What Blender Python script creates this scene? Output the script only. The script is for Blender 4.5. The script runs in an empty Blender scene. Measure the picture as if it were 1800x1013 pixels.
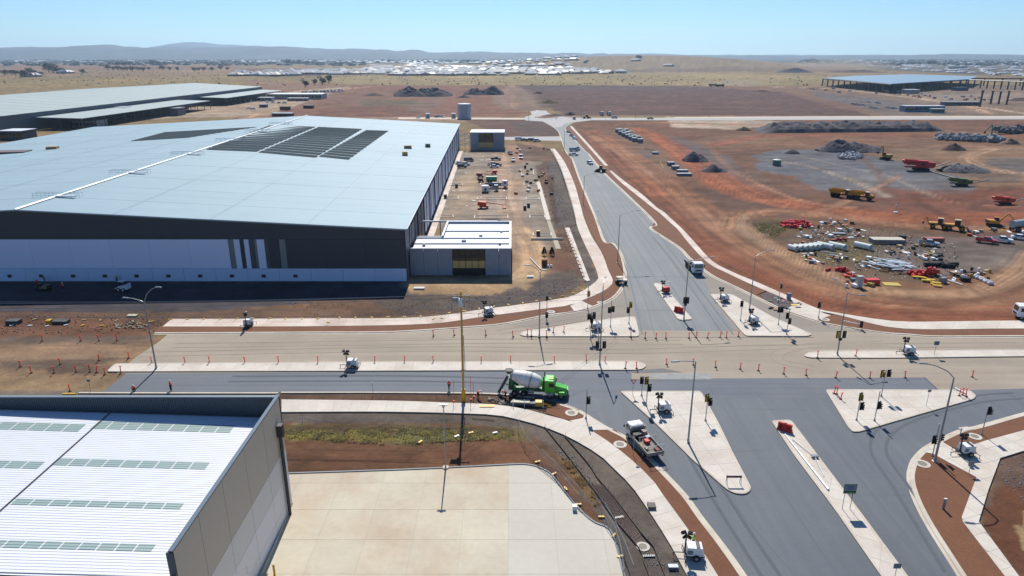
import bpy, math, random
import numpy as np
from mathutils import Vector, Matrix
R = math.radians
random.seed(7)
rng = np.random.default_rng(7)
S = bpy.context.scene
COL = S.collection
# ------------------------------------------------------------ camera
H = 50.0; F = 1200.0; PITCH = math.atan(409.5/1200)
CP, SP = math.cos(PITCH), math.sin(PITCH)
cam_d = bpy.data.cameras.new('camera'); cam = bpy.data.objects.new('camera', cam_d); COL.objects.link(cam)
cam.location = (0, 0, H); cam.rotation_euler = (math.pi/2-PITCH, 0, 0)
cam_d.sensor_width = 36; cam_d.lens = 36*F/1800; cam_d.clip_end = 60000; cam_d.clip_start = 0.5
S.camera = cam
# ------------------------------------------------------------ light
HAZE = 5.5e-5
SUN_EL = R(46); SUN_AZ = R(-2.0)     # azimuth measured from +Y towards +X
wd = bpy.data.worlds.new('World'); S.world = wd; wd.use_nodes = True
wn = wd.node_tree; bg = wn.nodes['Background']
sky = wn.nodes.new('ShaderNodeTexSky'); sky.sky_type = 'NISHITA'; sky.sun_disc = False
sky.sun_elevation = SUN_EL; sky.sun_rotation = SUN_AZ; sky.altitude = 100; sky.air_density = 1.0; sky.dust_density = 0.0; sky.ozone_density = 3.0
tint = wn.nodes.new('ShaderNodeVectorMath'); tint.operation = 'MULTIPLY'; tint.inputs[1].default_value = (0.67, 0.93, 1.24)
wn.links.new(sky.outputs[0], tint.inputs[0]); wn.links.new(tint.outputs[0], bg.inputs[0]); bg.inputs[1].default_value = 0.072
sl = bpy.data.lights.new('sun', 'SUN'); sl.energy = 5.0; sl.angle = R(0.5); sl.color = (1.0, 0.965, 0.90)
sun = bpy.data.objects.new('sun', sl); COL.objects.link(sun)
sd = Vector((math.sin(SUN_AZ)*math.cos(SUN_EL), math.cos(SUN_AZ)*math.cos(SUN_EL), math.sin(SUN_EL)))
sun.rotation_euler = sd.to_track_quat('Z', 'Y').to_euler()
S.view_settings.view_transform = 'Standard'; S.view_settings.look = 'None'
S.view_settings.exposure = 0.35; S.view_settings.gamma = 1; S.view_settings.use_curve_mapping = False

# ------------------------------------------------------------ helpers
def G(px, py, z=0.0):
    """point of the place at height z seen at pixel px,py of the photograph"""
    x = (px-900)/F; y = -(py-506.5)/F
    d = (x, CP+y*SP, -SP+y*CP); t = (z-H)/d[2]
    return (d[0]*t, d[1]*t)
def zat(px, Y, py):
    """height at which a plumb line standing at depth Y reaches pixel row py"""
    lo, hi = 0.0, 900.0
    for _ in range(48):
        m = (lo+hi)/2; zc = Y*CP-(m-H)*SP;
        if zc <= 1: hi = m; continue
        yc = Y*SP+(m-H)*CP
        if 506.5-F*yc/zc > py: lo = m
        else: hi = m
    return lo
def hgt(px, py, top): return zat(px, G(px, py)[1], top)
def lin(c):
    c = c/255.0
    return c/12.92 if c <= 0.04045 else ((c+0.055)/1.055)**2.4
K = 0.60
def C(r, g, b, k=None):
    k = K if k is None else k
    return (lin(r)*k, lin(g)*k, lin(b)*k)
class MB:
    def __init__(s): s.v = []; s.f = []
    def add(s, vs, fs):
        n = len(s.v); s.v += [tuple(p) for p in vs]; s.f += [tuple(i+n for i in f) for f in fs]; return s
    def box(s, c, d, rz=0, top=(1, 1), rx=0, ry=0, sh=(0, 0)):
        x, y, z = d[0]/2, d[1]/2, d[2]/2
        m = Matrix.Rotation(rz, 3, 'Z') @ Matrix.Rotation(ry, 3, 'Y') @ Matrix.Rotation(rx, 3, 'X')
        vs = []
        for k, (a, b) in ((-1, (1, 1)), (1, top)):
            o = sh if k > 0 else (0, 0)
            for (i, j) in ((-1, -1), (1, -1), (1, 1), (-1, 1)):
                p = m @ Vector((i*x*a+o[0], j*y*b+o[1], k*z)); vs.append((p.x+c[0], p.y+c[1], p.z+c[2]))
        return s.add(vs, [(3, 2, 1, 0), (4, 5, 6, 7), (0, 1, 5, 4), (1, 2, 6, 5), (2, 3, 7, 6), (3, 0, 4, 7)])
    def bb(s, x0, x1, y0, y1, z0, z1): return s.box(((x0+x1)/2, (y0+y1)/2, (z0+z1)/2), (x1-x0, y1-y0, z1-z0))
    def tube(s, p0, p1, r0, r1=None, n=8, cap=True):
        r1 = r0 if r1 is None else r1
        a = Vector(p0); b = Vector(p1); d = (b-a)
        if d.length < 1e-6: return s
        q = d.to_track_quat('Z', 'Y'); vs = []
        for (o, r) in ((a, r0), (b, r1)):
            for i in range(n):
                t = 2*math.pi*i/n; p = o + q @ Vector((r*math.cos(t), r*math.sin(t), 0)); vs.append(tuple(p))
        fs = [(i, (i+1) % n, n+(i+1) % n, n+i) for i in range(n)]
        if cap: fs += [tuple(range(n-1, -1, -1)), tuple(range(n, 2*n))]
        return s.add(vs, fs)
    def path(s, pts, r, n=6):
        for a, b in zip(pts, pts[1:]): s.tube(a, b, r, r, n)
        return s
    def prism(s, pts, z0, z1):
        n = len(pts); ar = sum(pts[i][0]*pts[(i+1) % n][1]-pts[(i+1) % n][0]*pts[i][1] for i in range(n))
        if ar < 0: pts = pts[::-1]
        vs = [(p[0], p[1], z0) for p in pts]+[(p[0], p[1], z1) for p in pts]
        fs = [tuple(range(n-1, -1, -1)), tuple(range(n, 2*n))]+[(i, (i+1) % n, n+(i+1) % n, n+i) for i in range(n)]
        return s.add(vs, fs)
    def side(s, prof, y0, y1, inset=0, zin=None):
        """profile (x,z) extruded across y; points above zin are drawn in by inset"""
        n = len(prof); vs = []
        for (y, sg) in ((y0, 1), (y1, -1)):
            for (x, z) in prof: vs.append((x, y+(sg*inset if zin is not None and z > zin else 0), z))
        return s.add(vs, [tuple(range(n)), tuple(range(2*n-1, n-1, -1))]+[(i, n+i, n+(i+1) % n, (i+1) % n) for i in range(n)])
    def lathe(s, prof, c=(0, 0, 0), axis=(0, 0, 1), n=12):
        q = Vector(axis).normalized().to_track_quat('Z', 'Y'); vs = []; o = Vector(c)
        for (r, h) in prof:
            for i in range(n):
                t = 2*math.pi*i/n; vs.append(tuple(o+q @ Vector((r*math.cos(t), r*math.sin(t), h))))
        fs = []
        for k in range(len(prof)-1):
            for i in range(n): fs.append((k*n+i, k*n+(i+1) % n, (k+1)*n+(i+1) % n, (k+1)*n+i))
        fs += [tuple(range(n-1, -1, -1)), tuple(range((len(prof)-1)*n, len(prof)*n))]
        return s.add(vs, fs)
    def mesh(s, name):
        me = bpy.data.meshes.new(name); me.from_pydata(s.v, [], s.f); me.update(); return me
    def build(s, name, mat, parent=None, smooth=False, loc=None):
        me = s.mesh(name)
        if mat: me.materials.append(mat)
        if smooth: me.polygons.foreach_set('use_smooth', [True]*len(me.polygons))
        o = bpy.data.objects.new(name, me); COL.objects.link(o)
        if parent: o.parent = parent
        if loc: o.location = loc
        return o
def B(c, d, **k): return MB().box(c, d, **k)
def T(*a, **k): return MB().tube(*a, **k)
def tag(o, label=None, cat=None, group=None, kind=None):
    if label: o['label'] = label
    if cat: o['category'] = cat
    if group: o['group'] = group
    if kind: o['kind'] = kind
    return o
def empty(name, label, cat, loc=(0, 0, 0), rz=0, group=None):
    o = bpy.data.objects.new(name, None); COL.objects.link(o); o.location = loc; o.rotation_euler = (0, 0, rz)
    o.empty_display_size = 0.1
    return tag(o, label, cat, group)
def clone(root, loc=None, rz=None, label=None, group=None, parent=None, scale=None):
    c = root.copy(); COL.objects.link(c)
    if parent: c.parent = parent
    for ch in list(root.children): clone(ch, parent=c)
    if loc is not None: c.location = loc
    if rz is not None: c.rotation_euler = (0, 0, rz)
    if scale: c.scale = scale
    if label: c['label'] = label
    if group: c['group'] = group
    return c
class Kind:
    """one prototype of a kind; the first placing moves it, later ones copy it"""
    def __init__(s, fn): s.fn = fn; s.root = None; s.used = False
    def put(s, loc, rz, label, group=None, scale=None):
        if s.root is None: s.root = s.fn()
        if not s.used:
            s.used = True; o = s.root; o.location = loc; o.rotation_euler = (0, 0, rz)
            if scale: o.scale = scale
            o['label'] = label
            if group: o['group'] = group
            return o
        c = clone(s.root, loc, rz, label, group, scale=scale)
        if not group and 'group' in c: del c['group']
        return c
# ------------------------------------------------------------ materials
MATS = {}
def M(name, col, rough=0.7, metal=0.0, var=0.0, scale=3.0, bump=0.0, rnd=0.0, streak=None, spec=0.4, var2=0.0, scale2=0.1, dirt=None, dirt_amt=0.0, dirt_scale=0.2):
    if name in MATS: return MATS[name]
    m = bpy.data.materials.new(name); MATS[name] = m; m.use_nodes = True
    nt = m.node_tree; N = nt.nodes; L = nt.links; b = N['Principled BSDF']
    b.inputs['Roughness'].default_value = rough; b.inputs['Metallic'].default_value = metal
    b.inputs['Specular IOR Level'].default_value = spec
    rgb = N.new('ShaderNodeRGB'); rgb.outputs[0].default_value = (*col, 1); cur = rgb.outputs[0]
    geo = N.new('ShaderNodeNewGeometry')
    def noise(sc, detail=5, vec=None, rough=0.6):
        n = N.new('ShaderNodeTexNoise'); n.inputs['Scale'].default_value = sc; n.inputs['Detail'].default_value = detail
        n.inputs['Roughness'].default_value = rough
        L.new(vec or geo.outputs['Position'], n.inputs['Vector']); return n.outputs['Fac']
    def mul(cur, fac, amt):
        mr = N.new('ShaderNodeMapRange'); mr.inputs[1].default_value = 0.3; mr.inputs[2].default_value = 0.7
        mr.inputs[3].default_value = 1-amt; mr.inputs[4].default_value = 1+amt; mr.clamp = False
        L.new(fac, mr.inputs[0]); v = N.new('ShaderNodeVectorMath'); v.operation = 'SCALE'
        L.new(cur, v.inputs[0]); L.new(mr.outputs[0], v.inputs['Scale']); return v.outputs[0]
    if dirt:
        mx = N.new('ShaderNodeMix'); mx.data_type = 'RGBA'; mr = N.new('ShaderNodeMapRange')
        mr.inputs[1].default_value = 0.42; mr.inputs[2].default_value = 0.72; mr.inputs[4].default_value = dirt_amt
        L.new(noise(dirt_scale, 6), mr.inputs[0]); L.new(mr.outputs[0], mx.inputs[0]); L.new(cur, mx.inputs[6])
        mx.inputs[7].default_value = (*dirt, 1); cur = mx.outputs[2]
    if var: cur = mul(cur, noise(scale), var)
    if var2: cur = mul(cur, noise(scale2), var2)
    if streak:
        mp = N.new('ShaderNodeMapping'); mp.inputs['Rotation'].default_value = (0, 0, streak[0]); mp.inputs['Scale'].default_value = (streak[1], streak[2], 1)
        L.new(geo.outputs['Position'], mp.inputs[0]); cur = mul(cur, noise(1.0, 4, mp.outputs[0]), streak[3])
    if rnd:
        oi = N.new('ShaderNodeObjectInfo'); mr = N.new('ShaderNodeMapRange'); mr.inputs[3].default_value = 1-rnd; mr.inputs[4].default_value = 1+rnd
        L.new(oi.outputs['Random'], mr.inputs[0]); v = N.new('ShaderNodeVectorMath'); v.operation = 'SCALE'
        L.new(cur, v.inputs[0]); L.new(mr.outputs[0], v.inputs['Scale']); cur = v.outputs[0]
    L.new(cur, b.inputs['Base Color'])
    if bump:
        bp = N.new('ShaderNodeBump'); bp.inputs['Strength'].default_value = 1; bp.inputs['Distance'].default_value = bump
        L.new(noise(scale, 6), bp.inputs['Height']); L.new(bp.outputs[0], b.inputs['Normal'])
    return m
concrete = M('concrete', C(230, 220, 205, .66), 0.85, var=0.05, scale=1.7, rnd=0.05, var2=0.06, scale2=0.25, dirt=C(196, 168, 138), dirt_amt=0.4, dirt_scale=0.16)
joint_m = M('joint_fill', C(196, 188, 172, .6), .9)
concrete_pink = M('footpath_concrete', C(236, 220, 204, .66), 0.85, var=0.05, scale=2.5, rnd=0.05, var2=0.07, scale2=0.3, dirt=C(176, 128, 92), dirt_amt=0.5, dirt_scale=0.11)
kerb_m = M('kerb_concrete', C(228, 216, 196, .65), 0.85, var=0.07, scale=1.3, dirt=C(170, 132, 100), dirt_amt=0.35, dirt_scale=0.2)
yard_tan = M('yard_concrete_tan', C(220, 209, 184, .64), 0.8, var=0.04, scale=1.2, rnd=0.03, var2=0.06, scale2=0.15, dirt=C(196, 154, 116), dirt_amt=0.55, dirt_scale=0.09)
yard_pale = M('yard_concrete_pale', C(220, 213, 197, .64), 0.8, var=0.035, scale=1.2, rnd=0.03, var2=0.05, scale2=0.2, dirt=C(196, 178, 150), dirt_amt=0.35, dirt_scale=0.1)
asphalt = M('asphalt', C(112, 118, 127), 0.8, var=0.05, scale=2.5, var2=0.09, scale2=0.09, streak=(R(0), 0.02, 0.9, 0.12), dirt=C(140, 136, 130), dirt_amt=0.3, dirt_scale=0.05)
asphalt_n = M('asphalt_worn', C(137, 141, 141), 0.8, var=0.04, scale=2.0, var2=0.06, scale2=0.08, streak=(R(12), 0.9, 0.012, 0.13), dirt=C(158, 152, 144), dirt_amt=0.35, dirt_scale=0.04)
asphalt_s = M('asphalt_fresh', C(106, 112, 119), 0.75, var=0.05, scale=2.0, var2=0.07, scale2=0.06, streak=(R(-30), 0.8, 0.02, 0.10), dirt=C(128, 128, 128), dirt_amt=0.3, dirt_scale=0.07)
asphalt_m = M('asphalt_cut_patch', C(122, 120, 118), 0.8, var=0.06, scale=2.0, streak=(0, 0.03, 0.6, 0.05))
dusty = M('dusty_road', C(184, 169, 148, .61), 0.9, var=0.05, scale=2.0, var2=0.08, scale2=0.08, streak=(0, 0.02, 0.45, 0.10), dirt=C(160, 146, 132), dirt_amt=0.55, dirt_scale=0.05)
dusty_g = M('dusty_asphalt', C(164, 153, 139), 0.9, var=0.05, scale=2.0, var2=0.07, scale2=0.1, streak=(0.2, 0.05, 0.4, 0.06))
mulch = M('mulch', C(134, 88, 60), 0.95, var=0.16, scale=5, bump=0.05, var2=0.1, scale2=0.3)
white = M('white_paint', C(236, 238, 240, 0.8), 0.35, var=0.03)
whitem = M('white_metal', C(236, 240, 242, 0.75), 0.4)
galv = M('galvanised_steel', C(190, 192, 190), 0.45, metal=0.25, var=0.05)
dark = M('dark_grey', C(52, 54, 58), 0.5)
black = M('black_plastic', C(26, 27, 30), 0.5)
rubber = M('rubber', C(36, 36, 38), 0.85)
glass = M('dark_glass', C(34, 42, 52), 0.06, spec=0.8)
orange = M('hi_vis_orange', C(255, 96, 40, 1.0), 0.6)
red = M('red_plastic', C(214, 50, 44, 0.75), 0.5, rnd=0.12)
yellow = M('yellow_paint', C(228, 178, 40, 0.75), 0.45, var=0.05)
hwgrn = M('hi_vis_green', C(170, 220, 60, 0.75), 0.6)
timber = M('timber', C(205, 170, 120), 0.8, var=0.1, rnd=0.15)
brownpole = M('weathered_timber', C(214, 172, 96, .9), 0.85, var=0.12, scale=2)
steel_d = M('dark_steel', C(62, 60, 66), 0.5, metal=0.3)
skin_m = M('skin', C(190, 140, 110), 0.6)
navy = M('navy_cloth', C(38, 42, 58), 0.9)
silver = M('silver_grey', C(165, 172, 178), 0.4, metal=0.3)
def paint(name, *rgb): return M(name, C(*rgb, 0.75), 0.3, spec=0.5)
ORD = ['first', 'second', 'third', 'fourth', 'fifth', 'sixth', 'seventh', 'eighth', 'ninth', 'tenth', 'eleventh', 'twelfth', 'thirteenth', 'fourteenth', 'fifteenth', 'sixteenth', 'seventeenth', 'eighteenth', 'nineteenth', 'twentieth', 'twenty-first', 'twenty-second', 'twenty-third', 'twenty-fourth', 'twenty-fifth', 'twenty-sixth', 'twenty-seventh', 'twenty-eighth', 'twenty-ninth', 'thirtieth']
ORD += [t+'-'+o for t in ('thirty', 'forty', 'fifty', 'sixty') for o in ORD[:9]]
# ------------------------------------------------------------ numpy noise and ground painting
def vnoise(x, y, seed=0):
    xi = np.floor(x).astype(np.int64); yi = np.floor(y).astype(np.int64); xf = x-xi; yf = y-yi
    def h(a, b):
        n = (a*374761393+b*668265263+seed*1274126177) & 0xffffffff
        n = ((n ^ (n >> 13))*1274126177) & 0xffffffff
        return ((n ^ (n >> 16)) & 0xffff)/65535.0
    u = xf*xf*(3-2*xf); v = yf*yf*(3-2*yf)
    return (h(xi, yi)*(1-u)+h(xi+1, yi)*u)*(1-v)+(h(xi, yi+1)*(1-u)+h(xi+1, yi+1)*u)*v
def fbm(x, y, seed=0, o=4):
    t = 0; a = 0.5
    for i in range(o): t = t+a*vnoise(x*2**i, y*2**i, seed+i*17); a *= 0.5
    return t/(1-0.5**o)
def polydist(X, Y, P):
    """signed distance, positive inside"""
    n = len(P); d = np.full(X.shape, 1e9); ins = np.zeros(X.shape, bool)
    for i in range(n):
        ax, ay = P[i]; bx, by = P[(i+1) % n]; ex, ey = bx-ax, by-ay; wx, wy = X-ax, Y-ay
        t = np.clip((wx*ex+wy*ey)/(ex*ex+ey*ey+1e-9), 0, 1); d = np.minimum(d, (wx-ex*t)**2+(wy-ey*t)**2)
        c = ((ay > Y) != (by > Y)) & (X < ex*(Y-ay)/((ey if abs(ey) > 1e-9 else 1e-9))+ax); ins ^= c
    d = np.sqrt(d); return np.where(ins, d, -d)
def linedist(X, Y, P):
    d = np.full(X.shape, 1e9); sg = np.zeros(X.shape)
    for (ax, ay), (bx, by) in zip(P, P[1:]):
        ex, ey = bx-ax, by-ay; wx, wy = X-ax, Y-ay
        t = np.clip((wx*ex+wy*ey)/(ex*ex+ey*ey+1e-9), 0, 1); q = np.sqrt((wx-ex*t)**2+(wy-ey*t)**2)
        s = np.where(ex*wy-ey*wx > 0, 1, -1); m = q < d; d = np.where(m, q, d); sg = np.where(m, s, sg)
    return d, d*sg
def catmull(P, k=5, closed=False):
    P = [tuple(p) for p in P]; n = len(P)
    if n < 3: return P
    out = []
    for i in range(n-1 if not closed else n):
        p0 = P[i-1] if (i > 0 or closed) else P[0]; p1 = P[i]; p2 = P[(i+1) % n]; p3 = P[(i+2) % n] if (i+2 < n or closed) else P[-1]
        for j in range(k):
            t = j/k; out.append(tuple(0.5*((2*p1[a])+(-p0[a]+p2[a])*t+(2*p0[a]-5*p1[a]+4*p2[a]-p3[a])*t*t+(-p0[a]+3*p1[a]-3*p2[a]+p3[a])*t**3) for a in (0, 1)))
    if not closed: out.append(P[-1])
    return out
def W(P, z=0): return [G(x, y, z) for x, y in P]
# ------------------------------------------------------------ ground
# colour patches of the soil: (outline in photo pixels, colour, feather m, opacity, edge wander m)
PATCH = [
 ([(-900,101.2),(2700,101.2),(2700,112),(-900,112)], (88,94,90), 300, 0.95, 100),
 ([(-900,112),(640,112),(640,114),(-900,114)], (100,92,80), 60, 0.8, 30),
 ([(1420,108),(2700,108),(2700,131),(1700,131),(1560,124)], (118,116,112), 60, 0.85, 40),
 ([(-900,112),(420,112),(420,124),(-900,124)], (158,122,100), 60, 0.8, 30),
 ([(-900,122),(600,122),(600,134),(-900,136)], (166,138,104), 40, 0.8, 30),
 ([(-900,134),(640,134),(600,152),(-900,160)], (170,148,98), 30, 0.9, 20),
 ([(430,120),(900,121),(1000,131),(560,133),(400,128)], (132,96,86), 40, 0.7, 20),
 ([(430,128),(1140,124),(1160,133),(430,134)], (128,112,104), 20, 0.8, 10),
 ([(560,132),(1110,128),(1460,133),(1450,149),(900,151),(600,150)], (182,162,112), 15, 0.95, 8),
 ([(1180,112),(1500,114),(1500,126),(1120,126)], (140,112,96), 30, 0.7, 30),
 ([(1000,112),(1420,110),(1460,120),(1000,124)], (176,152,112), 60, 0.8, 30),
 ([(560,149),(900,150),(930,204),(420,210),(460,170)], (158,112,90), 12, 1, 8),
 ([(430,140),(620,150),(560,185),(420,205),(340,208),(350,190),(430,160)], (166,130,106), 12, 0.9, 6),
 ([(600,158),(720,162),(760,190),(640,196),(560,186)], (148,118,94), 14, 0.6, 8),
 ([(560,190),(700,186),(760,204),(540,208)], (140,98,80), 8, 0.8, 6),
 ([(620,178),(720,176),(760,183),(640,186)], (118,110,82), 4, 0.7, 5),
 ([(725,180),(780,160),(800,164),(760,196),(715,200)], (150,124,112), 6, 0.7, 4),
 ([(870,158),(905,152),(940,152),(962,186),(948,196),(880,192),(862,176)], (160,134,116), 6, 0.95, 3),
 ([(905,150),(1250,151),(1380,163),(1505,186),(1530,204),(990,203),(962,182),(935,160)], (118,88,82), 6, 1, 4),
 ([(905,150),(1250,151),(1300,158),(950,160)], (116,100,98), 10, 0.7, 5),
 ([(1200,151),(1440,153),(1600,170),(1560,205),(1525,202),(1370,162)], (150,118,98), 8, 0.9, 5),
 ([(1420,160),(1640,182),(1720,202),(1560,203),(1500,186),(1440,172)], (132,124,122), 5, 0.9, 3),
 ([(1440,150),(2300,150),(2300,205),(1700,205),(1560,176)], (156,134,116), 10, 0.9, 5),
 ([(1600,165),(1800,163),(1800,178),(1640,180)], (176,160,146), 5, 0.7, 4),
 ([(0,170),(0,208),(420,212),(640,206),(560,190),(480,205),(380,205),(440,182),(500,168),(430,168),(300,190),(100,200)], (214,192,166), 4, 0.0, 3),
 ([(440,176),(520,160),(620,152),(600,158),(470,204),(300,208),(180,215),(170,205),(320,192)], (212,190,162), 4, 0.9, 2),
 ([(420,206),(1010,205),(1010,214),(420,213)], (190,160,138), 2, 0.8, 1),
 ([(880,206),(985,208),(1000,235),(960,243),(890,240),(815,212)], (130,98,84), 3, 1, 2),
 ([(900,215),(980,212),(985,236),(920,238)], (112,98,92), 3, 0.7, 3),
 ([(1001,212),(2600,210),(2600,600),(1660,590),(1470,560),(1350,520),(1245,465),(1152,372),(1065,298)], (140,102,80), 3, 1, 1),
 ([(1170,205),(1360,213),(1400,216),(1290,228),(1180,224)], (222,204,180), 2.5, 0.9, 2),
 ([(1350,210),(2600,210),(2600,219),(1400,217)], (146,104,82), 2, 0.9, 1),
 ([(1400,236),(1640,232),(1800,230),(2500,230),(2500,300),(1800,300),(1640,296),(1560,300),(1520,270),(1400,262),(1240,262),(1260,240)], (160,122,94), 6, 0.8, 5),
 ([(1560,262),(1800,258),(2500,258),(2500,330),(1800,332),(1720,330),(1640,310),(1560,290)], (168,138,108), 6, 0.75, 4),
 ([(1050,232),(1120,226),(1140,250),(1220,290),(1215,318),(1150,300),(1080,262)], (150,122,100), 3, 0.9, 3),
 ([(1120,270),(1140,262),(1160,274),(1130,284)], (122,112,114), 3, 0.7, 3),
 ([(1170,238),(1215,248),(1290,280),(1300,300),(1330,330),(1290,330),(1225,290),(1180,262)], (126,118,120), 4, 0.85, 3),
 ([(1325,272),(1380,262),(1450,262),(1560,280),(1700,312),(1710,340),(1640,345),(1560,330),(1460,340),(1430,325),(1400,310),(1330,300)], (128,130,136), 4, 1, 4),
 ([(1470,300),(1540,296),(1600,320),(1500,326)], (140,140,142), 4, 0.8, 3),
 ([(1320,312),(1400,318),(1460,345),(1360,350),(1300,340)], (140,108,92), 4, 0.8, 4),
 ([(1700,305),(1800,300),(1800,318),(1740,325)], (120,112,108), 4, 0.6, 4),
 ([(1740,278),(1800,276),(2200,276),(2200,300),(1790,302),(1735,292)], (128,124,124), 4, 0.8, 3),
 ([(1540,330),(1800,335),(2300,335),(2300,380),(1800,378),(1560,372),(1480,350)], (146,96,78), 5, 0.7, 4),
 ([(1230,370),(1290,382),(1300,400),(1290,420),(1260,410),(1225,392)], (116,104,100), 3, 0.85, 2.5),
 ([(1268,392),(1310,384),(1330,392),(1290,412),(1270,410)], (118,110,112), 2, 0.6, 2),
 ([(1318,393),(1360,386),(1395,392),(1388,404),(1365,420),(1330,405)], (124,112,72), 1.5, 0.85, 1.5),
 ([(1322,392),(1392,388),(1385,393),(1330,396)], (84,64,60), 1, 0.8, 1),
 ([(1390,402),(1560,400),(1680,412),(1700,440),(1660,470),(1640,500),(1500,492),(1420,455),(1375,425)], (130,112,92), 2, 0.9, 2),
 ([(1440,424),(1545,420),(1560,452),(1470,462),(1400,446)], (140,130,92), 2, 0.7, 2),
 ([(1520,420),(1700,415),(1820,414),(2300,414),(2300,470),(1830,470),(1730,480),(1640,486),(1560,470),(1530,445)], (138,126,118), 3, 0.9, 2.5),
 ([(1640,438),(1800,436),(1800,470),(1700,478),(1640,460)], (146,136,126), 3, 0.7, 2.5),
 ([(1690,484),(1745,490),(1760,503),(1700,508),(1680,498)], (140,84,58), 1, 0.8, 1),
 ([(1060,250),(1090,246),(1110,262),(1160,300),(1140,300),(1085,268)], (126,112,104), 2, 0.7, 2),
 ([(1215,330),(1300,345),(1420,372),(1380,380),(1260,366),(1200,345)], (122,100,90), 3, 0.6, 3),
 ([(1430,345),(1560,348),(1640,356),(1560,366),(1460,362)], (124,92,80), 3, 0.6, 3),
 ([(1240,240),(1340,236),(1400,240),(1330,252),(1240,262),(1210,250)], (150,122,98), 4, 0.7, 4),
 ([(1560,500),(1700,512),(1800,505),(1800,530),(1600,540),(1480,520)], (152,124,102), 3, 0.6, 2.5),
 ([(1390,505),(1500,530),(1800,545),(1800,564),(1560,562),(1440,545)], (118,84,66), 2, 0.7, 1.5),
 ([(1290,300),(1340,300),(1350,345),(1300,350)], (136,116,104), 3, 0.6, 3),
 # west side
 ([(-500,505),(716,505),(735,520),(960,480),(1015,440),(1035,500),(960,535),(860,548),(560,566),(290,570),(200,600),(-500,600)], (142,112,92), 2, 1, 1),
 ([(-500,494),(722,494),(716,524),(560,530),(350,548),(-500,549)], (98,94,100), 0.8, 1, 0.5),  # dark apron gravel, with the warehouse's cast shadow painted into its colour
 ([(715,488),(905,486),(945,492),(905,510),(860,520),(720,520),(716,505)], (202,170,130), 0.8, 1, 0.5),
 ([(716,516),(860,520),(930,500),(1000,470),(1026,500),(960,528),(850,542),(690,552),(660,530)], (120,110,102), 1.2, 0.95, 1.2),
 ([(955,440),(1000,440),(1020,470),(1000,480),(960,470)], (128,90,76), 1.2, 0.8, 1.2),
 ([(905,440),(955,430),(945,462),(950,486),(925,510),(903,500)], (206,178,138), 1.5, 0.95, 1.2),
 ([(738,400),(804,266),(955,262),(972,345),(984,436),(905,450),(895,400)], (174,160,140), 1.0, 1, 0.5),
 ([(842,300),(905,266),(925,300),(912,400),(905,440),(897,390),(888,330)], (178,150,120), 1.5, 0.5, 1),
 ([(815,305),(840,300),(835,350),(800,390),(780,380)], (200,174,136), 2, 0.5, 1.5),
 ([(890,252),(955,252),(960,282),(905,286)], (190,150,125), 1, 0.8, 1),
 ([(908,252),(975,262),(982,300),(960,300),(950,284),(915,282)], (124,102,88), 1, 0.9, 1),
 ([(940,292),(966,288),(1005,395),(1036,500),(1010,470),(985,436),(968,380)], (132,104,86), 1, 0.9, 0.8),
 ([(962,284),(982,284),(1014,396),(1030,434),(1052,495),(1040,510),(1028,500),(1008,440),(996,398),(975,400),(968,330)], (122,116,112), 0.8, 0.95, 0.6),
 ([(960,310),(972,308),(982,390),(975,398)], (96,74,60), 0.5, 0.7, 0.5),
 ([(-500,598),(270,588),(240,628),(190,656),(205,660),(175,690),(-500,700)], (166,138,112), 1, 1, 0.6),
 ([(-500,560),(240,560),(280,580),(270,592),(-500,600)], (146,106,84), 1.2, 0.9, 1),
 ([(-500,596),(280,590),(262,606),(150,604),(0,606),(-500,606)], (122,112,106), 0.6, 0.7, 0.5),
 ([(-500,612),(220,606),(225,630),(-500,632)], (176,150,122), 1, 0.8, 0.6),
 ([(0,636),(120,632),(235,628),(160,642),(100,650),(0,646)], (112,98,88), 0.5, 0.75, 0.4),
 ([(90,648),(160,646),(185,656),(80,656)], (96,84,76), 0.4, 0.7, 0.4),
 ([(-500,662),(215,660),(180,688),(-500,686)], (186,160,124), 0.6, 0.8, 0.5),
 ([(-500,686),(480,688),(480,720),(-500,720)], (150,140,128), 0.5, 0.9, 0.3),
 # south-west of the junction
 ([(490,692),(900,690),(1000,712),(1000,745),(900,745),(490,745)], (124,100,84), 0.4, 1, 0.2),
 ([(490,745),(860,742),(960,760),(1010,800),(1060,900),(1100,1030),(1000,930),(930,830),(490,845)], (134,98,74), 0.5, 1, 0.4),
 ([(490,724),(830,726),(930,740),(1000,764),(1036,786),(1066,808),(1116,858),(1184,956),(1230,1050),(1100,1060),(1078,960),(1040,890),(975,810),(910,756),(820,744),(490,742)], (122,114,106), 0.4, 1, 0.3),
 ([(500,748),(640,744),(800,750),(930,752),(920,772),(820,774),(700,782),(600,776),(505,768)], (128,116,78), 0.7, 0.85, 0.8),
 ([(505,752),(640,748),(900,752),(910,758),(720,762),(510,758)], (96,78,60), 0.4, 0.75, 0.5),
 ([(505,762),(760,768),(720,778),(505,772)], (170,160,84), 0.4, 0.55, 0.5),
 ([(700,754),(790,756),(800,772),(705,776)], (136,140,92), 0.4, 0.7, 0.5),
 ([(932,765),(960,778),(1030,850),(1060,895),(1035,880),(985,822),(930,780)], (120,92,66), 0.4, 0.8, 0.4),
 ([(980,800),(1000,812),(1052,885),(1042,888)], (162,128,70), 0.3, 0.6, 0.4),
 ([(1090,960),(1150,940),(1215,1030),(1120,1040)], (112,104,98), 0.4, 0.7, 0.4),
 ([(880,706),(985,716),(1005,730),(985,742),(905,726)], (124,112,100), 0.3, 0.9, 0.3),
 # south-east
 ([(1756,806),(1805,790),(2300,700),(2300,1100),(1830,1100),(1790,1013),(1720,920)], (132,110,98), 0.4, 1, 0.3),
 ([(1757,850),(1800,858),(1830,1013),(1795,1013),(1722,921)], (132,90,66), 0.6, 0.95, 0.5),
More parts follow.
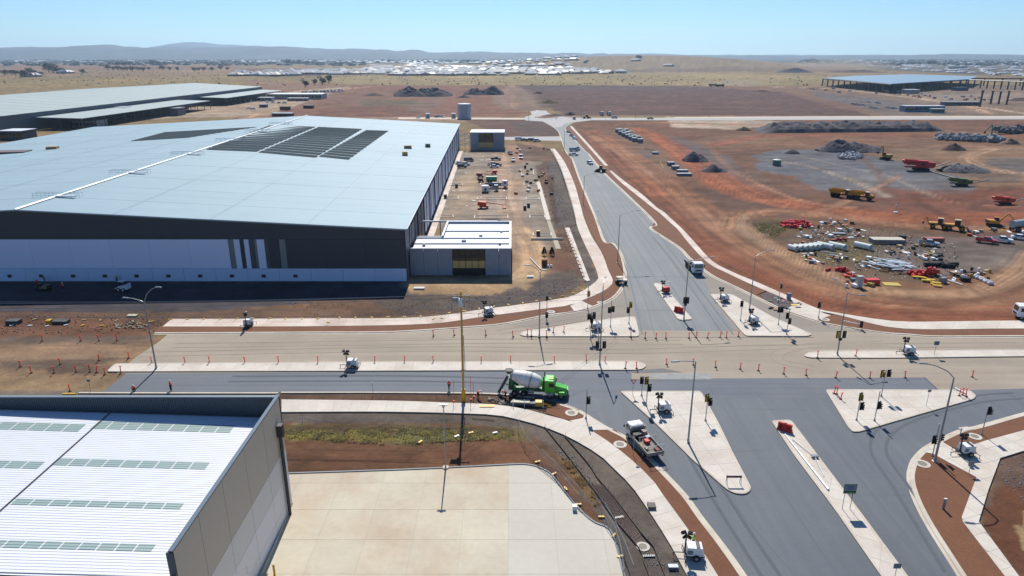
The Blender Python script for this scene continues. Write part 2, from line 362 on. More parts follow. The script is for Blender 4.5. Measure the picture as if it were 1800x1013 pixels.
 ([(1788,925),(1800,900),(1860,920),(1880,990),(1800,965)], (206,180,136), 0.4, 0.9, 0.5),
]
# haul tracks: (centre line in pixels, width m, colour, strength)
TRACK = [
 ([(1035,232),(1065,250),(1110,290),(1180,345),(1260,420),(1330,470),(1430,520),(1550,545),(1800,548),(2200,540)], 13, (158,108,82), 0.9),
 ([(1045,240),(1100,272),(1170,318),(1260,395),(1340,455),(1450,500),(1600,515),(1760,512),(1860,470)], 9, (164,126,98), 0.7),
 ([(1110,226),(1150,240),(1220,285),(1300,335),(1420,362),(1560,380),(1720,384),(2000,384)], 11, (174,106,74), 0.75),
 ([(1180,255),(1250,300),(1330,345),(1430,370),(1600,384)], 6, (168,112,82), 0.6),
 ([(1260,255),(1340,240),(1450,238),(1600,238),(1800,240)], 8, (160,104,82), 0.7),
 ([(1040,222),(1130,216),(1300,219),(1500,224),(1700,232)], 7, (172,120,92), 0.7),
 ([(1290,392),(1330,420),(1400,460),(1480,498),(1600,520),(1720,518),(1790,490),(1830,450)], 7, (174,146,118), 0.75),
 ([(1285,402),(1300,380),(1380,372),(1520,388),(1620,398),(1760,402),(1900,400)], 6, (180,138,106), 0.7),
 ([(1180,380),(1240,430),(1330,480),(1430,530),(1560,552),(1800,560)], 5, (140,92,68), 0.8),
 ([(1340,280),(1420,292),(1500,318),(1560,345)], 5, (156,148,136), 0.6),
 ([(1380,268),(1470,290),(1560,310),(1640,345)], 3, (148,146,144), 0.6),
 ([(1480,345),(1560,352),(1680,350),(1790,330)], 4, (140,80,62), 0.5),
 ([(1745,262),(1700,280),(1760,300),(1800,305)], 5, (188,160,130), 0.6),
 ([(1600,262),(1660,256),(1740,258),(1800,262)], 5, (168,134,108), 0.5),
 ([(1090,260),(1150,310),(1230,370),(1300,440)], 2.2, (176,136,108), 0.6),
 ([(1070,262),(1130,320),(1200,376),(1290,436),(1400,490)], 2.0, (112,78,62), 0.5),
 ([(1240,250),(1290,300),(1400,350),(1500,365)], 2.5, (182,138,108), 0.6),
 ([(1400,240),(1480,255),(1540,300),(1560,340)], 3, (120,92,78), 0.5),
 ([(1600,340),(1640,370),(1700,392)], 2.5, (112,74,60), 0.6), ([(1620,336),(1700,360),(1800,362)], 2.5, (178,128,100), 0.5),
 ([(1440,372),(1520,340),(1580,310)], 2.2, (176,140,114), 0.5), ([(1340,430),(1300,400),(1310,378)], 1.6, (190,166,138), 0.6),
 ([(1540,520),(1640,530),(1760,520),(1850,480)], 2, (118,86,68), 0.6), ([(1450,516),(1560,538),(1700,545),(1850,540)], 1.2, (178,146,118), 0.6),
 ([(1100,370),(1180,420),(1240,452),(1320,488),(1420,535)], 3, (150,104,78), 0.7),
 ([(900,150),(890,165),(905,190)], 12, (174,146,124), 0.4),
 ([(960,190),(948,172),(925,155)], 10, (104,82,76), 0.6),
 ([(1180,149),(1400,154),(1500,160),(1700,185),(1800,200)], 8, (196,178,156), 0.7),
 ([(1440,155),(1560,163),(1690,186),(1740,200)], 7, (200,172,140), 0.7),
 ([(440,206),(520,178),(600,158),(660,152)], 8, (210,178,140), 0.7),
 ([(1010,194),(1250,193),(1500,200)], 3, (150,122,108), 0.35),
 ([(1000,176),(1250,178),(1480,186)], 6, (124,92,84), 0.5),
 ([(1000,190),(1300,188),(1500,195)], 4, (134,98,86), 0.5),
 ([(-400,612),(0,614),(150,612),(260,606)], 3.5, (184,156,126), 0.5),
 ([(-400,640),(60,640),(150,646),(190,650)], 2, (124,112,100), 0.5),
 ([(880,270),(890,330),(905,400),(925,480)], 5, (190,164,132), 0.5),
 ([(840,385),(850,330),(845,300)], 4, (170,150,126), 0.5),
 ([(730,500),(850,498),(930,480),(940,440),(915,400)], 4, (212,184,142), 0.6),
 ([(500,800),(700,805),(900,790)], 1.5, (124,90,70), 0.5),
 ([(500,820),(700,818),(930,812)], 1.0, (146,108,82), 0.4),
]
def hill_z(X, Y):
    z = 46*np.exp(-(((X-640)/620)**2+((Y-3700)/750)**2)**1.3)
    z += 8*np.exp(-(((X-1300)/700)**2+((Y-4200)/800)**2))
    return z
def make_ground():
    ys = [-300, -150, -60, 0, 20, 35, 42, 48]+[G(900, p)[1] for p in np.arange(1075, 300, -3.2)]+[G(900, p)[1] for p in np.arange(300, 112, -1.3)]
    d = ys[-1]
    while d < 15500: d *= 1.07; ys.append(d)
    ys = np.array(ys)
    u = np.concatenate([[-25, -9, -5, -3, -2, -1.5, -1.2, -1.0], np.arange(-0.82, 0.8201, 0.0024), [1.0, 1.2, 1.5, 2, 3, 5, 9, 25]])
    width = np.maximum(np.hypot(ys, 14)*1.06+6, 52)
    Y = np.repeat(ys[:, None], len(u), 1); X = width[:, None]*u[None, :]
    Z = np.where(Y > 1500, hill_z(X, Y), 0)-0.03
    nr, nc = X.shape; xf = X.ravel(); yf = Y.ravel()
    base = np.array([lin(c) for c in (168, 144, 102)]); col = np.repeat(base[None, :], xf.size, 0)
    def wander(X, Y, s, sd): return (fbm(X/s, Y/s, sd)-0.5)*2
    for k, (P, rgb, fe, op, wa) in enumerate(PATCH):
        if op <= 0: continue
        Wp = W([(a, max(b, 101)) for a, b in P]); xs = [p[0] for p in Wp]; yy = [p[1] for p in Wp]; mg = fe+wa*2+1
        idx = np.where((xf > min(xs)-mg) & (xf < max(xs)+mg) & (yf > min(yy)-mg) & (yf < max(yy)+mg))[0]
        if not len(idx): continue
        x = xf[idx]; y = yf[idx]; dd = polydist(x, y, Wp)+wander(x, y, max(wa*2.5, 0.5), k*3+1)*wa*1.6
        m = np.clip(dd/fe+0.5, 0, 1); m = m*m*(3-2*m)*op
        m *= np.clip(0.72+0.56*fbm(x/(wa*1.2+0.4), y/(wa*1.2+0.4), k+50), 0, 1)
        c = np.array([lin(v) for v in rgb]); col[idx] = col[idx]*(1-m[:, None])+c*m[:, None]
    for k, (P, wdt, rgb, st) in enumerate(TRACK):
        Wp = catmull(W(P), 4); xs = [p[0] for p in Wp]; yy = [p[1] for p in Wp]; mg = wdt*1.5
        idx = np.where((xf > min(xs)-mg) & (xf < max(xs)+mg) & (yf > min(yy)-mg) & (yf < max(yy)+mg))[0]
        if not len(idx): continue
        x = xf[idx]; y = yf[idx]; d0, sg = linedist(x, y, Wp)
        sg = sg+(fbm(x/25, y/25, k+9)-0.5)*4
        m = np.clip(1.15-(d0/wdt)**2*1.2+(fbm(x/6, y/6, k+5)-0.5)*0.5, 0, 1)*st
        ln = vnoise(sg/0.55+k*31, x*0.01+y*0.02, k+3)*0.6+vnoise(sg/1.7+k*7, x*0.01+y*0.012, k+13)*0.6-0.6
        c = np.array([lin(v) for v in rgb])[None, :]*np.array([1.17, 1.1, 1.07])*(1+1.3*ln[:, None])
        m = np.clip(m*1.2, 0, 1)*np.clip(0.9+ln*0.9, 0, 1); col[idx] = col[idx]*(1-m[:, None])+c*m[:, None]
    # broad mottling, stronger where the ground is bare
    t = 1+0.4*(fbm(xf/40, yf/22, 201)-0.5)+0.75*(fbm(xf/9, yf/5, 202)-0.5)+0.5*(fbm(xf/4.5, yf/3, 207)-0.5)*np.clip((700-yf)/300, 0, 1)+0.36*(fbm(xf/2.2, yf/1.6, 203, 3)-0.5)
    tr_ = np.clip((yf-150)/60, 0, 1)*np.clip((900-yf)/200, 0, 1); t = t*(1+tr_*(0.5*(fbm(xf/70, yf/3.5, 206)-0.5)))
    warm = (fbm(xf/60, yf/35, 204)-0.5)*0.16
    far = np.clip((yf-900)/900, 0, 1); t2 = 1+0.7*(fbm(xf/260, yf/420, 205)-0.5)*far
    col *= (t*t2)[:, None]; col[:, 0] *= 1+warm; col[:, 2] *= 1-warm
    col *= K
    crt = np.clip(np.minimum(np.minimum(xf+32, 12-xf)/4, np.minimum(yf-146, 410-yf)/6), 0, 1)[:, None]
    col *= np.array([0.87, 0.845, 0.88])*crt+np.array([0.735, 0.695, 0.665])*(1-crt)
    V = np.stack([xf, yf, Z.ravel()], 1).astype(np.float32)
    ii = np.arange(nr*nc).reshape(nr, nc)
    Fq = np.stack([ii[:-1, :-1], ii[:-1, 1:], ii[1:, 1:], ii[1:, :-1]], -1).reshape(-1, 4)
    me = bpy.data.meshes.new('ground'); me.vertices.add(len(V)); me.vertices.foreach_set('co', V.ravel())
    me.loops.add(Fq.size); me.loops.foreach_set('vertex_index', Fq.ravel().astype(np.int32))
    me.polygons.add(len(Fq)); me.polygons.foreach_set('loop_start', np.arange(0, Fq.size, 4, dtype=np.int32))
    me.update(calc_edges=True); me.polygons.foreach_set('use_smooth', np.ones(len(Fq), bool))
    ca = me.color_attributes.new('soil', 'FLOAT_COLOR', 'POINT')
    ca.data.foreach_set('color', np.concatenate([col, np.ones((len(col), 1))], 1).astype(np.float32).ravel())
    m = bpy.data.materials.new('soil'); m.use_nodes = True; N = m.node_tree.nodes; L = m.node_tree.links; b = N['Principled BSDF']
    b.inputs['Roughness'].default_value = 0.97; b.inputs['Specular IOR Level'].default_value = 0.15
    at = N.new('ShaderNodeAttribute'); at.attribute_name = 'soil'; geo = N.new('ShaderNodeNewGeometry')
    def nz(sc, d=6):
        n = N.new('ShaderNodeTexNoise'); n.inputs['Scale'].default_value = sc; n.inputs['Detail'].default_value = d; n.inputs['Roughness'].default_value = 0.7
        L.new(geo.outputs['Position'], n.inputs['Vector']); return n.outputs['Fac']
    cur = at.outputs['Color']
    for sc, amt in ((1.3, 0.20), (0.28, 0.14), (6.0, 0.16)):
        mr = N.new('ShaderNodeMapRange'); mr.inputs[1].default_value = 0.3; mr.inputs[2].default_value = 0.7; mr.inputs[3].default_value = 1-amt; mr.inputs[4].default_value = 1+amt; mr.clamp = False
        L.new(nz(sc), mr.inputs[0]); v = N.new('ShaderNodeVectorMath'); v.operation = 'SCALE'; L.new(cur, v.inputs[0]); L.new(mr.outputs[0], v.inputs['Scale']); cur = v.outputs[0]
    L.new(cur, b.inputs['Base Color'])
    bp = N.new('ShaderNodeBump'); bp.inputs['Distance'].default_value = 0.09; L.new(nz(1.1, 8), bp.inputs['Height']); L.new(bp.outputs[0], b.inputs['Normal'])
    me.materials.append(m); o = bpy.data.objects.new('ground', me); COL.objects.link(o); tag(o, kind='structure')
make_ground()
# ------------------------------------------------------------ roads: sheets, each above the one below
def sheet(name, P, z, mat, world=False):
    pts = P if world else W(P)
    n = len(pts); ar = sum(pts[i][0]*pts[(i+1) % n][1]-pts[(i+1) % n][0]*pts[i][1] for i in range(n))
    if ar < 0: pts = pts[::-1]
    mb = MB(); mb.add([(x, y, z) for x, y in pts], [tuple(range(n))])
    return tag(mb.build(name, mat), kind='structure')
NK = [(271,587.5),(400,587),(550,586),(689,585),(814,577),(883,571),(950,558),(1010,549),(1050,538),(1079,524),(1095,505),(1099,490),(1098,468),(1090,443),(1077,428),(1062,424),(1048,385),(1031,345),(1017,310),(1006,280),(996,268),(988,248),(982,232),(970,222),(955,214)]
EK = [(1007,217),(1001,219),(994,224),(994,229),(1007,243),(1026,264),(1035,272),(1042,281),(1063,306),(1104,345),(1150,391),(1144,399),(1148,406),(1192,435),(1211,454),(1247,483),(1287,503),(1350,534),(1380,547),(1435,565),(1467,573),(1550,586),(1602,590),(1652,593),(1800,592.5),(2300,592)]
SKW = [(495,690),(680,690),(860,692),(940,699)]
SK = [(986,711),(1018,723),(1060,749),(1100,770),(1130,795),(1163,828),(1204,872),(1233,912),(1267,956),(1306,1011),(1370,1110)]
SEK = [(2300,612),(1960,686),(1800,728),(1722,750),(1688,758),(1651,775),(1625,790),(1607,809),(1600,828),(1599,843),(1603,862),(1615,892),(1637,932),(1675,992),(1690,1016),(1760,1130)]
north_road = [(955,214)]+[p for p in reversed(NK[5:-1])]
sheet('north_road', NK[:10:-1]+[(1108,515),(1125,602),(1306,602),(1248,518),(1247,483)]+EK[14::-1], 0.012, asphalt_n)
sheet('turning_road', NK[5:12]+[(1099,497),(1108,515),(1125,592),(1125,600),(883,600)], 0.016, dusty_g)
sheet('turning_road', [(1236,476)]+EK[15:25]+[(1800,600),(1300,600),(1299,592),(1248,518)], 0.016, dusty_g)
sheet('carriageway', [(222,642),(239,628),(278,602),(295,588)]+NK[1:6]+[(950,580),(2300,590),(2300,652),(1800,684),(1704,690),(1649,688),(1625,664),(1110,668),(1110,656),(205,657)], 0.022, dusty)
sheet('carriageway', [(175,693),(222,657),(1110,652),(1110,667),(1250,667),(1250,665.7),(1625,664.3),(1649,686),(1704,686),(1800,683.5),(2300,676),(2300,700)]+SEK[1:]+[(1500,1140)]+SK[::-1]+[(940,700),(860,692.5),(495,690.5)], 0.027, asphalt)
sheet('south_road', [(1040,700),(1700,700),(2300,640)]+SEK[1:]+[(1500,1140)]+SK[::-1][:-2], 0.031, asphalt_s)
sheet('asphalt_patch', [(1150,657),(1250,656.5),(1250,666.2),(1165,666.5),(1140,662)], 0.032, M('scraped_patch', C(176,176,172), .9, var=.12, scale=1.2, var2=.12, scale2=.3))
sheet('asphalt_patch', [(1108,652),(1165,648),(1202,655),(1112,656.5)], 0.0345, asphalt_m)
# thin cut lines where the new asphalt stops
for a, b in (((1112,593.5),(1430,593.5)), ((1625,664),(1649,686))):
    (x0, y0), (x1, y1) = G(*a), G(*b); l = math.hypot(x1-x0, y1-y0); nx, ny = -(y1-y0)/l*0.09, (x1-x0)/l*0.09
    sheet('joint_line', [(x0-nx, y0-ny), (x1-nx, y1-ny), (x1+nx, y1+ny), (x0+nx, y0+ny)], 0.038, dark, True)
# far cross road and roundabout
far_r = M('pale_road', C(196, 192, 186), 0.9, var=0.05, scale=0.5)
far_p = M('pale_gravel_road', C(226, 208, 186), 0.9, var=0.05, scale=0.3)
sheet('far_road', [(985,208),(1000,207),(1180,207.5),(1400,206),(1800,205.5),(2400,205),(2400,209.5),(1800,210),(1400,211),(1180,211.5),(1040,211.5),(1005,216),(990,218),(970,224)], 0.02, far_r)
sheet('far_road', [(1185,206),(1500,204.5),(2400,203),(2400,205.5),(1800,206),(1400,206.8),(1187,208)], 0.03, far_p)
sheet('far_road', [(700,206.5),(930,207.5),(930,210.5),(700,209.5)], 0.02, far_p)
sheet('roundabout', [(932,196),(945,194),(958,195),(965,200),(985,204),(1001,207),(1002,212),(985,224),(972,224),(955,214),(925,212),(918,208),(935,202)], 0.026, far_r)
sheet('side_street', [(880,241),(985,240),(990,248),(880,246)], 0.02, far_r)
# ------------------------------------------------------------ kerbs
def offset(P, d):
    out = []
    for i, p in enumerate(P):
        a = P[max(i-1, 0)]; b = P[min(i+1, len(P)-1)]; l = math.hypot(b[0]-a[0], b[1]-a[1]) or 1
        out.append((p[0]-(b[1]-a[1])/l*d, p[1]+(b[0]-a[0])/l*d))
    return out
def kerb(P, w=0.45, h=0.15, world=False, closed=False, side=1, mat=None, name='kerb', smooth=5):
    pts = P if world else W(P)
    if smooth: pts = catmull(pts, smooth, closed)
    if closed: pts = pts+[pts[0]]
    q = offset(pts, w*side); mb = MB(); n = len(pts); vs = []
    for (a, b) in zip(pts, q):
        vs += [(a[0], a[1], 0), (a[0]+(b[0]-a[0])*0.12, a[1]+(b[1]-a[1])*0.12, h), (b[0], b[1], h+0.002), (b[0], b[1], 0)]
    fs = []
    for i in range(n-1):
        for k in range(3):
            f = (i*4+k, i*4+k+1, (i+1)*4+k+1, (i+1)*4+k); fs.append(f if side < 0 else f[::-1])
    if not closed: fs += [(0, 1, 2, 3), tuple((n-1)*4+k for k in (3, 2, 1, 0))]
    mb.add(vs, fs)
    return tag(mb.build(name, mat or kerb_m), kind='structure')
kerb(NK, 0.5, side=1); kerb(EK, 0.5, side=1); kerb(SK, 0.5, side=-1); kerb(SEK, 0.55, side=1)
kerb(SKW, 0.4, side=-1); kerb([(140,690.5),(300,691),(490,691)], 0.4, side=-1)
kerb([(922,207.5),(935,203),(943,198),(945,194)], 0.8, smooth=3); kerb([(958,195),(964,200),(985,204.5),(1000,206.5)], 0.8, smooth=3)
seam_m = M('asphalt_joint', C(104, 110, 116), 0.85)
def seamline(P, w=0.07):
    pts = catmull(W(P), 4); q = offset(pts, w); n = len(pts); mb = MB(); mb.add([(a[0], a[1], 0.036) for a in pts]+[(a[0], a[1], 0.036) for a in q], [(i, i+1, n+i+1, n+i) for i in range(n-1)]); tag(mb.build('asphalt_joint', seam_m), kind='structure')
for P in ([(1010,262),(1045,330),(1085,420),(1130,520),(1150,590)], [(1022,270),(1075,350),(1140,440),(1205,545),(1228,592)], [(1040,300),(1110,380),(1175,450),(1215,500)], [(1085,425),(1250,430)][:0] or [(1100,486),(1180,487),(1245,488)], [(1116,545),(1140,546),(1190,546)], [(1120,690),(1300,900),(1420,1040)], [(1245,680),(1330,800),(1470,1010)], [(1400,700),(1470,790),(1600,950)], [(1330,690),(1370,742)], [(1440,680),(1560,850),(1660,1010)], [(420,664),(700,663),(1100,668),(1400,676)], [(300,678),(700,677),(890,679)], [(1290,720),(1330,720),(1420,722)], [(1360,790),(1230,800)], [(1480,870),(1600,872)]): seamline(P)
tz = [0.038]
def tyre(P, rgb, gap=1.9, w=0.28):
    m = M('tyre_mark_%d_%d' % (rgb[0], rgb[2]), C(*rgb), .9, var=.05, scale=1)
    pts = catmull(W(P), 5)
    for s_ in (0, 1):
        tz[0] += 0.0007; a = offset(pts, s_*gap); b = offset(pts, s_*gap+w); n = len(a); mb = MB(); mb.add([(p[0], p[1], tz[0]) for p in a]+[(p[0], p[1], tz[0]) for p in b], [(i, i+1, n+i+1, n+i) for i in range(n-1)]); tag(mb.build('tyre_mark', m), kind='structure')
for P in ([(1550,600),(1440,602),(1380,610),(1352,624),(1372,640),(1430,652)], [(300,612),(600,608),(900,604),(1200,606)], [(240,628),(500,622),(800,618),(1100,622),(1400,614),(1800,610)], [(880,588),(960,575),(1040,560),(1090,535)], [(1400,596),(1340,560),(1290,530)]): tyre(P, (176,162,141))
for P in ([(1150,700),(1240,860),(1320,990),(1380,1080)], [(1700,1010),(1610,870),(1560,790),(1600,745),(1720,710),(1800,702)], [(400,672),(700,671),(900,676)]): tyre(P, (103,109,115), 1.9, .4)
for P in ([(1130,588),(1110,500),(1085,430),(1050,370)], [(1290,588),(1240,520),(1180,440),(1120,370),(1060,310)]): tyre(P, (133,137,138))
# gutter strips cast with the kerbs
def gutter(P, w, side): 
    pts = catmull(W(P), 5); q = offset(pts, -w*side); mb = MB(); n = len(pts)
    mb.add([(a[0], a[1], 0.036) for a in pts]+[(a[0], a[1], 0.036) for a in q], [(i, i+1, n+i+1, n+i) if side < 0 else (n+i, n+i+1, i+1, i) for i in range(n-1)])
    tag(mb.build('gutter', kerb_m), kind='structure')
gutter(NK[:-4], 0.35, 1); gutter(EK[6:], 0.35, 1); gutter(SK, 0.35, -1); gutter(SEK, 0.35, 1)
# ------------------------------------------------------------ concrete paving: each slab a piece
def clip(P, a, b, c):
    """keep a*x+b*y<=c"""
    out = []
    for i in range(len(P)):
        p, q = P[i], P[(i+1) % len(P)]; dp = a*p[0]+b*p[1]-c; dq = a*q[0]+b*q[1]-c
        if dp <= 0: out.append(p)
        if (dp < 0 < dq) or (dq < 0 < dp): t = dp/(dp-dq); out.append((p[0]+(q[0]-p[0])*t, p[1]+(q[1]-p[1])*t))
    return out
def paving(name, P, size, ang, z, mat, gap=0.03, world=False, pick=None, thick=0.14, bed=None, off=(0, 0)):
    pts = P if world else W(P)
    root = tag(MB().prism(pts, 0.0, z-0.012).build(name, bed or joint_m), kind='structure')
    ca, sa = math.cos(ang), math.sin(ang); loc = [(x*ca+y*sa, -x*sa+y*ca) for x, y in pts]
    x0 = min(p[0] for p in loc)+off[0]; x1 = max(p[0] for p in loc); y0 = min(p[1] for p in loc)+off[1]; y1 = max(p[1] for p in loc)
    i = x0-size[0]
    while i < x1:
        j = y0-size[1]
        while j < y1:
            g = gap/2; Q = clip(clip(clip(clip(loc, 1, 0, i+size[0]-g), -1, 0, -i-g), 0, 1, j+size[1]-g), 0, -1, -j-g)
            if len(Q) > 2:
                ar = abs(sum(Q[k][0]*Q[(k+1) % len(Q)][1]-Q[(k+1) % len(Q)][0]*Q[k][1] for k in range(len(Q))))/2
                if ar > 0.15:
                    q = [(x*ca-y*sa, x*sa+y*ca) for x, y in Q]; cx = sum(p[0] for p in q)/len(q)
                    m = pick(cx, sum(p[1] for p in q)/len(q)) if pick else mat
                    MB().prism(q, z-0.011, z+random.uniform(0, 0.004)).build('slab', m, root)
            j += size[1]
        i += size[0]
    return root
def resample(P, n):
    L = [0]
    for a, b in zip(P, P[1:]): L.append(L[-1]+math.hypot(b[0]-a[0], b[1]-a[1]))
    out = []; k = 0
    for i in range(n+1):
        t = L[-1]*i/n
        while k < len(L)-2 and L[k+1] < t: k += 1
        f = (t-L[k])/max(L[k+1]-L[k], 1e-9); out.append((P[k][0]+(P[k+1][0]-P[k][0])*f, P[k][1]+(P[k+1][1]-P[k][1])*f))
    return out
def footpath(name, A, Bq, step, z, mat, gap=0.03, smooth=True):
    """slabs laid between two edges"""
    a = catmull(W(A), 4) if smooth else W(A); b = catmull(W(Bq), 4) if smooth else W(Bq)
    la = sum(math.hypot(q[0]-p[0], q[1]-p[1]) for p, q in zip(a, a[1:])); n = max(1, int(la/step))
    a = resample(a, n); b = resample(b, n)
    root = tag(MB().prism(a+b[::-1], 0.0, z-0.012).build(name, joint_m), kind='structure')
    for i in range(n):
        g = gap/step/2; L4 = lambda p, q, t: (p[0]+(q[0]-p[0])*t, p[1]+(q[1]-p[1])*t)
        Q = [L4(a[i], a[i+1], g), L4(a[i], a[i+1], 1-g), L4(b[i], b[i+1], 1-g), L4(b[i], b[i+1], g)]
        MB().prism(Q, z-0.011, z+random.uniform(0, 0.004)).build('slab', mat, root)
    return root
joint_x = 0
def bed(P, z=0.13, name='mulch_bed', mat=None): return tag(MB().prism(W(P), 0.0, z).build(name, mat or mulch), kind='structure')
# planting strips (paths lie above them)
bed([(271,586.5),(283,575),(550,574),(750,570),(850,557.5),(950,544),(1001,538),(1009,548),(950,557),(883,570),(814,576),(689,584),(550,585),(400,586)])
bed([(1022,530),(1040,538),(1050,536.5),(1078,523),(1093,505),(1097.5,490),(1096.5,468),(1088,444),(1076,430),(1060,426),(1046,386),(1029,346),(1015,311),(1004,281),(994,270),(974,262),(992,290),(1012,330),(1030,390),(1045,420),(1064,455),(1070,478),(1074,497),(1060,513)])
bed([(994,229),(1003,221),(1010,216),(1004,222),(1028,247),(1066,292),(1076,301),(1110,330),(1153,368),(1184,395),(1200,408),(1216,430),(1246,464),(1284,484),(1324,504),(1348,512),(1330,519),(1390,548),(1378,545.5),(1350,533),(1288,502),(1248,482),(1212,453),(1193,434),(1149,405),(1145,399),(1151,391),(1105,344.5),(1064,305),(1043,280),(1036,271.5),(1027,263),(1008,242)], 0.125)
bed([(1440,556),(1470,554),(1550,573),(1610,580),(1800,579),(2300,578),(2300,591),(1800,591.5),(1652,592),(1602,589),(1550,585),(1467,572),(1436,563)])
bed([(963,711),(985,712),(1016,723),(1029,729),(1024,737),(1001,741),(960,728)])
bed([(1037,757),(1079,756),(1100,771),(1130,796),(1163,829),(1203,873),(1232,913),(1266,957),(1305,1011),(1368,1110),(1330,1110),(1262,1016),(1232,966),(1196,915),(1166,875),(1148,848),(1113,814),(1076,784)])
bed([(1654,775.5),(1722,751.5),(1800,729.5),(1960,688),(2300,616),(2300,640),(1960,712),(1800,757),(1732,776),(1680,794)])
bed([(1640,799),(1622,797),(1609,812),(1603,828),(1602,843),(1606,862),(1618,892),(1640,932),(1678,992),(1693,1016),(1763,1130),(1850,1130),(1766,1013),(1694,921),(1691,912),(1717,842)])
# footpaths
footpath('footpath', [(286,575.5),(400,575.5),(550,575),(750,571),(850,558),(950,545),(1001,538),(1022,530),(1061,513),(1077,499),(1075.5,489),(1070,478),(1057,444),(1039,415),(1025,380)],
         [(302,562),(400,562),(550,561),(735,559.5),(850,545),(950,532),(985,526),(1005,522),(1027,511),(1050,494),(1051,487),(1045.5,469),(1028,431),(1016,403),(1009,376)], 3.2, 0.17, concrete_pink)
footpath('footpath', [(1025,380),(1020,360),(1009,322),(992,285),(975,262)], [(1009,376),(1003,356),(994,322),(983,292),(967,262)], 4.5, 0.17, concrete_pink)
footpath('footpath', [(495,726),(680,725.5),(828,729),(880,732.5),(923,742.5),(954,751.5),(992,766.5),(1030,787),(1060,807),(1082,829),(1108.5,855),(1137,895),(1176,956),(1208,1015),(1250,1090)],
         [(495,704),(680,706),(785,709.5),(870,713),(923,721),(954,729.5),(1001,742),(1038,758),(1076,783),(1113,813),(1148,847),(1168,876),(1196,914),(1231,965),(1262,1015),(1310,1090)], 2.5, 0.17, concrete)
footpath('footpath', [(1001,222),(1030,254),(1063,292)], [(1005,222),(1035,254),(1069,292)], 5, 0.15, concrete_pink)
footpath('footpath', [(1071,301),(1090,320),(1122,346),(1151,369),(1158,374),(1180,394),(1192,405),(1212,430),(1244,463),(1282,483),(1322,502),(1400,535),(1428,548)],
         [(1075,301),(1096,318),(1128,342),(1155,366),(1165,372),(1188,393),(1200,404),(1222,428),(1252,460),(1289,480),(1330,497),(1405,530),(1440,545)], 3.0, 0.16, concrete_pink)
footpath('footpath', [(1396,550),(1428,548),(1470,554),(1550,574.5),(1609,580),(1700,580),(1800,579),(2300,578)], [(1400,534),(1440,545),(1467,550.5),(1550,563.5),(1602,567),(1700,566),(1800,565),(2300,563)], 3.0, 0.17, concrete)
paving('crossing_ramp', [(1002,539),(1022,530),(1041,539),(1010,549)], (2.5, 2.5), 0, 0.165, concrete)
paving('crossing_ramp', [(1378,546),(1400,535),(1460,556),(1435,564)], (3, 3), 0.2, 0.155, concrete)
paving('crossing_ramp', [(1001,741.5),(1024,737),(1029,729.5),(1034,733),(1060,749.5),(1080,757),(1038,758)], (2.2, 2.2), 0.3, 0.165, concrete)
paving('footpath', [(1622,796),(1626,790),(1652,776),(1680,793.5),(1732,776.5),(1800,758),(2000,705),(2000,742),(1800,794),(1758,807),(1737,863),(1720,919),(1789,1013),(1860,1110),(1845,1110),(1764,1013),(1692.5,920),(1690,911),(1716,841),(1640,800)], (2.4, 2.4), 0.35, 0.17, concrete)
bed([(1683,754),(1700,752),(1712,756),(1694,760)], 0.19, 'service_pad', concrete)
# traffic islands
def island(P, size, ang):
    pts = W(P); r = paving('traffic_island', pts, size, ang, 0.175, concrete, world=True)
    kerb(pts, 0.28, 0.19, world=True, closed=True, side=1 if sum(pts[i][0]*pts[(i+1) % len(pts)][1]-pts[(i+1) % len(pts)][0]*pts[i][1] for i in range(len(pts))) > 0 else -1, smooth=0)
    return r
def nosed(P, k=3):
    """soften corners of an outline given in pixels"""
    n = len(P); out = []
    for i in range(n):
        a, b, c = P[i-1], P[i], P[(i+1) % n]
        for t in (0, 1, 2, 3):
            f = t/3; d1 = min(0.35, 6/max(math.hypot(a[0]-b[0], a[1]-b[1]), 1)); d2 = min(0.35, 6/max(math.hypot(c[0]-b[0], c[1]-b[1]), 1))
            p = (b[0]+(a[0]-b[0])*d1, b[1]+(a[1]-b[1])*d1); q = (b[0]+(c[0]-b[0])*d2, b[1]+(c[1]-b[1])*d2)
            out.append((p[0]*(1-f)**2+2*b[0]*f*(1-f)+q[0]*f*f, p[1]*(1-f)**2+2*b[1]*f*(1-f)+q[1]*f*f))
    return out
island(nosed([(913,590),(920,583),(965,578),(1030,567),(1106,557.5),(1117,558),(1124.5,593),(965,593),(922,592.5)]), (4, 3), 0)
island(nosed([(1147,499),(1163,499),(1218,563),(1192,564)]), (2.5, 5), 0.2)
island(nosed([(1247,518),(1286,518),(1356,557),(1428,589),(1420,592.5),(1310,592)]), (4, 4), 0.1)
island(nosed([(187,655),(202,640.5),(600,637.5),(1117,636),(1132,640),(1136,645),(1130,650),(1117,652),(700,653.5)]), (3, 4), 0)
island(nosed([(1412,627),(1420,621),(1445,618.5),(1600,617.5),(1800,616),(2200,613.5),(2200,627),(1800,628),(1550,631),(1424,630.5)]), (3, 4), 0)
island(nosed([(1089,689),(1232,689),(1263,745),(1289,799),(1320,858),(1318,866),(1308,871),(1292,869.5),(1278,863),(1217,810),(1152,746),(1108,706)]), (3.2, 3.2), 0.15)
island(nosed([(1450,686),(1704,687),(1716,697),(1712,703),(1617,730),(1510,761),(1498,761),(1490,752)]), (3.2, 3.2), 0.05)
island(nosed([(1355,741),(1390,739.5),(1466,840),(1530,926),(1594,1013),(1672,1120),(1620,1120),(1547,1013),(1470,902),(1394,800)]), (3.0, 3.0), -0.62+0.1)
tag(kerb([(936,206),(943,208),(958,208.5),(975,208),(984,206.5),(975,205),(957,204),(943,204.5)], 0.9, 0.15, closed=True, side=1), kind='structure')
bed([(938,206.5),(957,208),(982,206.5),(957,204.5)], 0.12)
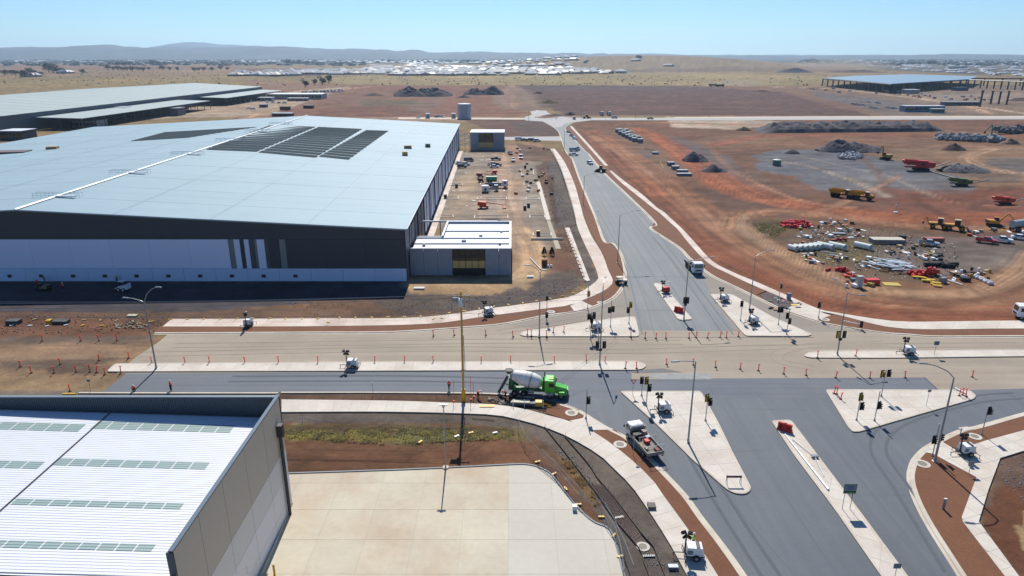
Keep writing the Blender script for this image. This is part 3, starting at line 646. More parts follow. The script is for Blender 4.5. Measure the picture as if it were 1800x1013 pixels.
# concrete yard
ypts = [(-60,56),(-25.5,66.8)]
YK = [(509,834),(700,828),(811,823),(900,818.5),(925,818.5),(945,823),(967,835),(989,864),(1022,902),(1044,920),(1068,931),(1080,955),(1089,989),(1096,1020),(1110,1120)]
yw = catmull(W(YK), 3)
xs_split = G(868, 930)[0]
paving('concrete_yard', [(-33, yw[3][1]-.9)]+yw[3:]+[(G(1110,1120)[0], 30), (-25.75, 30), (-25.75, 67.9), (-33, 67.9)], (5.2, 5.2), 0, 0.06, yard_tan, gap=0.03, world=True, pick=lambda x, y: yard_tan if x < xs_split else yard_pale, off=(1.4, 0.3))
kerb([(470,835.5)]+YK[1:], 0.22, 0.17, side=1, mat=M('yard_kerb', C(170,172,172), 0.8, var=0.05), smooth=4)
# service pits
pit_cc = 0
def pit(px, py, r, z, near):
    global pit_cc; pit_cc += 1
    x, y = G(px, py); o = empty('manhole', 'round concrete manhole collar set in %s' % near, 'manhole', (x, y, z), 0, 'manholes in the verges')
    MB().lathe([(r, 0), (r, 0.04), (r*0.62, 0.05), (r*0.6, 0.02)], n=20).build('collar', concrete, o); MB().lathe([(r*0.58, 0), (r*0.58, 0.035)], n=16).build('cover', M('iron_cover', C(150,140,126), 0.7), o)
pit(968,549.5,0.9,0.13,'the mulch strip left of the north-west crossing ramp'); pit(1055,533,0.7,0.13,'the mulch strip at the north-west corner bend')
pit(1004.5,727.5,0.95,0.13,'the small mulch triangle beside the concrete truck'); pit(1090,783,0.9,0.13,'the mulch strip beside the parked tray truck')
pit(1621,817,0.95,0.13,'the mulch bed on the south-east corner'); pit(1713,769,0.9,0.13,'the mulch strip by the south-east trailer')
pit(1450,563,0.9,0.13,'the mulch strip of the north-east corner'); pit(1130,961.5,0.75,0.02,'the unfinished gravel path strip')
# ------------------------------------------------------------ distant hills
def ridge(name, prof, D, depth, col, seed, kids=0.0):
    m = M('hill_'+name, col, 0.95, var2=0.4, scale2=0.0016, var=0.3, scale=0.006)
    pxs = np.arange(-1300, 3100, 9); tops = 97-(97-np.interp(pxs, [p[0] for p in prof], [p[1] for p in prof]))*(.84 if kids > 3 else .93)
    rows = 14; vs = []; Hm = []
    for j in range(rows):
        f = j/(rows-1); prf = math.sin(f*math.pi/2)**1.3 if f < 1 else 1
        for i, (px, ty) in enumerate(zip(pxs, tops)):
            Y = D-depth*(1-f); X = (px-900)/F*D*1.055
            z = zat(900, D, ty+kids*(float(fbm(np.array([px/14.0]), np.array([seed*1.0]), seed, 3)[0])-0.35)); n = (float(fbm(np.array([X/900.0]), np.array([Y/500.0+seed]), seed)[0])-0.5)
            zz = max(z*prf*(1+n*0.9*(1-f)), -1.0)
            vs.append((X, Y+n*200*(1-f), zz if j else -2.0))
    nc = len(pxs)
    for i in range(nc): vs.append((vs[(rows-1)*nc+i][0], D+depth*0.6, -2.0))
    fs = [(j*nc+i, j*nc+i+1, (j+1)*nc+i+1, (j+1)*nc+i) for j in range(rows) for i in range(nc-1)]
    mb = MB(); mb.add(vs, fs); tag(mb.build(name, m, smooth=True), kind='structure')
ridge('hills', [(-1300,80),(-300,79),(0,79),(50,81),(100,82),(180,80),(250,79),(275,75.5),(300,79),(340,82),(375,80),(430,80),(480,79),(540,79),(570,81),(620,83),(640,84),(660,83),(700,86),(720,88),(750,86),(775,91),(810,91),(850,90),(900,92),(975,92.5),(1062,94),(1175,97),(1300,97.5),(1500,97.5),(1540,96),(1570,95),(1590,94.6),(1620,95),(1650,97.5),(1900,98),(3100,97)], 9500, 2500, C(78,80,84), 3, 4.0)
ridge('far_hills', [(-1300,86),(0,86),(330,84),(375,75),(400,72),(415,72.5),(430,76),(500,79),(600,85),(800,92),(850,90),(1000,97),(1100,94),(1175,96),(1500,96.4),(1700,96),(1730,95),(1775,93),(1800,91),(1900,88),(2200,92),(3100,96)], 13500, 1800, C(70,76,86), 8, 2.5)
# ------------------------------------------------------------ trees
bark = M('bark', C(110, 90, 70), 0.9); 
def leafmat(n, r, g, b): return M('foliage_'+n, C(r, g, b, 0.55), 0.8, rnd=0.12, var=0.35, scale=0.6)
def tree_mesh(seed, h, w, n=260, leaf=0.5):
    r = random.Random(seed); tb = MB(); tb.tube((0, 0, 0), (0.1, 0, h*0.5), w*0.05, w*0.025, 6)
    cl = []
    for i in range(9):
        a = r.random()*6.28; d = r.uniform(0.1, 0.36)*w; z = h*r.uniform(0.38, 0.8); c = (math.cos(a)*d, math.sin(a)*d, z)
        tb.tube((0.05, 0, h*r.uniform(0.2, 0.42)), c, w*0.02, w*0.008, 5); cl.append((c, r.uniform(0.2, 0.32)*w))
    cb = MB()
    for i in range(n):
        c, R_ = r.choice(cl); v = Vector((r.gauss(0, 1), r.gauss(0, 1), r.gauss(0, .8))).normalized()*R_*r.uniform(0.55, 1.05)
        p = Vector(c)+v; s = leaf*r.uniform(0.6, 1.4); u = Vector((r.gauss(0, 1), r.gauss(0, 1), r.gauss(0, 1))).normalized(); t = u.orthogonal().normalized(); u2 = u.cross(t)
        cb.add([p-t*s, p-u2*s*0.7, p+t*s, p+u2*s*0.7+u*s*0.3], [(0, 1, 2, 3)])
    return tb, cb
TREEK = {}
def tree(px, py, h, kind, label, group=None, w=None):
    key = kind
    if key not in TREEK:
        rgb = dict(dark=(58, 70, 48), olive=(96, 98, 62), dry=(120, 108, 76), conifer=(44, 62, 52))[kind.split('_')[0]]
        def fn(kind=kind, rgb=rgb):
            o = empty('tree', 'x', 'tree'); tb, cb = tree_mesh(hash(kind) % 97 if False else len(TREEK)*7+3, 10, 10, 420, 0.62)
            tb.build('trunk', bark, o); cb.build('crown', leafmat(kind, *rgb), o); return o
        TREEK[key] = Kind(fn)
    x, y = G(px, py); s = h/10; ws = (w or h)/10
    return TREEK[key].put((x, y, hill_z(np.array([x]), np.array([y]))[0] if y > 1500 else 0), random.random()*6, label, group, (ws, ws, s))
for i, (px, py, h) in enumerate([(537,153,13),(553,150,10),(567,149,15),(578,146,14)]):
    tree(px, py, h, 'dark_a' if i % 2 else 'dark_b', '%s dark green tree from the left on dry grass behind the far car park' % ORD[i], 'four dark trees on the dry grass')
g2 = [(190,123,18),(199,124,14),(208,124,16),(216,125,14),(224,125,15),(233,126,17),(243,125,14),(252,126,15),(262,124,12),(285,124,17),(298,124,13),(312,125,14),(342,126,14),(350,125,12),(358,125,14),(372,125,13),(388,123,15),(400,124,12)]
for i, (px, py, h) in enumerate(g2): tree(px, py, h, 'olive_a' if i % 3 else 'olive_b', '%s olive tree from the left in the row across the dry paddock' % ORD[i], 'trees in the row across the dry paddock', w=h*1.3)
g3 = [(86,127,26),(94,128,24),(101,129,16),(110,127,14),(20,132,14),(28,133,13),(38,133,12),(44,136,16),(52,130,18),(60,133,13),(73,135,12),(8,133,14),(145,130,12)]
g3.sort()
for i, (px, py, h) in enumerate(g3): tree(px, py, h, 'olive_a' if i % 2 else 'dark_a', '%s green tree from the left by the farm sheds' % ORD[i], 'trees by the farm sheds', w=h*1.25)
FT = []
for i, (px, py, h) in enumerate([(208,117,20),(220,117,26),(229,117,22),(268,115,24),(278,115,26),(288,115,20),(505,114,28),(516,113,22),(527,113,26),(541,114,20),(552,113,24),(640,114,18),(1122,118,20),(1015,112,24),(1030,119,16),(684,111,20),(735,111,20),(823,111,20),(1425,112,26),(1434,113,22),(1418,113,18),(1640,114,26),(1632,115,20)]):
    FT.append((px, py, h))
for i, (px, py, h) in enumerate(sorted(FT)):
    tree(px, py, h, ('dark_a', 'dark_b', 'olive_b')[i % 3], '%s dark tree from the left among the far suburb' % ORD[i], 'trees scattered through the far suburb', w=h*1.4)
# far woodland and suburb greenery that reads as one mass
fw = MB(); r2 = random.Random(5)
for i in range(5200):
    band = r2.random()
    py = 102.5+abs(r2.gauss(0, 1))*3.2 if band < 0.7 else r2.uniform(104, 116)
    px = r2.uniform(-200, 2000)
    if 1000 < px < 1400 and py > 104: continue
    if py > 111 and not (px > 1400 or px < 640): continue
    x, y = G(px, min(py, 117)); s = r2.uniform(5, 12)*(1+y/9000); hh = r2.uniform(5, 12)
    n = 6; ph = r2.random()*6
    ring = [(x+s*1.6*math.cos(ph+6.283*k/n), y+s*math.sin(ph+6.283*k/n), -0.5) for k in range(n)]; r_top = [(x+s*0.8*math.cos(ph+6.283*k/n)*r2.uniform(.6, 1.2), y+s*0.6*math.sin(ph+6.283*k/n), hh*r2.uniform(0.7, 1)) for k in range(n)]
    fw.add(ring+r_top, [(k, (k+1) % n, n+(k+1) % n, n+k) for k in range(n)]+[tuple(range(n, 2*n))])
tag(fw.build('far_woodland', M('far_foliage', C(70, 80, 66, 0.5), 0.9, var2=0.4, scale2=0.01)), 'dark band of distant trees below the hills', 'woodland', kind='stuff')
# ------------------------------------------------------------ houses of the suburb
roofs = [('white', M('roof_white', C(226, 226, 228, .5), 0.7, spec=.2)), ('pale grey', M('roof_pale', C(186, 190, 196), 0.7, spec=.2)), ('mid grey', M('roof_mid', C(140, 142, 150), 0.5)), ('dark grey', M('roof_dark', C(84, 86, 94), 0.6)), ('cream', M('roof_cream', C(222, 212, 196), 0.6))]
hwall = [M('wall_cream', C(214, 202, 186), 0.8), M('wall_brick', C(168, 130, 110), 0.8)]
def house_meshes():
    out = []
    for k in range(3):
        w, d = [(20, 13), (16, 14), (24, 12)][k]
        wm = B((0, 0, 1.35), (w, d, 2.7)); rm = MB(); e = 0.8; a, b = w/2+e, d/2+e; rl = max(w/2-d/2, 1)
        rm.add([(-a, -b, 2.6), (a, -b, 2.6), (a, b, 2.6), (-a, b, 2.6), (-rl, 0, 5.6), (rl, 0, 5.6)], [(0, 1, 5, 4), (1, 2, 5), (2, 3, 4, 5), (3, 0, 4), (3, 2, 1, 0)])
        if k != 1: rm.add([(w*.1, -b-4, 2.6), (w*.1+8, -b-4, 2.6), (w*.1+8, 0, 2.6), (w*.1, 0, 2.6), (w*.1+4, -b-1, 4.9), (w*.1+4, 0, 4.9)], [(0, 1, 4), (1, 2, 5, 4), (3, 0, 4, 5)]); wm.bb(w*.1+0.6, w*.1+7.4, -d/2-4, -d/2, 0, 2.6)
        gl = MB()
        for q in range(3): gl.bb(-w/2+1.5+q*w/3.5, -w/2+3.4+q*w/3.5, -d/2-0.06, -d/2-0.02, 1.0, 2.2)
        out.append((wm.mesh('wall'), rm.mesh('roof'), gl.mesh('window')))
    return out
HM = house_meshes(); hcache = {}
def house(x, y, rz, k, ri, wi, label, group, sc=1.0):
    wm, rm, gm = HM[k]; root = empty('house', label, 'house', (x, y, 0 if y < 1500 else float(hill_z(np.array([x]), np.array([y]))[0])), rz, group); root.scale = (sc, sc, sc*1.15)
    for nm, me, mt in (('wall', wm, hwall[wi]), ('roof', rm, roofs[ri][1]), ('window', gm, glass)):
        key = (nm, k, mt.name)
        if key not in hcache: m2 = me.copy(); m2.materials.append(mt); hcache[key] = m2
        o = bpy.data.objects.new(nm, hcache[key]); COL.objects.link(o); o.parent = root
rh = random.Random(11); nh = 0
ROWS = [(415,520,134,12,'nearest row at the left end'),(425,640,131.5,12,'second row at the left end'),(470,700,129.5,12,'third row at the left end'),(510,800,127.5,12,'fourth row of the left block'),(560,640,126,15,'short row behind the left block'),(720,800,131,12,'nearest row of the middle block'),(690,900,133,13,'front street of the middle block'),(760,905,128.5,12,'second row of the middle block'),(740,880,126.5,12,'third row of the middle block'),(820,1000,125,11,'rear street of the right block'),(835,1020,122.5,11,'second last row of the right block'),(860,1030,130,12,'middle row of the right block'),(905,1010,127.5,12,'row behind the middle row of the right block'),(960,1100,129,16,'row at the far right end'),(850,1010,119.5,11,'last row but two on the skyline side'),(870,1010,117,10,'last row but one on the skyline side'),(1000,1050,124.5,12,'small group below the grass rise'),(930,985,132.5,16,'pair of large houses at the front right'),(830,1012,114.8,10,'last row on the skyline side')]
for (x0, x1, py, st, nm) in ROWS:
    px = x0; k = 0
    while px < x1 and nh < 300 and k < 30:
        x, y = G(px+rh.uniform(-2, 2), py+rh.uniform(-0.5, 0.5)); ri = rh.choices(range(5), (5, 4, 3, 2.6, 1.2))[0]; sc = rh.uniform(1.25, 1.6)*min(1.25, max(0.9, y/1700))
        house(x, y, rh.choice((0, 0, math.pi/2, math.pi))+rh.uniform(-0.1, 0.1), rh.randrange(3), ri, rh.randrange(2), '%s-roofed house, %s from the left, %s' % (roofs[ri][0].replace(' ', '-'), ORD[k], nm), 'suburban houses beyond the dry grass', sc)
        px += st*rh.uniform(1.05, 1.75); k += 1; nh += 1
for px, py, ri, lb in [(1117,118.5,0,'large white roofed farmhouse alone on the grass rise'),(55,135.5,3,'dark roofed farm shed among trees at the far left'),(115,129.5,2,'long grey farm shed beside the tall paddock trees'),(1175,121,2,'grey roofed shed on the dark earth below the rise')]:
    x, y = G(px, py); house(x, y, 0, 2, ri, 0, lb, None, 1.7)
# the further suburb: past counting, joined
sr = [MB() for _ in range(3)]
for i in range(900):
    py = rh.uniform(114, 131); px = rh.uniform(640 if py < 124 else 470, 1010+(py-114)*4); x, y = G(px, py)
    if fbm(np.array([px/22.0]), np.array([py/1.6]), 45)[0] < 0.5: continue
    w, d = rh.uniform(8, 12)*y/1900, rh.uniform(7, 10); sr[rh.choices((0, 1, 2), (5, 4, 3))[0]].add([(x-w, y-d, 3), (x+w, y-d, 3), (x+w, y+d, 3), (x-w, y+d, 3), (x-w*.4, y, 6.5), (x+w*.4, y, 6.5)], [(0, 1, 5, 4), (1, 2, 5), (2, 3, 4, 5), (3, 0, 4)])
for i in range(5200):
    px = rh.uniform(-60, 1900); py = rh.choice((rh.uniform(103.5, 108), rh.uniform(105, 111), rh.uniform(107, 113)))
    if px < 640 and py > 109.5: continue
    if 640 <= px < 1000 and not (106 < py < 114): continue
    if 1000 <= px < 1420 and py > 104.5: continue
    if px > 1420 and py > 108: py = rh.uniform(106, 113 + (px-1420)*0.06)
    if px > 1420 and rh.random() < 0.25: continue
    if fbm(np.array([px/30.0]), np.array([py/2.2]), 44)[0] < 0.45: continue
    x, y = G(px, py); w = rh.uniform(9, 15)*(1+max(y-2500, 0)/9000); d = w*0.6; h = 3.0
    m = sr[rh.choices((0, 1, 2), (5, 3, 2))[0]]
    m.add([(x-w, y-d, 2), (x+w, y-d, 2), (x+w, y+d, 2), (x-w, y+d, 2), (x-w*.4, y, 2+h), (x+w*.4, y, 2+h), (x-w, y-d, -1), (x+w, y-d, -1)], [(0, 1, 5, 4), (1, 2, 5), (2, 3, 4, 5), (3, 0, 4), (6, 7, 1, 0)])
for m, (nm, mt) in zip(sr, (roofs[0], roofs[1], roofs[2])): tag(m.build('far_suburb', mt), 'distant suburb of %s roofs below the hills' % nm, 'suburb', kind='stuff')
for px, py, w, h, lb in [(1683,121.5,55,9,'long white factory roof in the suburb at the right'),(1600,111,40,8,'bright white warehouse far behind the steel frame building'),(1320,101.5,110,22,'pale distribution shed on the horizon left of centre right'),(1740,114,40,8,'white shed roof beyond the right end of the steel frame'),(210,107.5,70,10,'white long shed in the far town, centre left')]:
    x, y = G(px, py); o = empty('distant_shed', lb, 'shed', (x, y, 0)); B((0, 0, h/2), (w, w*0.5, h)).build('wall', hwall[0], o); B((0, 0, h+0.4), (w+2, w*0.5+2, 0.8)).build('roof', roofs[0][1], o)
# ------------------------------------------------------------ main warehouse
X0, Y0 = -24.5, 151.7
def sk(x, y, z): return (x-(y-Y0)*0.024, y, z)
XR, XW, YB = -112.0, -236.0, 404.0
ZE, ZR, ZW = 12.4, 16.9, 10.6
wh = empty('warehouse', 'huge warehouse with pale blue-grey metal roof and dark cladding in the left half', 'warehouse', (X0, Y0, 0))
def wl(x, y, z): p = sk(x, y, z); return (p[0]-X0, p[1]-Y0, p[2])
def quadmesh(name, Q, mat, parent, th=None):
    mb = MB(); mb.add(Q, [tuple(range(len(Q)))]); return mb.build(name, mat, parent)
def hexa(mb, a, b, c, d, t):
    """slab on four corners, thickness t downwards"""
    lo = [(p[0], p[1], p[2]-t) for p in (a, b, c, d)]
    mb.add([*lo, a, b, c, d], [(3, 2, 1, 0), (4, 5, 6, 7), (0, 1, 5, 4), (1, 2, 6, 5), (2, 3, 7, 6), (3, 0, 4, 7)]); return mb
def zroof(x): return ZE+(ZR-ZE)*(X0-x)/(X0-XR) if x > XR else ZR+(ZW-ZR)*(XR-x)/(XR-XW)
roofm = M('zincalume_roof', C(166, 192, 200, 0.62), 0.6, metal=0.0, rnd=0.018, spec=0.25, var2=0.04, scale2=0.04, streak=(0, 0.015, 1.5, 0.06))
seam = M('roof_seam', C(134, 164, 174, 0.6), 0.5)
clad_d = M('dark_cladding', C(84, 85, 90, 0.62), 0.6, streak=(0, 1.5, 1.5, 0.03), rnd=0.03)
clad_l = M('pale_cladding', C(222, 232, 252, .9), 0.5, rnd=0.02)
precast = M('precast_panel', C(204, 220, 244, .85), 0.8, var=0.03, rnd=0.03)
trans = M('translucent_sheet', C(150, 162, 160), 0.3)
n = 33
for i in range(n):
    ya = Y0-0.4+(YB-Y0+0.8)*i/n; yb = Y0-0.4+(YB-Y0+0.8)*(i+1)/n; g = 0.035
    for xa, xb in ((X0+0.5, XR+0.3), (XR-0.3, XW-0.4)):
        mb = MB(); zl = random.uniform(0, 0.03)
        hexa(mb, wl(xa, ya+g, zroof(xa)+zl), wl(xb, ya+g, zroof(xb)+zl), wl(xb, yb-g, zroof(xb)+zl), wl(xa, yb-g, zroof(xa)+zl), 0.12); mb.build('roof_sheet', roofm, wh)
mb = MB()
for xa, xb in ((X0+0.45, XR), (XR, XW-0.35)):
    hexa(mb, wl(xa, Y0-0.35, zroof(xa)-0.05), wl(xb, Y0-0.35, zroof(xb)-0.05), wl(xb, YB+0.35, zroof(xb)-0.05), wl(xa, YB+0.35, zroof(xa)-0.05), 0.2)
mb.build('roof_deck', seam, wh)
mb = MB(); 
for s in (-1, 1): mb.add([wl(XR, Y0-0.5, ZR+0.42), wl(XR, YB+0.5, ZR+0.42), wl(XR+s*0.42, YB+0.5, ZR+0.2), wl(XR+s*0.42, Y0-0.5, ZR+0.2)], [(0, 1, 2, 3)])
mb.build('ridge_cap', M('ridge_white', C(226,236,240,.7), .5), wh)
# ventilator frames beside the ridge, pipe and step lines
for t in (0.06, 0.2, 0.36, 0.52, 0.66, 0.8):
    y = Y0+(YB-Y0)*t; mb = MB()
    for dx in (-6, -4, -2, 1.5, 3.5, 5.5):
        p = wl(XR+dx, y, zroof(XR+dx)); q = wl(XR+dx, y+1.6, zroof(XR+dx)); mb.tube(p, (p[0], p[1], p[2]+1.1), 0.05, n=4); mb.tube(q, (q[0], q[1], q[2]+1.1), 0.05, n=4)
    for yy, zz in ((0, 1.1), (1.6, 1.1), (0, 0.6)): mb.tube(*[tuple(Vector(wl(XR+d, y+yy, ZR+zz-0.3))) for d in (-6, 5.5)], 0.05, n=4)
    mb.box(wl(XR+2.5, y-0.6, ZR+0.25), (5, 0.8, 0.25)); mb.build('guard_rail', whitem, wh)
mb = MB(); mb.add([wl(X0-22, Y0, zroof(X0-22)+0.045), wl(X0-22.25, Y0, zroof(X0-22.25)+0.045), wl(X0-22.25, YB, zroof(X0-22.25)+0.045), wl(X0-22, YB, zroof(X0-22)+0.045)], [(0, 1, 2, 3)])
for X in (X0-44, X0-66, XR-25, XR-50, XR-76):
    mb.add([wl(X, Y0, zroof(X)+0.045), wl(X-0.2, Y0, zroof(X-0.2)+0.045), wl(X-0.2, YB, zroof(X-0.2)+0.045), wl(X, YB, zroof(X)+0.045)], [(0, 1, 2, 3)])
mb.build('sheet_lap', seam, wh)
mb = MB(); mb.tube(wl(X0+0.55, Y0-0.4, ZE+0.1), wl(X0+0.55, YB, ZE+0.1), 0.14, n=5); mb.tube(wl(X0+0.5, Y0-0.45, ZE+0.05), wl(XR, Y0-0.45, ZR+0.05), 0.12, n=5); mb.tube(wl(XR, Y0-0.45, ZR+0.05), wl(XW, Y0-0.45, ZW+0.05), 0.12, n=5); mb.build('barge_flashing', whitem, wh)
# front wall
def fx(px, z):   # photo column to wall coordinate on the front plane
    zc = Y0*CP-(z-H)*SP; return (px-900)/F*zc
z1, z2 = zat(700, Y0, 472), zat(700, Y0, 421)
mb = MB(); mb.add([(p[0]-X0, 0.0, p[1]) for p in [(X0, 0), (X0, ZE-0.1), (XR, ZR-0.1), (XW, ZW-0.1), (XW, 0)]], [(0, 1, 2, 3, 4)]); mb.build('gable_wall', clad_d, wh)
# precast base panels, then cladding bands standing proud of the wall
x = X0-0.05
while x > X0-172:
    w = 7.4; B(((x-w/2)-X0, -0.14, z1/2), (w-0.06, 0.24, z1)).build('precast_panel', precast, wh)
    if x < X0-20: B(((x-w/2)-X0, -0.29, z1*0.42), (1.0, 0.06, 0.7)).build('vent_grille', dark, wh)
    x -= w
z3 = zat(700, Y0, 485)
def band(pxa, pxb, za, zb, mat, y=-0.08, name='wall_sheet', step=9.0):
    a = fx(pxa, (za+zb)/2)-X0; b = fx(pxb, (za+zb)/2)-X0; k = max(1, round((b-a)/step)); w = (b-a)/k
    for i in range(k): B((a+w*(i+0.5), y, (za+zb)/2), (w-0.04, 0.1, zb-za)).build(name, mat, wh)
band(-290, 404, z1+0.05, z2, clad_l)
clad_m = M('mid_grey_cladding', C(104, 106, 110), 0.6)
band(404.5, 413, z1+0.05, z2, trans, name='translucent_strip'); band(413.5, 424, z1+0.05, z2, clad_l, step=20); band(424.5, 431, z1+0.05, z2, clad_d, step=20)
band(431.5, 440, z1+0.05, z2, clad_l, step=20); band(440.5, 449, z1+0.05, z2, clad_m, step=20); band(449.5, 453, z1+0.05, z2, trans, name='translucent_strip'); band(453.5, 467, z1+0.05, z2, clad_l, step=20); band(467.5, 475, z1+0.05, z2, clad_m, step=20)
band(493, 504, z1+0.05, z2, trans, name='translucent_strip')
band(504.5, 713, z1+0.05, z2, clad_d, name='wall_sheet')
band(475.5, 492.5, z1+0.05, z2, clad_d, name='wall_sheet', step=20)
mb = MB(); x = -0.5
# rear and west walls
quadmesh('rear_wall', [wl(X0, YB, 0), wl(XW, YB, 0), wl(XW, YB, ZW-.1), wl(XR, YB, ZR-.1), wl(X0, YB, ZE-.1)], clad_d, wh)
quadmesh('west_wall', [wl(XW, YB, 0), wl(XW, Y0, 0), wl(XW, Y0, ZW-.1), wl(XW, YB, ZW-.1)], clad_d, wh)
quadmesh('east_wall', [wl(X0-0.1, Y0+0.02, 0), wl(X0-0.1, YB, 0), wl(X0-0.1, YB, ZE-.1), wl(X0-0.1, Y0+0.02, ZE-.1)], dark, wh)
# east wall: pale bays between dark gaps under a dark band
k = 31; L_ = YB-Y0-13
for i in range(k):
    ya = Y0+12+L_*i/k; yb = ya+L_/k*0.72; a = wl(X0, ya, 0); b = wl(X0, yb, 0); mt = clad_l if i > 3 else M('bay_cladding_grey', C(150, 150, 156), 0.6)
    mb = MB(); mb.add([(a[0], a[1], 0.4), (b[0], b[1], 0.4), (b[0], b[1], 10.6), (a[0], a[1], 10.6), (a[0]+.12, a[1], 0.4), (b[0]+.12, b[1], 0.4), (b[0]+.12, b[1], 10.6), (a[0]+.12, a[1], 10.6)], [(4, 5, 6, 7), (0, 4, 7, 3), (5, 1, 2, 6), (7, 6, 2, 3)]); mb.build('bay_panel', mt, wh)
mb = MB(); a = wl(X0, Y0+.2, 0); b = wl(X0, Y0+11, 0); mb.add([(a[0]+.05, a[1], 0), (b[0]+.05, b[1], 0), (b[0]+.05, b[1], 11.8), (a[0]+.05, a[1], 11.8)], [(0, 1, 2, 3)]); mb.build('bay_panel', M('bay_cladding_grey', C(150, 150, 156), 0.6), wh)
mb = MB()
for i in range(14):
    p = wl(X0+0.3, Y0+6+i*17.5, 0); mb.tube((p[0], p[1], 0), (p[0], p[1], 11.6), 0.13, n=5)
mb.build('downpipe', black, wh)
o = sheet('apron_path', [ (sk(X0+0.2, Y0+12, 0)[0], Y0+34), (sk(X0+2.2, Y0+12, 0)[0], Y0+34), (sk(X0+3.0, YB-22, 0)[0], YB-24), (sk(X0+.2, YB-22, 0)[0], YB-24)], 0.02, concrete_pink, True)
# solar arrays
pvm = M('solar_cells', C(70, 86, 92, 0.5), 0.85, spec=0.05, var=0.1, scale=1.0)
def array(px4, rows, label, gap=0.34):
    P = [G(px, py, z) for px, py, z in px4]; o = empty('solar_array', label, 'solar panels', (0, 0, 0), 0, None)
    (a, b, c, d) = P      # near-left, near-right, far-right, far-left
    for i in range(rows):
        f0 = i/rows; f1 = (i+1-gap)/rows
        q = []
        for f, dz in ((f0, 0.12), (f1, 0.25)):
            for (s, e) in ((a, d), (b, c)):
                x = s[0]+(e[0]-s[0])*f; y = s[1]+(e[1]-s[1])*f; q.append((x, y, zroof(x+(y-Y0)*0.024)+dz))
        A_, B_, Dq, Cq = q[0], q[1], q[2], q[3]
        mb = MB(); hexa(mb, A_, B_, Cq, Dq, 0.05); mb.build('panel_row', pvm, o)
    return o
array([(363,270,15.5),(452,272.5,14.8),(557,227,14.8),(475,225,15.5)], 15, 'left block of solar panel rows on the warehouse roof')
array([(455,273.5,14.8),(555,281,14),(638,229.5,14),(562,227,14.8)], 15, 'middle block of solar panel rows on the warehouse roof')
array([(561,279,14),(613,284,13.5),(684,232,13.5),(645,231,14)], 15, 'narrow right block of solar panel rows on the warehouse roof')
array([(229,246,15.0),(330,239,16.4),(455,223,16.6),(290,230,15)], 12, 'faint block of solar panel rows on the far slope of the warehouse roof')
# bits on the roof
def crate(px, py, z, d, mat, name, label, cat, rz=0.2):
    x, y = G(px, py, z); zz = zroof(x+(y-Y0)*0.024)+0.05; o = empty(name, label, cat, (x, y, zz), rz)
    B((0, 0, 0.1), (d[0]*1.1, d[1]*1.1, 0.12)).build('pallet', timber, o); B((0, 0, 0.16+d[2]/2), d).build('load', mat, o); return o
crate(717,262,13,(3,2,1.0),M('tan_wrap',C(190,150,110),.7),'roof_pallet','tan stack of sheets on the roof right of the solar panels','pallet')
crate(712,274,13,(2,2,1.2),timber,'roof_pallet','small pale crate on the roof, nearest to the camera of the three','pallet'); crate(752,258,13,(2,2,1.2),M('green_grey',C(120,130,120),.7),'roof_pallet','grey-green crate on the roof near its right eave','pallet')
crate(92,258,14,(4,3,0.8),M('tan_wrap',C(190,150,110),.7),'roof_pallet','tan pallet on the far left part of the warehouse roof','pallet'); crate(20,262,14,(12,7,0.5),M('purple_brown_opening',C(120,104,108),.8),'roof_pallet','dark unfinished roof opening stacked with sheets at the left edge','pallet')
mb = MB(); 
for dx in (0, 3): 
    p = G(755+dx, 250, 13); mb.tube((p[0], p[1], 13.1), (p[0]+3, p[1]+1, 14.5), 0.06, n=4)
# ------------------------------------------------------------ west warehouse (grey roof)
lw = empty('warehouse', 'long low warehouse with beige-grey roof beyond the solar roof at far left', 'warehouse', (-350, 700, 0))
lr = M('beige_roof', C(190, 202, 198, 0.62), 0.7, spec=.15, streak=(0.0, 0.05, 0.5, 0.02), rnd=0.02)
P0 = G(0, 201, 12); P1 = G(472, 151.5, 12); 
def lwp(s, t, z):   # s along the eave 0..1, t away from it in metres
    ex, ey = -318+342, 905-470; bx, by = -342+(-318+342)*s, 330+(905-330)*s; return (bx-t+350, by-700, z)
for i in range(26):
    s0, s1 = i/26, (i+1)/26-0.001
    mb = MB(); hexa(mb, lwp(s0, -0.5, 12), lwp(s0, 85, 16.5), lwp(s1, 85, 16.5), lwp(s1, -0.5, 12), 0.15); mb.build('roof_sheet', lr, lw)
    mb = MB(); hexa(mb, lwp(s0, 85, 16.5), lwp(s0, 230, 9), lwp(s1, 230, 9), lwp(s1, 85, 16.5), 0.15); mb.build('roof_sheet', lr, lw)
def wallq(s0, t0, s1, t1, za, zb, name, mat): 
    a = lwp(s0, t0, 0); b = lwp(s1, t1, 0); mb = MB(); mb.add([(a[0], a[1], za), (b[0], b[1], za), (b[0], b[1], zb), (a[0], a[1], zb)], [(0, 1, 2, 3)]); mb.build(name, mat, lw)
wallq(0, 0, 1, 0, 0, 11.9, 'east_wall', M('blue_grey_cladding', C(108, 120, 130), 0.6)); wallq(0, 0, 0, 230, 0, 9, 'south_wall', clad_d); wallq(1, 0, 1, 230, 0, 9, 'north_wall', clad_d)
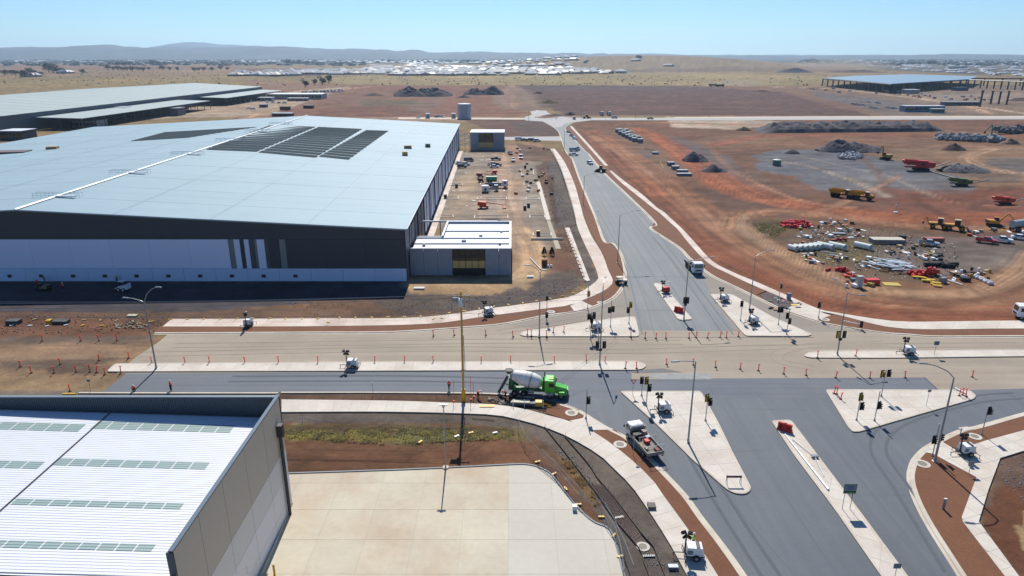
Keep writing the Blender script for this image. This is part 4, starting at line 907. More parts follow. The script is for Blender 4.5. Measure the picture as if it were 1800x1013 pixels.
# canopies and dock buildings along it
for (s0, s1, t0, t1, z, m_) in [(0.28, 0.62, -34, -2, 8.0, lr), (0.70, 0.98, -30, -2, 8.0, lr)]:
    mb = MB(); hexa(mb, lwp(s0, t0, z), lwp(s0, t1, z+0.8), lwp(s1, t1, z+0.8), lwp(s1, t0, z), 0.4); mb.build('canopy_roof', m_, lw)
    for i in range(16):
        s = s0+(s1-s0)*i/15; p = lwp(s, t0+0.6, 0); q = lwp(s, t0+16, 0)
        MB().tube((p[0], p[1], 0), (p[0], p[1], z-0.3), 0.28, n=5).tube((q[0], q[1], 0), (q[0], q[1], z), 0.28, n=5).build('canopy_column', clad_m, lw)
    wallq(s0, t0+22, s1, t0+22, 0, z, 'dock_wall', dark)
def shed(x0, x1, y0, y1, h, roof, wall, label, win=None, name='office_building', cat='building'):
    o = empty(name, label, cat, ((x0+x1)/2, (y0+y1)/2, 0)); w, d = x1-x0, y1-y0
    B((0, 0, h/2), (w, d, h)).build('wall', wall, o); B((0, 0, h+0.15), (w+1, d+1, 0.3)).build('roof', roof, o)
    mb = MB(); k = max(3, int(w/4))
    if win != 0: [mb.box((-w/2+w*(i+0.5)/k, -d/2-0.05, h*0.55), (w/k*0.8, 0.1, h*0.5)) for i in range(k)]; mb.build('window_band', glass, o)
    return o
lww = M('white_panel', C(205, 210, 216), 0.6)
def shedpx(pa, pb, base, top, dep, roof, wall, label, **k):
    (xa, y) = G(pa, base); (xb, _) = G(pb, base); h = zat(pa, y, top); return shed(xa, xb, y, y+dep, h, roof, wall, label, **k)
shedpx(0, 56, 226, 215, 18, whitem, clad_d, 'dark site office with pale flat roof at the left edge behind the roof'); shedpx(66, 130, 224, 213, 16, whitem, dark, 'dark glazed dock office beside the long low warehouse', ); shedpx(130, 171, 224, 213.5, 14, lww, silver, 'light grey end block of the dock office')
shedpx(202, 222, 208, 189, 10, lww, lww, 'tall white end wall of the long warehouse canopy', win=0); shedpx(284, 314, 204, 191, 14, silver, M('mottled_block', C(130,130,130),.8), 'small square grey plant room at the end of the pale yard', win=0)
shedpx(0, 40, 247, 231, 14, whitem, clad_d, 'lowest dark site shed at the left edge'); shedpx(132,180,208,201,8,lww,lww,'long low white wall panel under the canopy',win=0)
shedpx(470, 565, 175, 166, 26, whitem, M('cream_wall', C(190,190,184),.7), 'long pale site office block beside the far car park'); shedpx(505, 540, 178, 173, 8, lww, silver, 'small grey site cabin in front of the long office block')
shedpx(456, 468, 189, 184, 6, lww, M('blue_container',C(70,90,130),.5), 'blue shipping container by the dirt road'); shedpx(492, 508, 194, 188, 6, dark, M('maroon_dark',C(80,60,66),.6), 'dark container beside the dirt road'); shedpx(533, 550, 191, 186, 5, dark, M('maroon',C(120,70,60),.6), 'maroon container right of the dirt road'); shedpx(478, 512, 205, 200, 8, silver, dark, 'open grey shelter just behind the ridge end of the solar roof'); shedpx(452,478,178,172,10,lww,lww,'white cabin row left of the long site office')
# tank and cabins behind the warehouse
x, y = G(816.5, 208.5); o = empty('water_tank', 'tall white square-looking water tank behind the warehouse', 'tank', (x, y, 0)); MB().lathe([(5.7, 0), (5.7, 11.6), (5.2, 12.0), (0.3, 12.3)], n=28).build('shell', M('tank_white', C(205,212,220), 0.5, streak=(0,2,0.1,0.05)), o, smooth=False); MB().lathe([(5.9, 0), (5.9, 0.3)], n=28).build('footing', concrete, o)
for px, nm in ((797.5, 'white cube pump cabin left of the water tank'), (752, 'small white cabin standing alone behind the warehouse')):
    x, y = G(px, 208); o = empty('pump_cabin', nm, 'cabin', (x, y, 0)); B((0, 0, 1.9), (3.4, 3.4, 3.8)).build('wall', lww, o); B((0, 0, 3.9), (3.7, 3.7, 0.2)).build('roof', whitem, o); B((0.4, -1.73, 1.3), (1.2, 0.06, 2.4)).build('door', silver, o)
# ------------------------------------------------------------ steel frame building
sf = empty('steel_frame_building', 'unfinished dark steel frame shed with blue-grey roof at upper right', 'building', (0, 0, 0))
A_, B_, D_, E_, Cc = G(1568,147.5,13), G(1447,137.5,13), G(1703,139.5,13), G(1800,143,13), G(1600,130.8,13)
E2 = G(1960,143,13); F1 = G(1700,137.5,12.5); F2 = G(1960,139,12.5)
fr = M('roof_blue_grey', C(140, 172, 188, 0.6), 0.45)
zc_ = 12.6
mb = MB(); mb.prism([A_, D_, G(1720,134.5,13), Cc, G(1500,133.5,13), B_], zc_, zc_+0.5); mb.build('roof', fr, sf)
def cols(a, b, n, h, name='column', mt=steel_d, w=1.5):
    for i in range(n):
        f = i/(n-1); B((a[0]+(b[0]-a[0])*f, a[1]+(b[1]-a[1])*f, h/2), (w, w, h)).build(name, mt, sf)
cols(A_, B_, 12, 12.5); cols(A_, D_, 9, 12.5); cols(G(1590,144,12), G(1690,139,12), 6, 12.5); cols(D_, E_, 9, 12.4); cols(E_, E2, 8, 12.4); cols(F1, F2, 9, 12)
for a, b in ((A_, B_), (A_, D_), (D_, E_), (E_, E2), (F1, F2)): MB().tube((a[0], a[1], 12.0), (b[0], b[1], 12.0), 0.95, n=4).build('beam', steel_d, sf)
for i in range(8): f = i/7; MB().tube((D_[0]+(E2[0]-D_[0])*f, D_[1]+(E2[1]-D_[1])*f, 12.0), (F1[0]+(F2[0]-F1[0])*f, F1[1]+(F2[1]-F1[1])*f, 12.0), 0.35, n=4).build('rafter', steel_d, sf)
for i, (px, py, top) in enumerate([(1722,188,159),(1741,183,160),(1755,183,161),(1769,184,160)]):
    x, y = G(px, py); h = hgt(px, py, top); o = empty('steel_column', '%s free-standing dark steel column in front of the frame, counted from the left' % ORD[i], 'column', (x, y, 0), 0, 'free-standing steel columns'); B((0, 0, h/2), (1.3, 1.3, h)).build('shaft', steel_d, o); B((0, 0, h-0.5), (3, 0.6, 0.8)).build('bracket', steel_d, o); B((0, 0, 0.2), (2.4, 2.4, 0.4)).build('base_plate', steel_d, o)
shedpx(1590, 1660, 197, 187, 10, lww, M('cabin_blue', C(120,150,185),.5), 'row of blue and white site cabins in front of the steel frame'); shedpx(1638, 1660, 199, 192, 5, lww, M('teal', C(90,170,180),.5), 'small teal cabin in front of the blue cabins'); shedpx(1660,1722,186,180,8,silver,M('blue_grey_wall',C(120,130,146),.6),'long blue-grey container stack before the steel columns')
shedpx(1592, 1616, 165, 158, 12, whitem, silver, 'white container inside the steel frame building',win=0); shedpx(1680,1702,160,154,12,dark,M('blue_container',C(70,90,130),.5),'dark blue container under the steel frame roof end',win=0)
# ------------------------------------------------------------ office blocks of the main warehouse
offw = M('office_precast', C(178, 184, 194), 0.75, var=0.02, rnd=0.035, streak=(0, 0.6, 0.02, 0.04)); offroof = M('office_roof', C(236, 240, 246), 0.5, var2=0.03, scale2=0.4)
OY = 156.0
ob = empty('office_building', 'square grey precast office with white roof at the corner of the solar warehouse', 'building', (0, 0, 0)); h = 6.6
def boxw(mb, x0, x1, y0, y1, z0, z1): return mb.bb(x0, x1, y0, y1, z0, z1)
xo0, xo1 = -24.3, -0.2; gx0, gx1 = fx(795, 3)-0.0, fx(853, 3); gx0 = (795-900)/F*(OY*CP+46*SP); gx1 = (853-900)/F*(OY*CP+46*SP)
for a, b in ((xo0, xo0+3.3), (xo0+3.3, xo0+6.6), (xo0+6.6, gx0), (gx1, gx1+3.2), (gx1+3.2, xo1)): MB().bb(a+0.03, b-0.03, OY, OY+0.35, 0, h).build('precast_panel', offw, ob)
MB().bb(xo1-0.3, xo1, OY+0.36, OY+28, 0, h).build('east_wall', offw, ob); MB().bb(xo0+0.1, xo1-0.31, OY+12, OY+12.3, 0, h-0.8).build('inner_wall', offw, ob); MB().bb(-17.5, xo1-0.31, OY+27.6, OY+28, 0, h).build('rear_wall', offw, ob); MB().bb(-17.8, -17.5, OY+12.31, OY+28, 0, h).build('west_wall', offw, ob)
for y0, y1, x0, st in ((OY+0.36, OY+7, xo0+0.2, 0), (OY+7, OY+12, xo0+0.2, 0.15), (OY+12.3, OY+19, -17.5, 0.3), (OY+19, OY+27.6, -17.5, 0.45)): 
    MB().bb(x0, xo1-0.32, y0+0.02, y1-0.02, h-1.0, h-0.75+st*0.5).build('roof_sheet', offroof, ob)
    MB().bb(x0, xo1-0.32, y1-0.25, y1, h-0.7+st*0.5, h-0.45+st*0.5).build('roof_rib', whitem, ob)
MB().bb(xo1-0.5, xo1+0.05, OY-0.05, OY+28.1, h, h+0.12).bb(xo0, xo1-0.5, OY-0.05, OY+0.4, h, h+0.12).bb(-17.9, xo1-0.5, OY+27.5, OY+28.05, h, h+0.12).bb(-17.9, -17.4, OY+12, OY+27.5, h, h+0.12).build('parapet_cap', whitem, ob)
MB().bb(gx0, gx1, OY+0.5, OY+0.6, 0.1, h-0.1).build('inner_back', black, ob)
nw = 5
for i in range(nw):
    for j, (za, zb) in enumerate(((0.35, 1.7), (1.75, 3.6), (3.65, 6.35))):
        w = (gx1-gx0)/nw; fr_o = MB().bb(gx0+w*i+0.03, gx0+w*(i+1)-0.03, OY+0.2, OY+0.24, za, zb).build('window_pane', (black, M('glass_ground_reflection', C(214,180,112,0.8), 0.25, spec=0.4), M('glass_brown_reflection', C(80,72,66,0.5), 0.08, spec=0.7))[j], ob)  # reflection of the brown ground painted into the pane colours
mb = MB(); [mb.bb(gx0+(gx1-gx0)*i/nw-0.04, gx0+(gx1-gx0)*i/nw+0.04, OY+0.1, OY+0.3, 0.2, h-0.15) for i in range(nw+1)]; [mb.bb(gx0, gx1, OY+0.11, OY+0.29, z-0.04, z+0.04) for z in (0.3, 1.72, 3.62, 6.4)]; mb.build('window_frame', dark, ob)
for (x, y, s) in ((-21.5, OY+5, 0.5), (-12, OY+9, 0.8), (-8, OY+14, 0.6), (-3, OY+6, 0.4), (-2.8, OY+18, 0.4)): B((x, y, h-0.45), (s*1.4, s, 0.5)).build('roof_vent', silver, ob)
mb = MB(); mb.bb(-30, -17.9, OY+15.5, OY+15.9, h-1.6, h-1.0).bb(-30, -4, OY+28.2, OY+28.6, h-0.3, h+0.1); [mb.bb(x, x+.3, OY+28.2, OY+28.6, 0, h) for x in (-26, -20, -12)]; mb.build('canopy_beam', whitem, ob)
tag(MB().tube((xo0+1.1, OY-0.6, 0), (xo0+1.1, OY-0.6, 3.6), 0.12).build('downpipe', galv, ob))
FY = 384.0; fo = empty('office_building', 'grey-blue block with a big brown window at the far end of the car court', 'building', (-13.5, FY, 0)); hh = 9.6
MB().bb(-9.6, -5.5, 0, .4, 0, hh).bb(-5.5, -5.0, 0, .4, 0, hh).build('precast_panel', offw, fo); MB().bb(3.2, 9.2, 0, .4, 0, hh).build('precast_panel', offw, fo)
MB().bb(-9.6, 9.2, .5, 16, 0, hh-0.5).build('wall', offw, fo); MB().bb(-9.8, 9.4, .4, 16.2, hh-0.45, hh).build('roof', offroof, fo); MB().bb(-9.8, 9.4, -0.1, .38, hh-0.3, hh+.1).build('parapet_cap', whitem, fo)
for i in range(4): MB().bb(-4.95+i*2.03, -4.95+i*2.03+1.95, .1, .2, 4.2, hh-.4).build('window_pane', M('glass_brown_reflection', C(80,72,66,0.5), 0.08, spec=0.7), fo); MB().bb(-4.95+i*2.03, -4.95+i*2.03+1.95, .1, .2, 1.4, 4.1).build('window_pane', M('glass_ground_reflection', C(214,180,112,0.8), 0.25, spec=0.4), fo)  # same panes, ground reflection put into the glass colour
mb = MB()
for z in (2.5, 5, 7.5): mb.tube((-9.7, -2, z), (-16, 6, z), 0.15, n=4); mb.tube((-16, -1, z), (-9.7, -1, z+2), 0.12, n=4)
for x in (-15.5, -12.5, -9.9): mb.tube((x, -1, 0), (x, -1, 9.5), 0.12, n=4)
mb.build('stair_frame', whitem, fo)
# ------------------------------------------------------------ near warehouse, lower left
nb = empty('warehouse', 'white corrugated roofed warehouse with dark parapet filling the lower left corner', 'warehouse', (-25.3, 67.5, 0))
hp = 14.2; XE = -25.3
par = M('parapet_cladding', C(74, 92, 106, 0.62), 0.5); 
nroof = M('white_corrugated', C(240, 242, 244, 0.72), 0.45, var2=0.03, scale2=0.3)
def zr(x): return 11.75+(-26-x)*0.034
yn, yf = 42.6, 67.4
L3 = lambda x, y, z: (x+25.3, y-67.5, z)
mb = MB(); mb.add([L3(-25.7, yn, zr(-25.7)-.05), L3(-25.7, yf, zr(-25.7)-.05), L3(-95, yf, zr(-95)-.05), L3(-95, yn, zr(-95)-.05)], [(0, 1, 2, 3)]); mb.build('roof_deck', nroof, nb)
# corrugations: one folded sheet per bay of roof
pitch = 0.34
def corrug(xa, xb, ya, yb, mat, name, par_, dz=0.0):
    mb = MB(); y = ya; vs = []; 
    while y < yb-0.05:
        for (o_, hz) in ((0, 0), (0.04, 0.026), (0.075, 0.026), (0.115, 0)):
            if y+o_ <= yb: vs.append((y+o_, hz))
        y += pitch
    vs.append((yb, 0)); V = []; 
    for (yy, hz) in vs: V += [L3(xa, yy, zr(xa)+hz+dz), L3(xb, yy, zr(xb)+hz+dz)]
    mb.add(V, [(2*i, 2*i+1, 2*i+3, 2*i+2) for i in range(len(vs)-1)]); return mb.build(name, mat, par_)
bays = [yn+0.2+i*pitch*6 for i in range(int((yf-yn)/(pitch*6))+1)]
for ya in bays:
    yb = min(ya+pitch*6, yf-0.3)
    if yb-ya < 0.4: continue
    corrug(-25.75, -95, ya, yb+0.001, nroof, 'roof_sheet', nb)
sky_m = M('skylight_sheet', C(176, 198, 190, 0.6), 0.4)
rib_w = M('skylight_frame', C(215, 228, 224, 0.7), 0.4)
for (pxa, pxb, ya_, yb_, k) in [(168,413,742,756,9),(-95,146,741,754,8),(98,370,808.5,821,9),(-200,74,807,820,9),(26,325,878.5,893,9),(-20,276,950,966.5,9)]:
    zz = zr(G((pxa+pxb)/2, (ya_+yb_)/2, 11.8)[0]); x0, yA = G(pxa, yb_, zz); x1, _ = G(pxb, yb_, zz); yB = G(pxb, ya_, zz)[1]
    yA = bays[0]+round((yA-bays[0])/pitch)*pitch; yB = yA+max(2, round((yB-yA)*.75/pitch))*pitch
    w = (x1-x0)/k
    for i in range(k): corrug(x0+w*(i+1)-0.08, x0+w*i+0.08, yA, yB+0.18, sky_m, 'skylight', nb, 0.02)
xx = G(100, 816, 12.5)[0]
MB().bb(xx+25.3-0.06, xx+25.3+0.06, yn-67.5+.2, -0.4, zr(xx)+0.05, zr(xx)+0.1).build('expansion_joint', dark, nb)
# far parapet with ribbed inner face
MB().bb(-70, 0, 0.0, 0.25, 9, hp).build('north_parapet', par, nb); MB().bb(-70, 0.05, -0.09, 0.3, hp, hp+0.1).build('parapet_cap', M('cap_grey', C(150,160,168), 0.4), nb)
mb = MB(); x = -69.8
while x < -0.3: mb.bb(x, x+0.07, -0.06, 0, zr(x-25.3)+0.02, hp-0.02); x += 0.26
tag(mb.build('cladding_rib', par, nb), kind='stuff')
# east wall: panels in three bands, five bays, with recessed joints
wbg = M('wall_backing', C(70, 68, 66), 0.9); MB().bb(-0.22, -0.08, yn-67.5, 0.25, 0, hp).build('east_wall', wbg, nb)
wm_ = [M('wall_pale', C(240,234,226,.9), 0.75, var=0.03), M('wall_mid', C(232,224,212,.88), 0.75, var=0.03), M('wall_taupe', C(206,192,170,.85), 0.7, var=0.03)]
yb_s = [0.25, -5.2, -10.4, -15.6, -20.4, yn-67.5]
for a, b in zip(yb_s, yb_s[1:]):
    for (za, zb, mt) in ((0.0, 1.5, wm_[0]), (1.5, 4.5, wm_[0]), (4.5, 7.7, wm_[1]), (7.7, hp, wm_[2])): MB().bb(-0.08, 0.0, b+0.03, a-0.03, za+0.02, zb-0.02).build('wall_panel', mt, nb)
MB().bb(-0.32, 0.06, yn-67.5-0.05, 0.3, hp+0.101, hp+0.2).build('parapet_cap', M('cap_blue', C(104,122,138), 0.4), nb)
MB().bb(-0.5, 0.0, yn-67.5-0.06, yn-67.5+0.12, 0, hp).build('end_return', par, nb)
MB().bb(-70, -0.6, yn-67.5-2.6, yn-67.5+0.15, 10.6, 11.9).build('gutter_box', whitem, nb)
mb = MB(); mb.tube((0.28, -1.6, 0.0), (0.28, -1.6, 10.5), 0.2, n=8); mb.build('downpipe', M('downpipe_grey', C(66,70,74), .5), nb)
B((0.35, -1.6, 11.0), (0.6, 0.7, 1.4)).build('rainwater_head', M('downpipe_grey', C(66,70,74), .5), nb)
B((0.3, -22.8, 7.3), (0.4, 0.4, 0.5)).build('wall_light', dark, nb); MB().tube((0.25, -23.3, 6.4), (0.6, -23.3, 6.4), 0.1).build('wall_camera', white, nb)
B((0.02, -13.5, 2.6), (0.05, 0.05, 0.9)).build('door_handle_plate', white, nb)
for i, (px, py, t) in enumerate([(483,1012,978),(477,1035,993)]):
    x, y = G(px, py); o = empty('bollard', ('yellow bollard nearer the dark wall corner' if i == 0 else 'yellow bollard at the bottom edge, nearest the camera'), 'bollard', (x, y, 0.06)); MB().lathe([(0.11, 0), (0.11, 1.25), (0.07, 1.32)]).build('post', yellow, o); B((0, 0, 0.02), (0.3, 0.3, 0.03)).build('base_plate', yellow, o)
nb.location.x -= 0.5
# ------------------------------------------------------------ street lamps
def lamp(px, py, top, arms, label, z0=0.0, r=0.13, head=1.1):
    """arms: pixel column/row of each luminaire"""
    x, y = G(px, py, z0); h = hgt(px, py, top); o = empty('street_lamp', label, 'street lamp', (x, y, z0), 0, 'street lamps along the new roads')
    MB().tube((0, 0, 0.3), (0, 0, h-0.3), r, r*0.55, 8).build('pole', galv, o); MB().lathe([(r*2.2, 0), (r*2.2, 0.06), (r*1.3, 0.1), (r*1.25, 0.5), (r, 0.55)], n=8).build('base_plate', galv, o)
    for (ax, rise) in arms:
        dx, dy = ax; L_ = math.hypot(dx, dy) or 1
        pts = [(0, 0, h-0.4), (dx*0.25, dy*0.25, h-0.4+rise*0.5), (dx*0.65, dy*0.65, h-0.4+rise*0.85), (dx, dy, h-0.4+rise)]
        MB().path(pts, r*0.42, 6).build('arm', galv, o)
        MB().box((dx*(1+0.35*head/L_), dy*(1+0.35*head/L_), h-0.4+rise), (head, 0.34, 0.13), rz=math.atan2(dy, dx), top=(0.8, 0.7)).build('luminaire', silver, o)
    return o
lamp(275,648,528,[((2.3,-0.0),2.6),((-2.9,0.5),0.6)],'double-armed street lamp on the left end of the long west median',0.17,0.15)
lamp(948,592,478,[((-1.9,0.3),1.5),((0.5,0.2),0.6)],'tall street lamp on the nose of the north-west triangular island',0.17)
lamp(1054,641,500,[((0.6,2.5),0.7)],'street lamp carrying traffic lights on the right part of the west median',0.17)
lamp(1202,563,459,[((4.6,1.2),0.8)],'street lamp with traffic light on the short orange-trailer median, arm to the right',0.17)
lamp(1317,547,448,[((3.4,1.5),0.9)],'street lamp on the north-east island with curved arm to the right',0.17)
lamp(1471.6,624,512,[((-0.8,3.2),1.4),((2.3,0.3),-0.5)],'double-armed street lamp on the nose of the east median',0.17)
lamp(1643,811,660,[((-3.4,0.6),1.7)],'tallest street lamp standing in the south-east mulch bed',0.13,0.16)
lamp(1209.5,778,632,[((-2.4,-0.3),0.25)],'street lamp in the middle of the big south triangular island',0.17,0.14)
lamp(1085.5,462,376,[((4.6,1.6),0.9)],'street lamp in the mulch bulge by the orange-wheeled cart',0.13)
lamp(1025.5,361,308,[((3.3,1.3),0.6)],'street lamp on the left kerb of the north road beside the long footpath',0.13)
lamp(1004.5,296,272,[((3,1),0.4)],'short looking lamp on the left verge of the north road near the car court',0.1,0.1)
lamp(991.5,272,222,[((2.5,0.5),0.4)],'street lamp by the side street south of the roundabout',0.1,0.12)
for px, py, t, lb in [(1022.5,209,184,'far street lamp right of the roundabout, behind the small truck'),(1117,208,184,'far street lamp behind the dark car on the cross road'),(1247,206,184,'far street lamp behind the middle of the cross road'),(1380,205,183,'far street lamp on the cross road above the dark berm'),(1526,205,187,'far street lamp near the far construction car park'),(977.5,210,191,'far street lamp on the near rim of the roundabout'),(929.5,212,190,'far street lamp left of the roundabout')]:
    lamp(px, py, t, [((-2, 0.5), 0.4)], lb, 0, 0.16)
# thin poles in and beside the yard
def thinpole(px, py, top, label, cross, z0=0.1):
    x, y = G(px, py, z0); h = hgt(px, py, top); o = empty('light_pole', label, 'light pole', (x, y, z0)); MB().tube((0, 0, 0), (0, 0, h), 0.1, 0.06, 8).build('pole', galv, o)
    MB().lathe([(0.42, 0), (0.42, 0.1), (0.2, 0.12)], n=10).build('footing', concrete, o); B((0, 0, h), (cross, 0.25, 0.1)).build('crossbar', galv, o); B((0, -0.2, h-0.1), (0.35, 0.35, 0.12)).build('floodlight', dark, o)
thinpole(783.5,822,712,'slim light pole behind the concrete yard with a small crossbar', 1.0)
# wooden power pole and wires
x, y = G(815, 706); hP = hgt(815, 706, 512); pp = empty('power_pole', 'tall brown timber power pole with transformer beside the south footpath', 'power pole', (x, y, 0))
MB().tube((0, 0, 0), (0, 0, hP), 0.2, 0.13, 10).build('pole', brownpole, pp); MB().tube((0, 0, 0), (0, 0, 2.1), 0.3, 0.29, 10).build('yellow_sleeve', yellow, pp)
B((0.0, 0, hP-0.8), (2.6, 0.12, 0.16)).build('crossarm', timber, pp); MB().lathe([(0.32, 0), (0.32, 1.2), (0.1, 1.3)], c=(-0.1, -0.45, hP-2.2), n=10).build('transformer', whitem, pp)
B((-0.75, -0.2, hP-1.2), (0.9, 0.5, 0.7)).build('switch_box', silver, pp); B((0, 0, hP-12.5), (0.5, 0.12, 0.14)).build('lower_crossarm', steel_d, pp); MB().tube((0.35, 0, 5), (0.2, 0, 11), 0.06).build('conduit', white, pp)
for dx in (-1.2, -0.5, 0.5, 1.2): MB().lathe([(0.05, 0), (0.09, 0.08), (0.05, 0.2)], c=(dx, 0, hP-0.72), n=8).build('insulator', whitem, pp)
def wire(a, b, sag, label, r=0.03):
    pts = [tuple(Vector(a).lerp(Vector(b), t/14)+Vector((0, 0, -sag*4*(t/14)*(1-t/14)))) for t in range(15)]
    tag(MB().path(pts, r, 4).build('power_line', galv), label, 'wire', 'overhead power lines')
def far_end(px, py, Y): z = zat(px, Y, py); zc = Y*CP-(z-H)*SP; return ((px-900)/F*zc, Y, z)
for k, (py, yy, zt, lb) in enumerate([(527,y+0.2,hP-.5,'uppermost power line running left from the timber pole'),(530.5,y+.8,hP-.5,'second power line running left from the timber pole'),(541,y-1.2,hP-1.0,'third power line running left from the timber pole'),(551,y,hP-3.4,'lowest power line running left from the timber pole')]):
    wire((x, y, zt), far_end(-300, py, yy), 0.7, lb)
for k, (px, py, yy, zt, lb) in enumerate([(1080,514,y+30,hP-.6,'upper power line running right from the timber pole'),(1078,524,y+30,hP-1.2,'middle power line running right from the timber pole'),(1030,545,y+14,hP-3.4,'lowest power line running right from the timber pole')]):
    wire((x, y, zt), far_end(px, py, yy), 0.5, lb, 0.026)
# ------------------------------------------------------------ traffic signals
lens_r = M('red_lens', C(120, 30, 26), 0.3); lens_y = M('amber_lens', C(150, 110, 30), 0.3); lens_g = M('green_lens', C(30, 80, 50), 0.3)
def signal(px, py, top, heads, label, z0=0.17, bend=None, big=1.0):
    """heads: (height fraction, side offset, facing radians, yellow backing?)"""
    x, y = G(px, py, z0); h = max(hgt(px, py, top), 3.0); o = empty('traffic_signal', label, 'traffic light', (x, y, z0), 0, 'traffic signals of the junction')
    MB().tube((0, 0, 0), (0, 0, h), 0.07, 0.06, 8).lathe([(0.17, 0), (0.17, 0.05), (0.1, 0.3), (0.07, 0.34)], n=8).build('pole', galv, o)
    MB().lathe([(0.08, h-0.02), (0.08, h+0.15), (0.02, h+0.22)], n=8).build('cap', white, o)
    for (f, dx, a, yb) in heads:
        if yb: a = 0.3
        z = h*f; hd = MB().box((dx, 0, z), (0.6*big, 0.07, 1.25*big), rz=a).build('target_board', black, o)
        MB().box((dx+math.sin(a)*0.14, -math.cos(a)*0.14, z), (0.3*big, 0.2, 1.0*big), rz=a).build('signal_head', yellow if yb else black, o)
        ls = MB()
        for q in (-0.32, 0, 0.32): ls.lathe([(0.11, 0), (0.13, 0.2)], c=(dx+math.sin(a)*0.24, -math.cos(a)*0.24, z+q*big), axis=(math.sin(a), -math.cos(a), 0), n=8)
        ls.build('visor', black, o)
    return o
Hd = lambda *a: list(a)
signal(1030,736,687,Hd((0.66,0.25,0.3,0)),'signal on the south-west crossing ramp beside the mulch triangle')
signal(1127.7,696,664,Hd((0.85,-0.1,0.2,0)),'signal on the top left tip of the big south island, left of two close posts')
signal(1136,714,668,Hd((0.7,0.3,0.2,0),(0.97,-0.2,2.6,1)),'yellow-backed signal just right of the top left tip of the big south island')
signal(1240,740,692,Hd((0.84,-0.1,2.6,1),(0.7,0.4,0.3,0)),'yellow-backed signal on the right edge of the big south island')
signal(1505.5,739,691,Hd((0.86,0,2.9,1),(0.52,0.4,0.2,0)),'yellow-backed signal on the lower left of the south-east triangular island')
signal(1537,740,690,Hd((0.55,0.25,0.5,0)),'black signal on the lower edge of the south-east triangular island')
signal(1549,697,652,Hd((0.88,-0.5,2.9,1),(0.9,0.5,0.1,0)),'double-headed signal on the top edge of the south-east island, one head yellow')
signal(1725.6,764,715,Hd((0.85,0.25,0.4,0)),'signal in the mulch strip at the far right of the south-east corner',0.13)
signal(1639,801,747,Hd((0.52,-0.2,0.1,0),(0.6,0.5,1.4,0)),'signal next to the tallest lamp on the south-east corner')
signal(1033,544,505,Hd((0.7,0.1,0.2,1)),'signal at the north-west crossing ramp with a brownish back')
signal(1038,595,550,Hd((0.85,-0.45,0.1,0),(0.9,0.5,-0.3,0),(0.72,0.1,0.2,0)),'three-headed signal at the foot of the north-west triangular island')
signal(1073,575,530,Hd((0.66,-0.35,0.1,0),(0.7,0.35,-0.2,0)),'two-headed signal in the middle of the north-west triangular island')
signal(1105.5,569,531,Hd((0.86,0.15,2.7,1),(0.62,-0.3,0.3,0)),'yellow-backed signal near the right edge of the north-west triangular island')
signal(961,564,514,Hd((0.8,-0.1,1.2,0),(0.2,0,0.4,0)),'slender signal pole at the kerb above the nose of the north-west island')
signal(1301.6,564,527,Hd((0.8,-0.1,0.1,0)),'signal on the left edge of the north-east island')
signal(1368,571,537,Hd((0.78,-0.2,0.1,0),(0.78,0.35,0.1,0)),'two-headed signal on the upper right of the north-east island')
signal(1382.5,588,546,Hd((0.78,-0.3,0.2,0),(0.55,0.25,0,0)),'signal on the lower edge of the north-east island')
signal(1368,532,498,Hd((0.85,0.05,1.2,0)),'signal standing in the littered service patch on the north-east corner')
signal(1438.6,559,524,Hd((0.65,-0.2,0.1,0)),'signal on the north-east footpath beside its mulch bed')
signal(1681,793,755,Hd(),'bare thin pole left of the south-east trailer')
# heads carried by lamps
def head_on(px, py, top, zf, heads, label):
    x, y = G(px, py, 0.17); o = empty('traffic_signal', label, 'traffic light', (x, y-0.22, 0.17), 0, 'traffic signals of the junction')
    z = zat(px, y, zf)
    for dx, yb in heads:
        B((dx, 0, z), (0.62, 0.07, 1.35)).build('target_board', black, o); B((dx, (-0.13 if not yb else -0.13), z), (0.32, 0.2, 1.05)).build('signal_head', yellow if yb else dark, o)
    B((0, 0.05, z-0.9), (0.5, 0.3, 0.45)).build('bracket', steel_d, o); return o
head_on(1054,641,500,607,((-0.55,0),(0.6,0)),'pair of black signal heads on the west median lamp'); head_on(1202,563,459,529,((-0.2,0),(0.35,0)),'pair of black signal heads on the lamp of the short median')
head_on(1471.6,624,512,589,((-0.55,1),(0.55,0)),'yellow and black signal heads on the east median lamp')
# give way sign and small signs
def post_sign(px, py, top, label, shape, mat, z0=0.17, w=0.75, cat='sign'):
    x, y = G(px, py, z0); h = max(hgt(px, py, top), 1.6); o = empty('road_sign', label, cat, (x, y, z0)); MB().tube((0, 0, 0), (0, 0, h), 0.035, n=6).build('post', galv, o)
    if shape == 'tri':
        mb = MB()
        for s, yy in ((1, -0.05),): mb.add([(-w*.7, yy, h), (w*.7, yy, h), (0, yy, h-w*1.15), (-w*.7, yy-.02, h), (w*.7, yy-.02, h), (0, yy-.02, h-w*1.15)], [(0, 1, 2), (5, 4, 3), (0, 3, 4, 1), (1, 4, 5, 2), (2, 5, 3, 0)])
        mb.build('red_border', red, o); mb = MB(); mb.add([(-w*.42, -.075, h-.13), (w*.42, -.075, h-.13), (0, -.075, h-w*.86)], [(0, 2, 1)]); mb.build('white_face', white, o)
    else: B((0, -0.05, h-w*0.4), (w, 0.04, w*0.8)).build('sign_plate', mat, o)
    return o
post_sign(1112,694,667,'give way triangle sign on the tip of the big south island','tri',None)
post_sign(1703,832,811,'small grey-backed sign on the south-east ramp corner','sq',silver); post_sign(1628,714,685,'slim sign post on the right of the south-east island','sq',silver,w=0.5)
post_sign(1113,800,763,'thin sign post at the kerb behind the tray truck','sq',silver,0.13,0.45); post_sign(1573,1013,994,'small sign at the bottom end of the long diagonal median','sq',M('sign_blue_grey',C(104,124,150),.5))
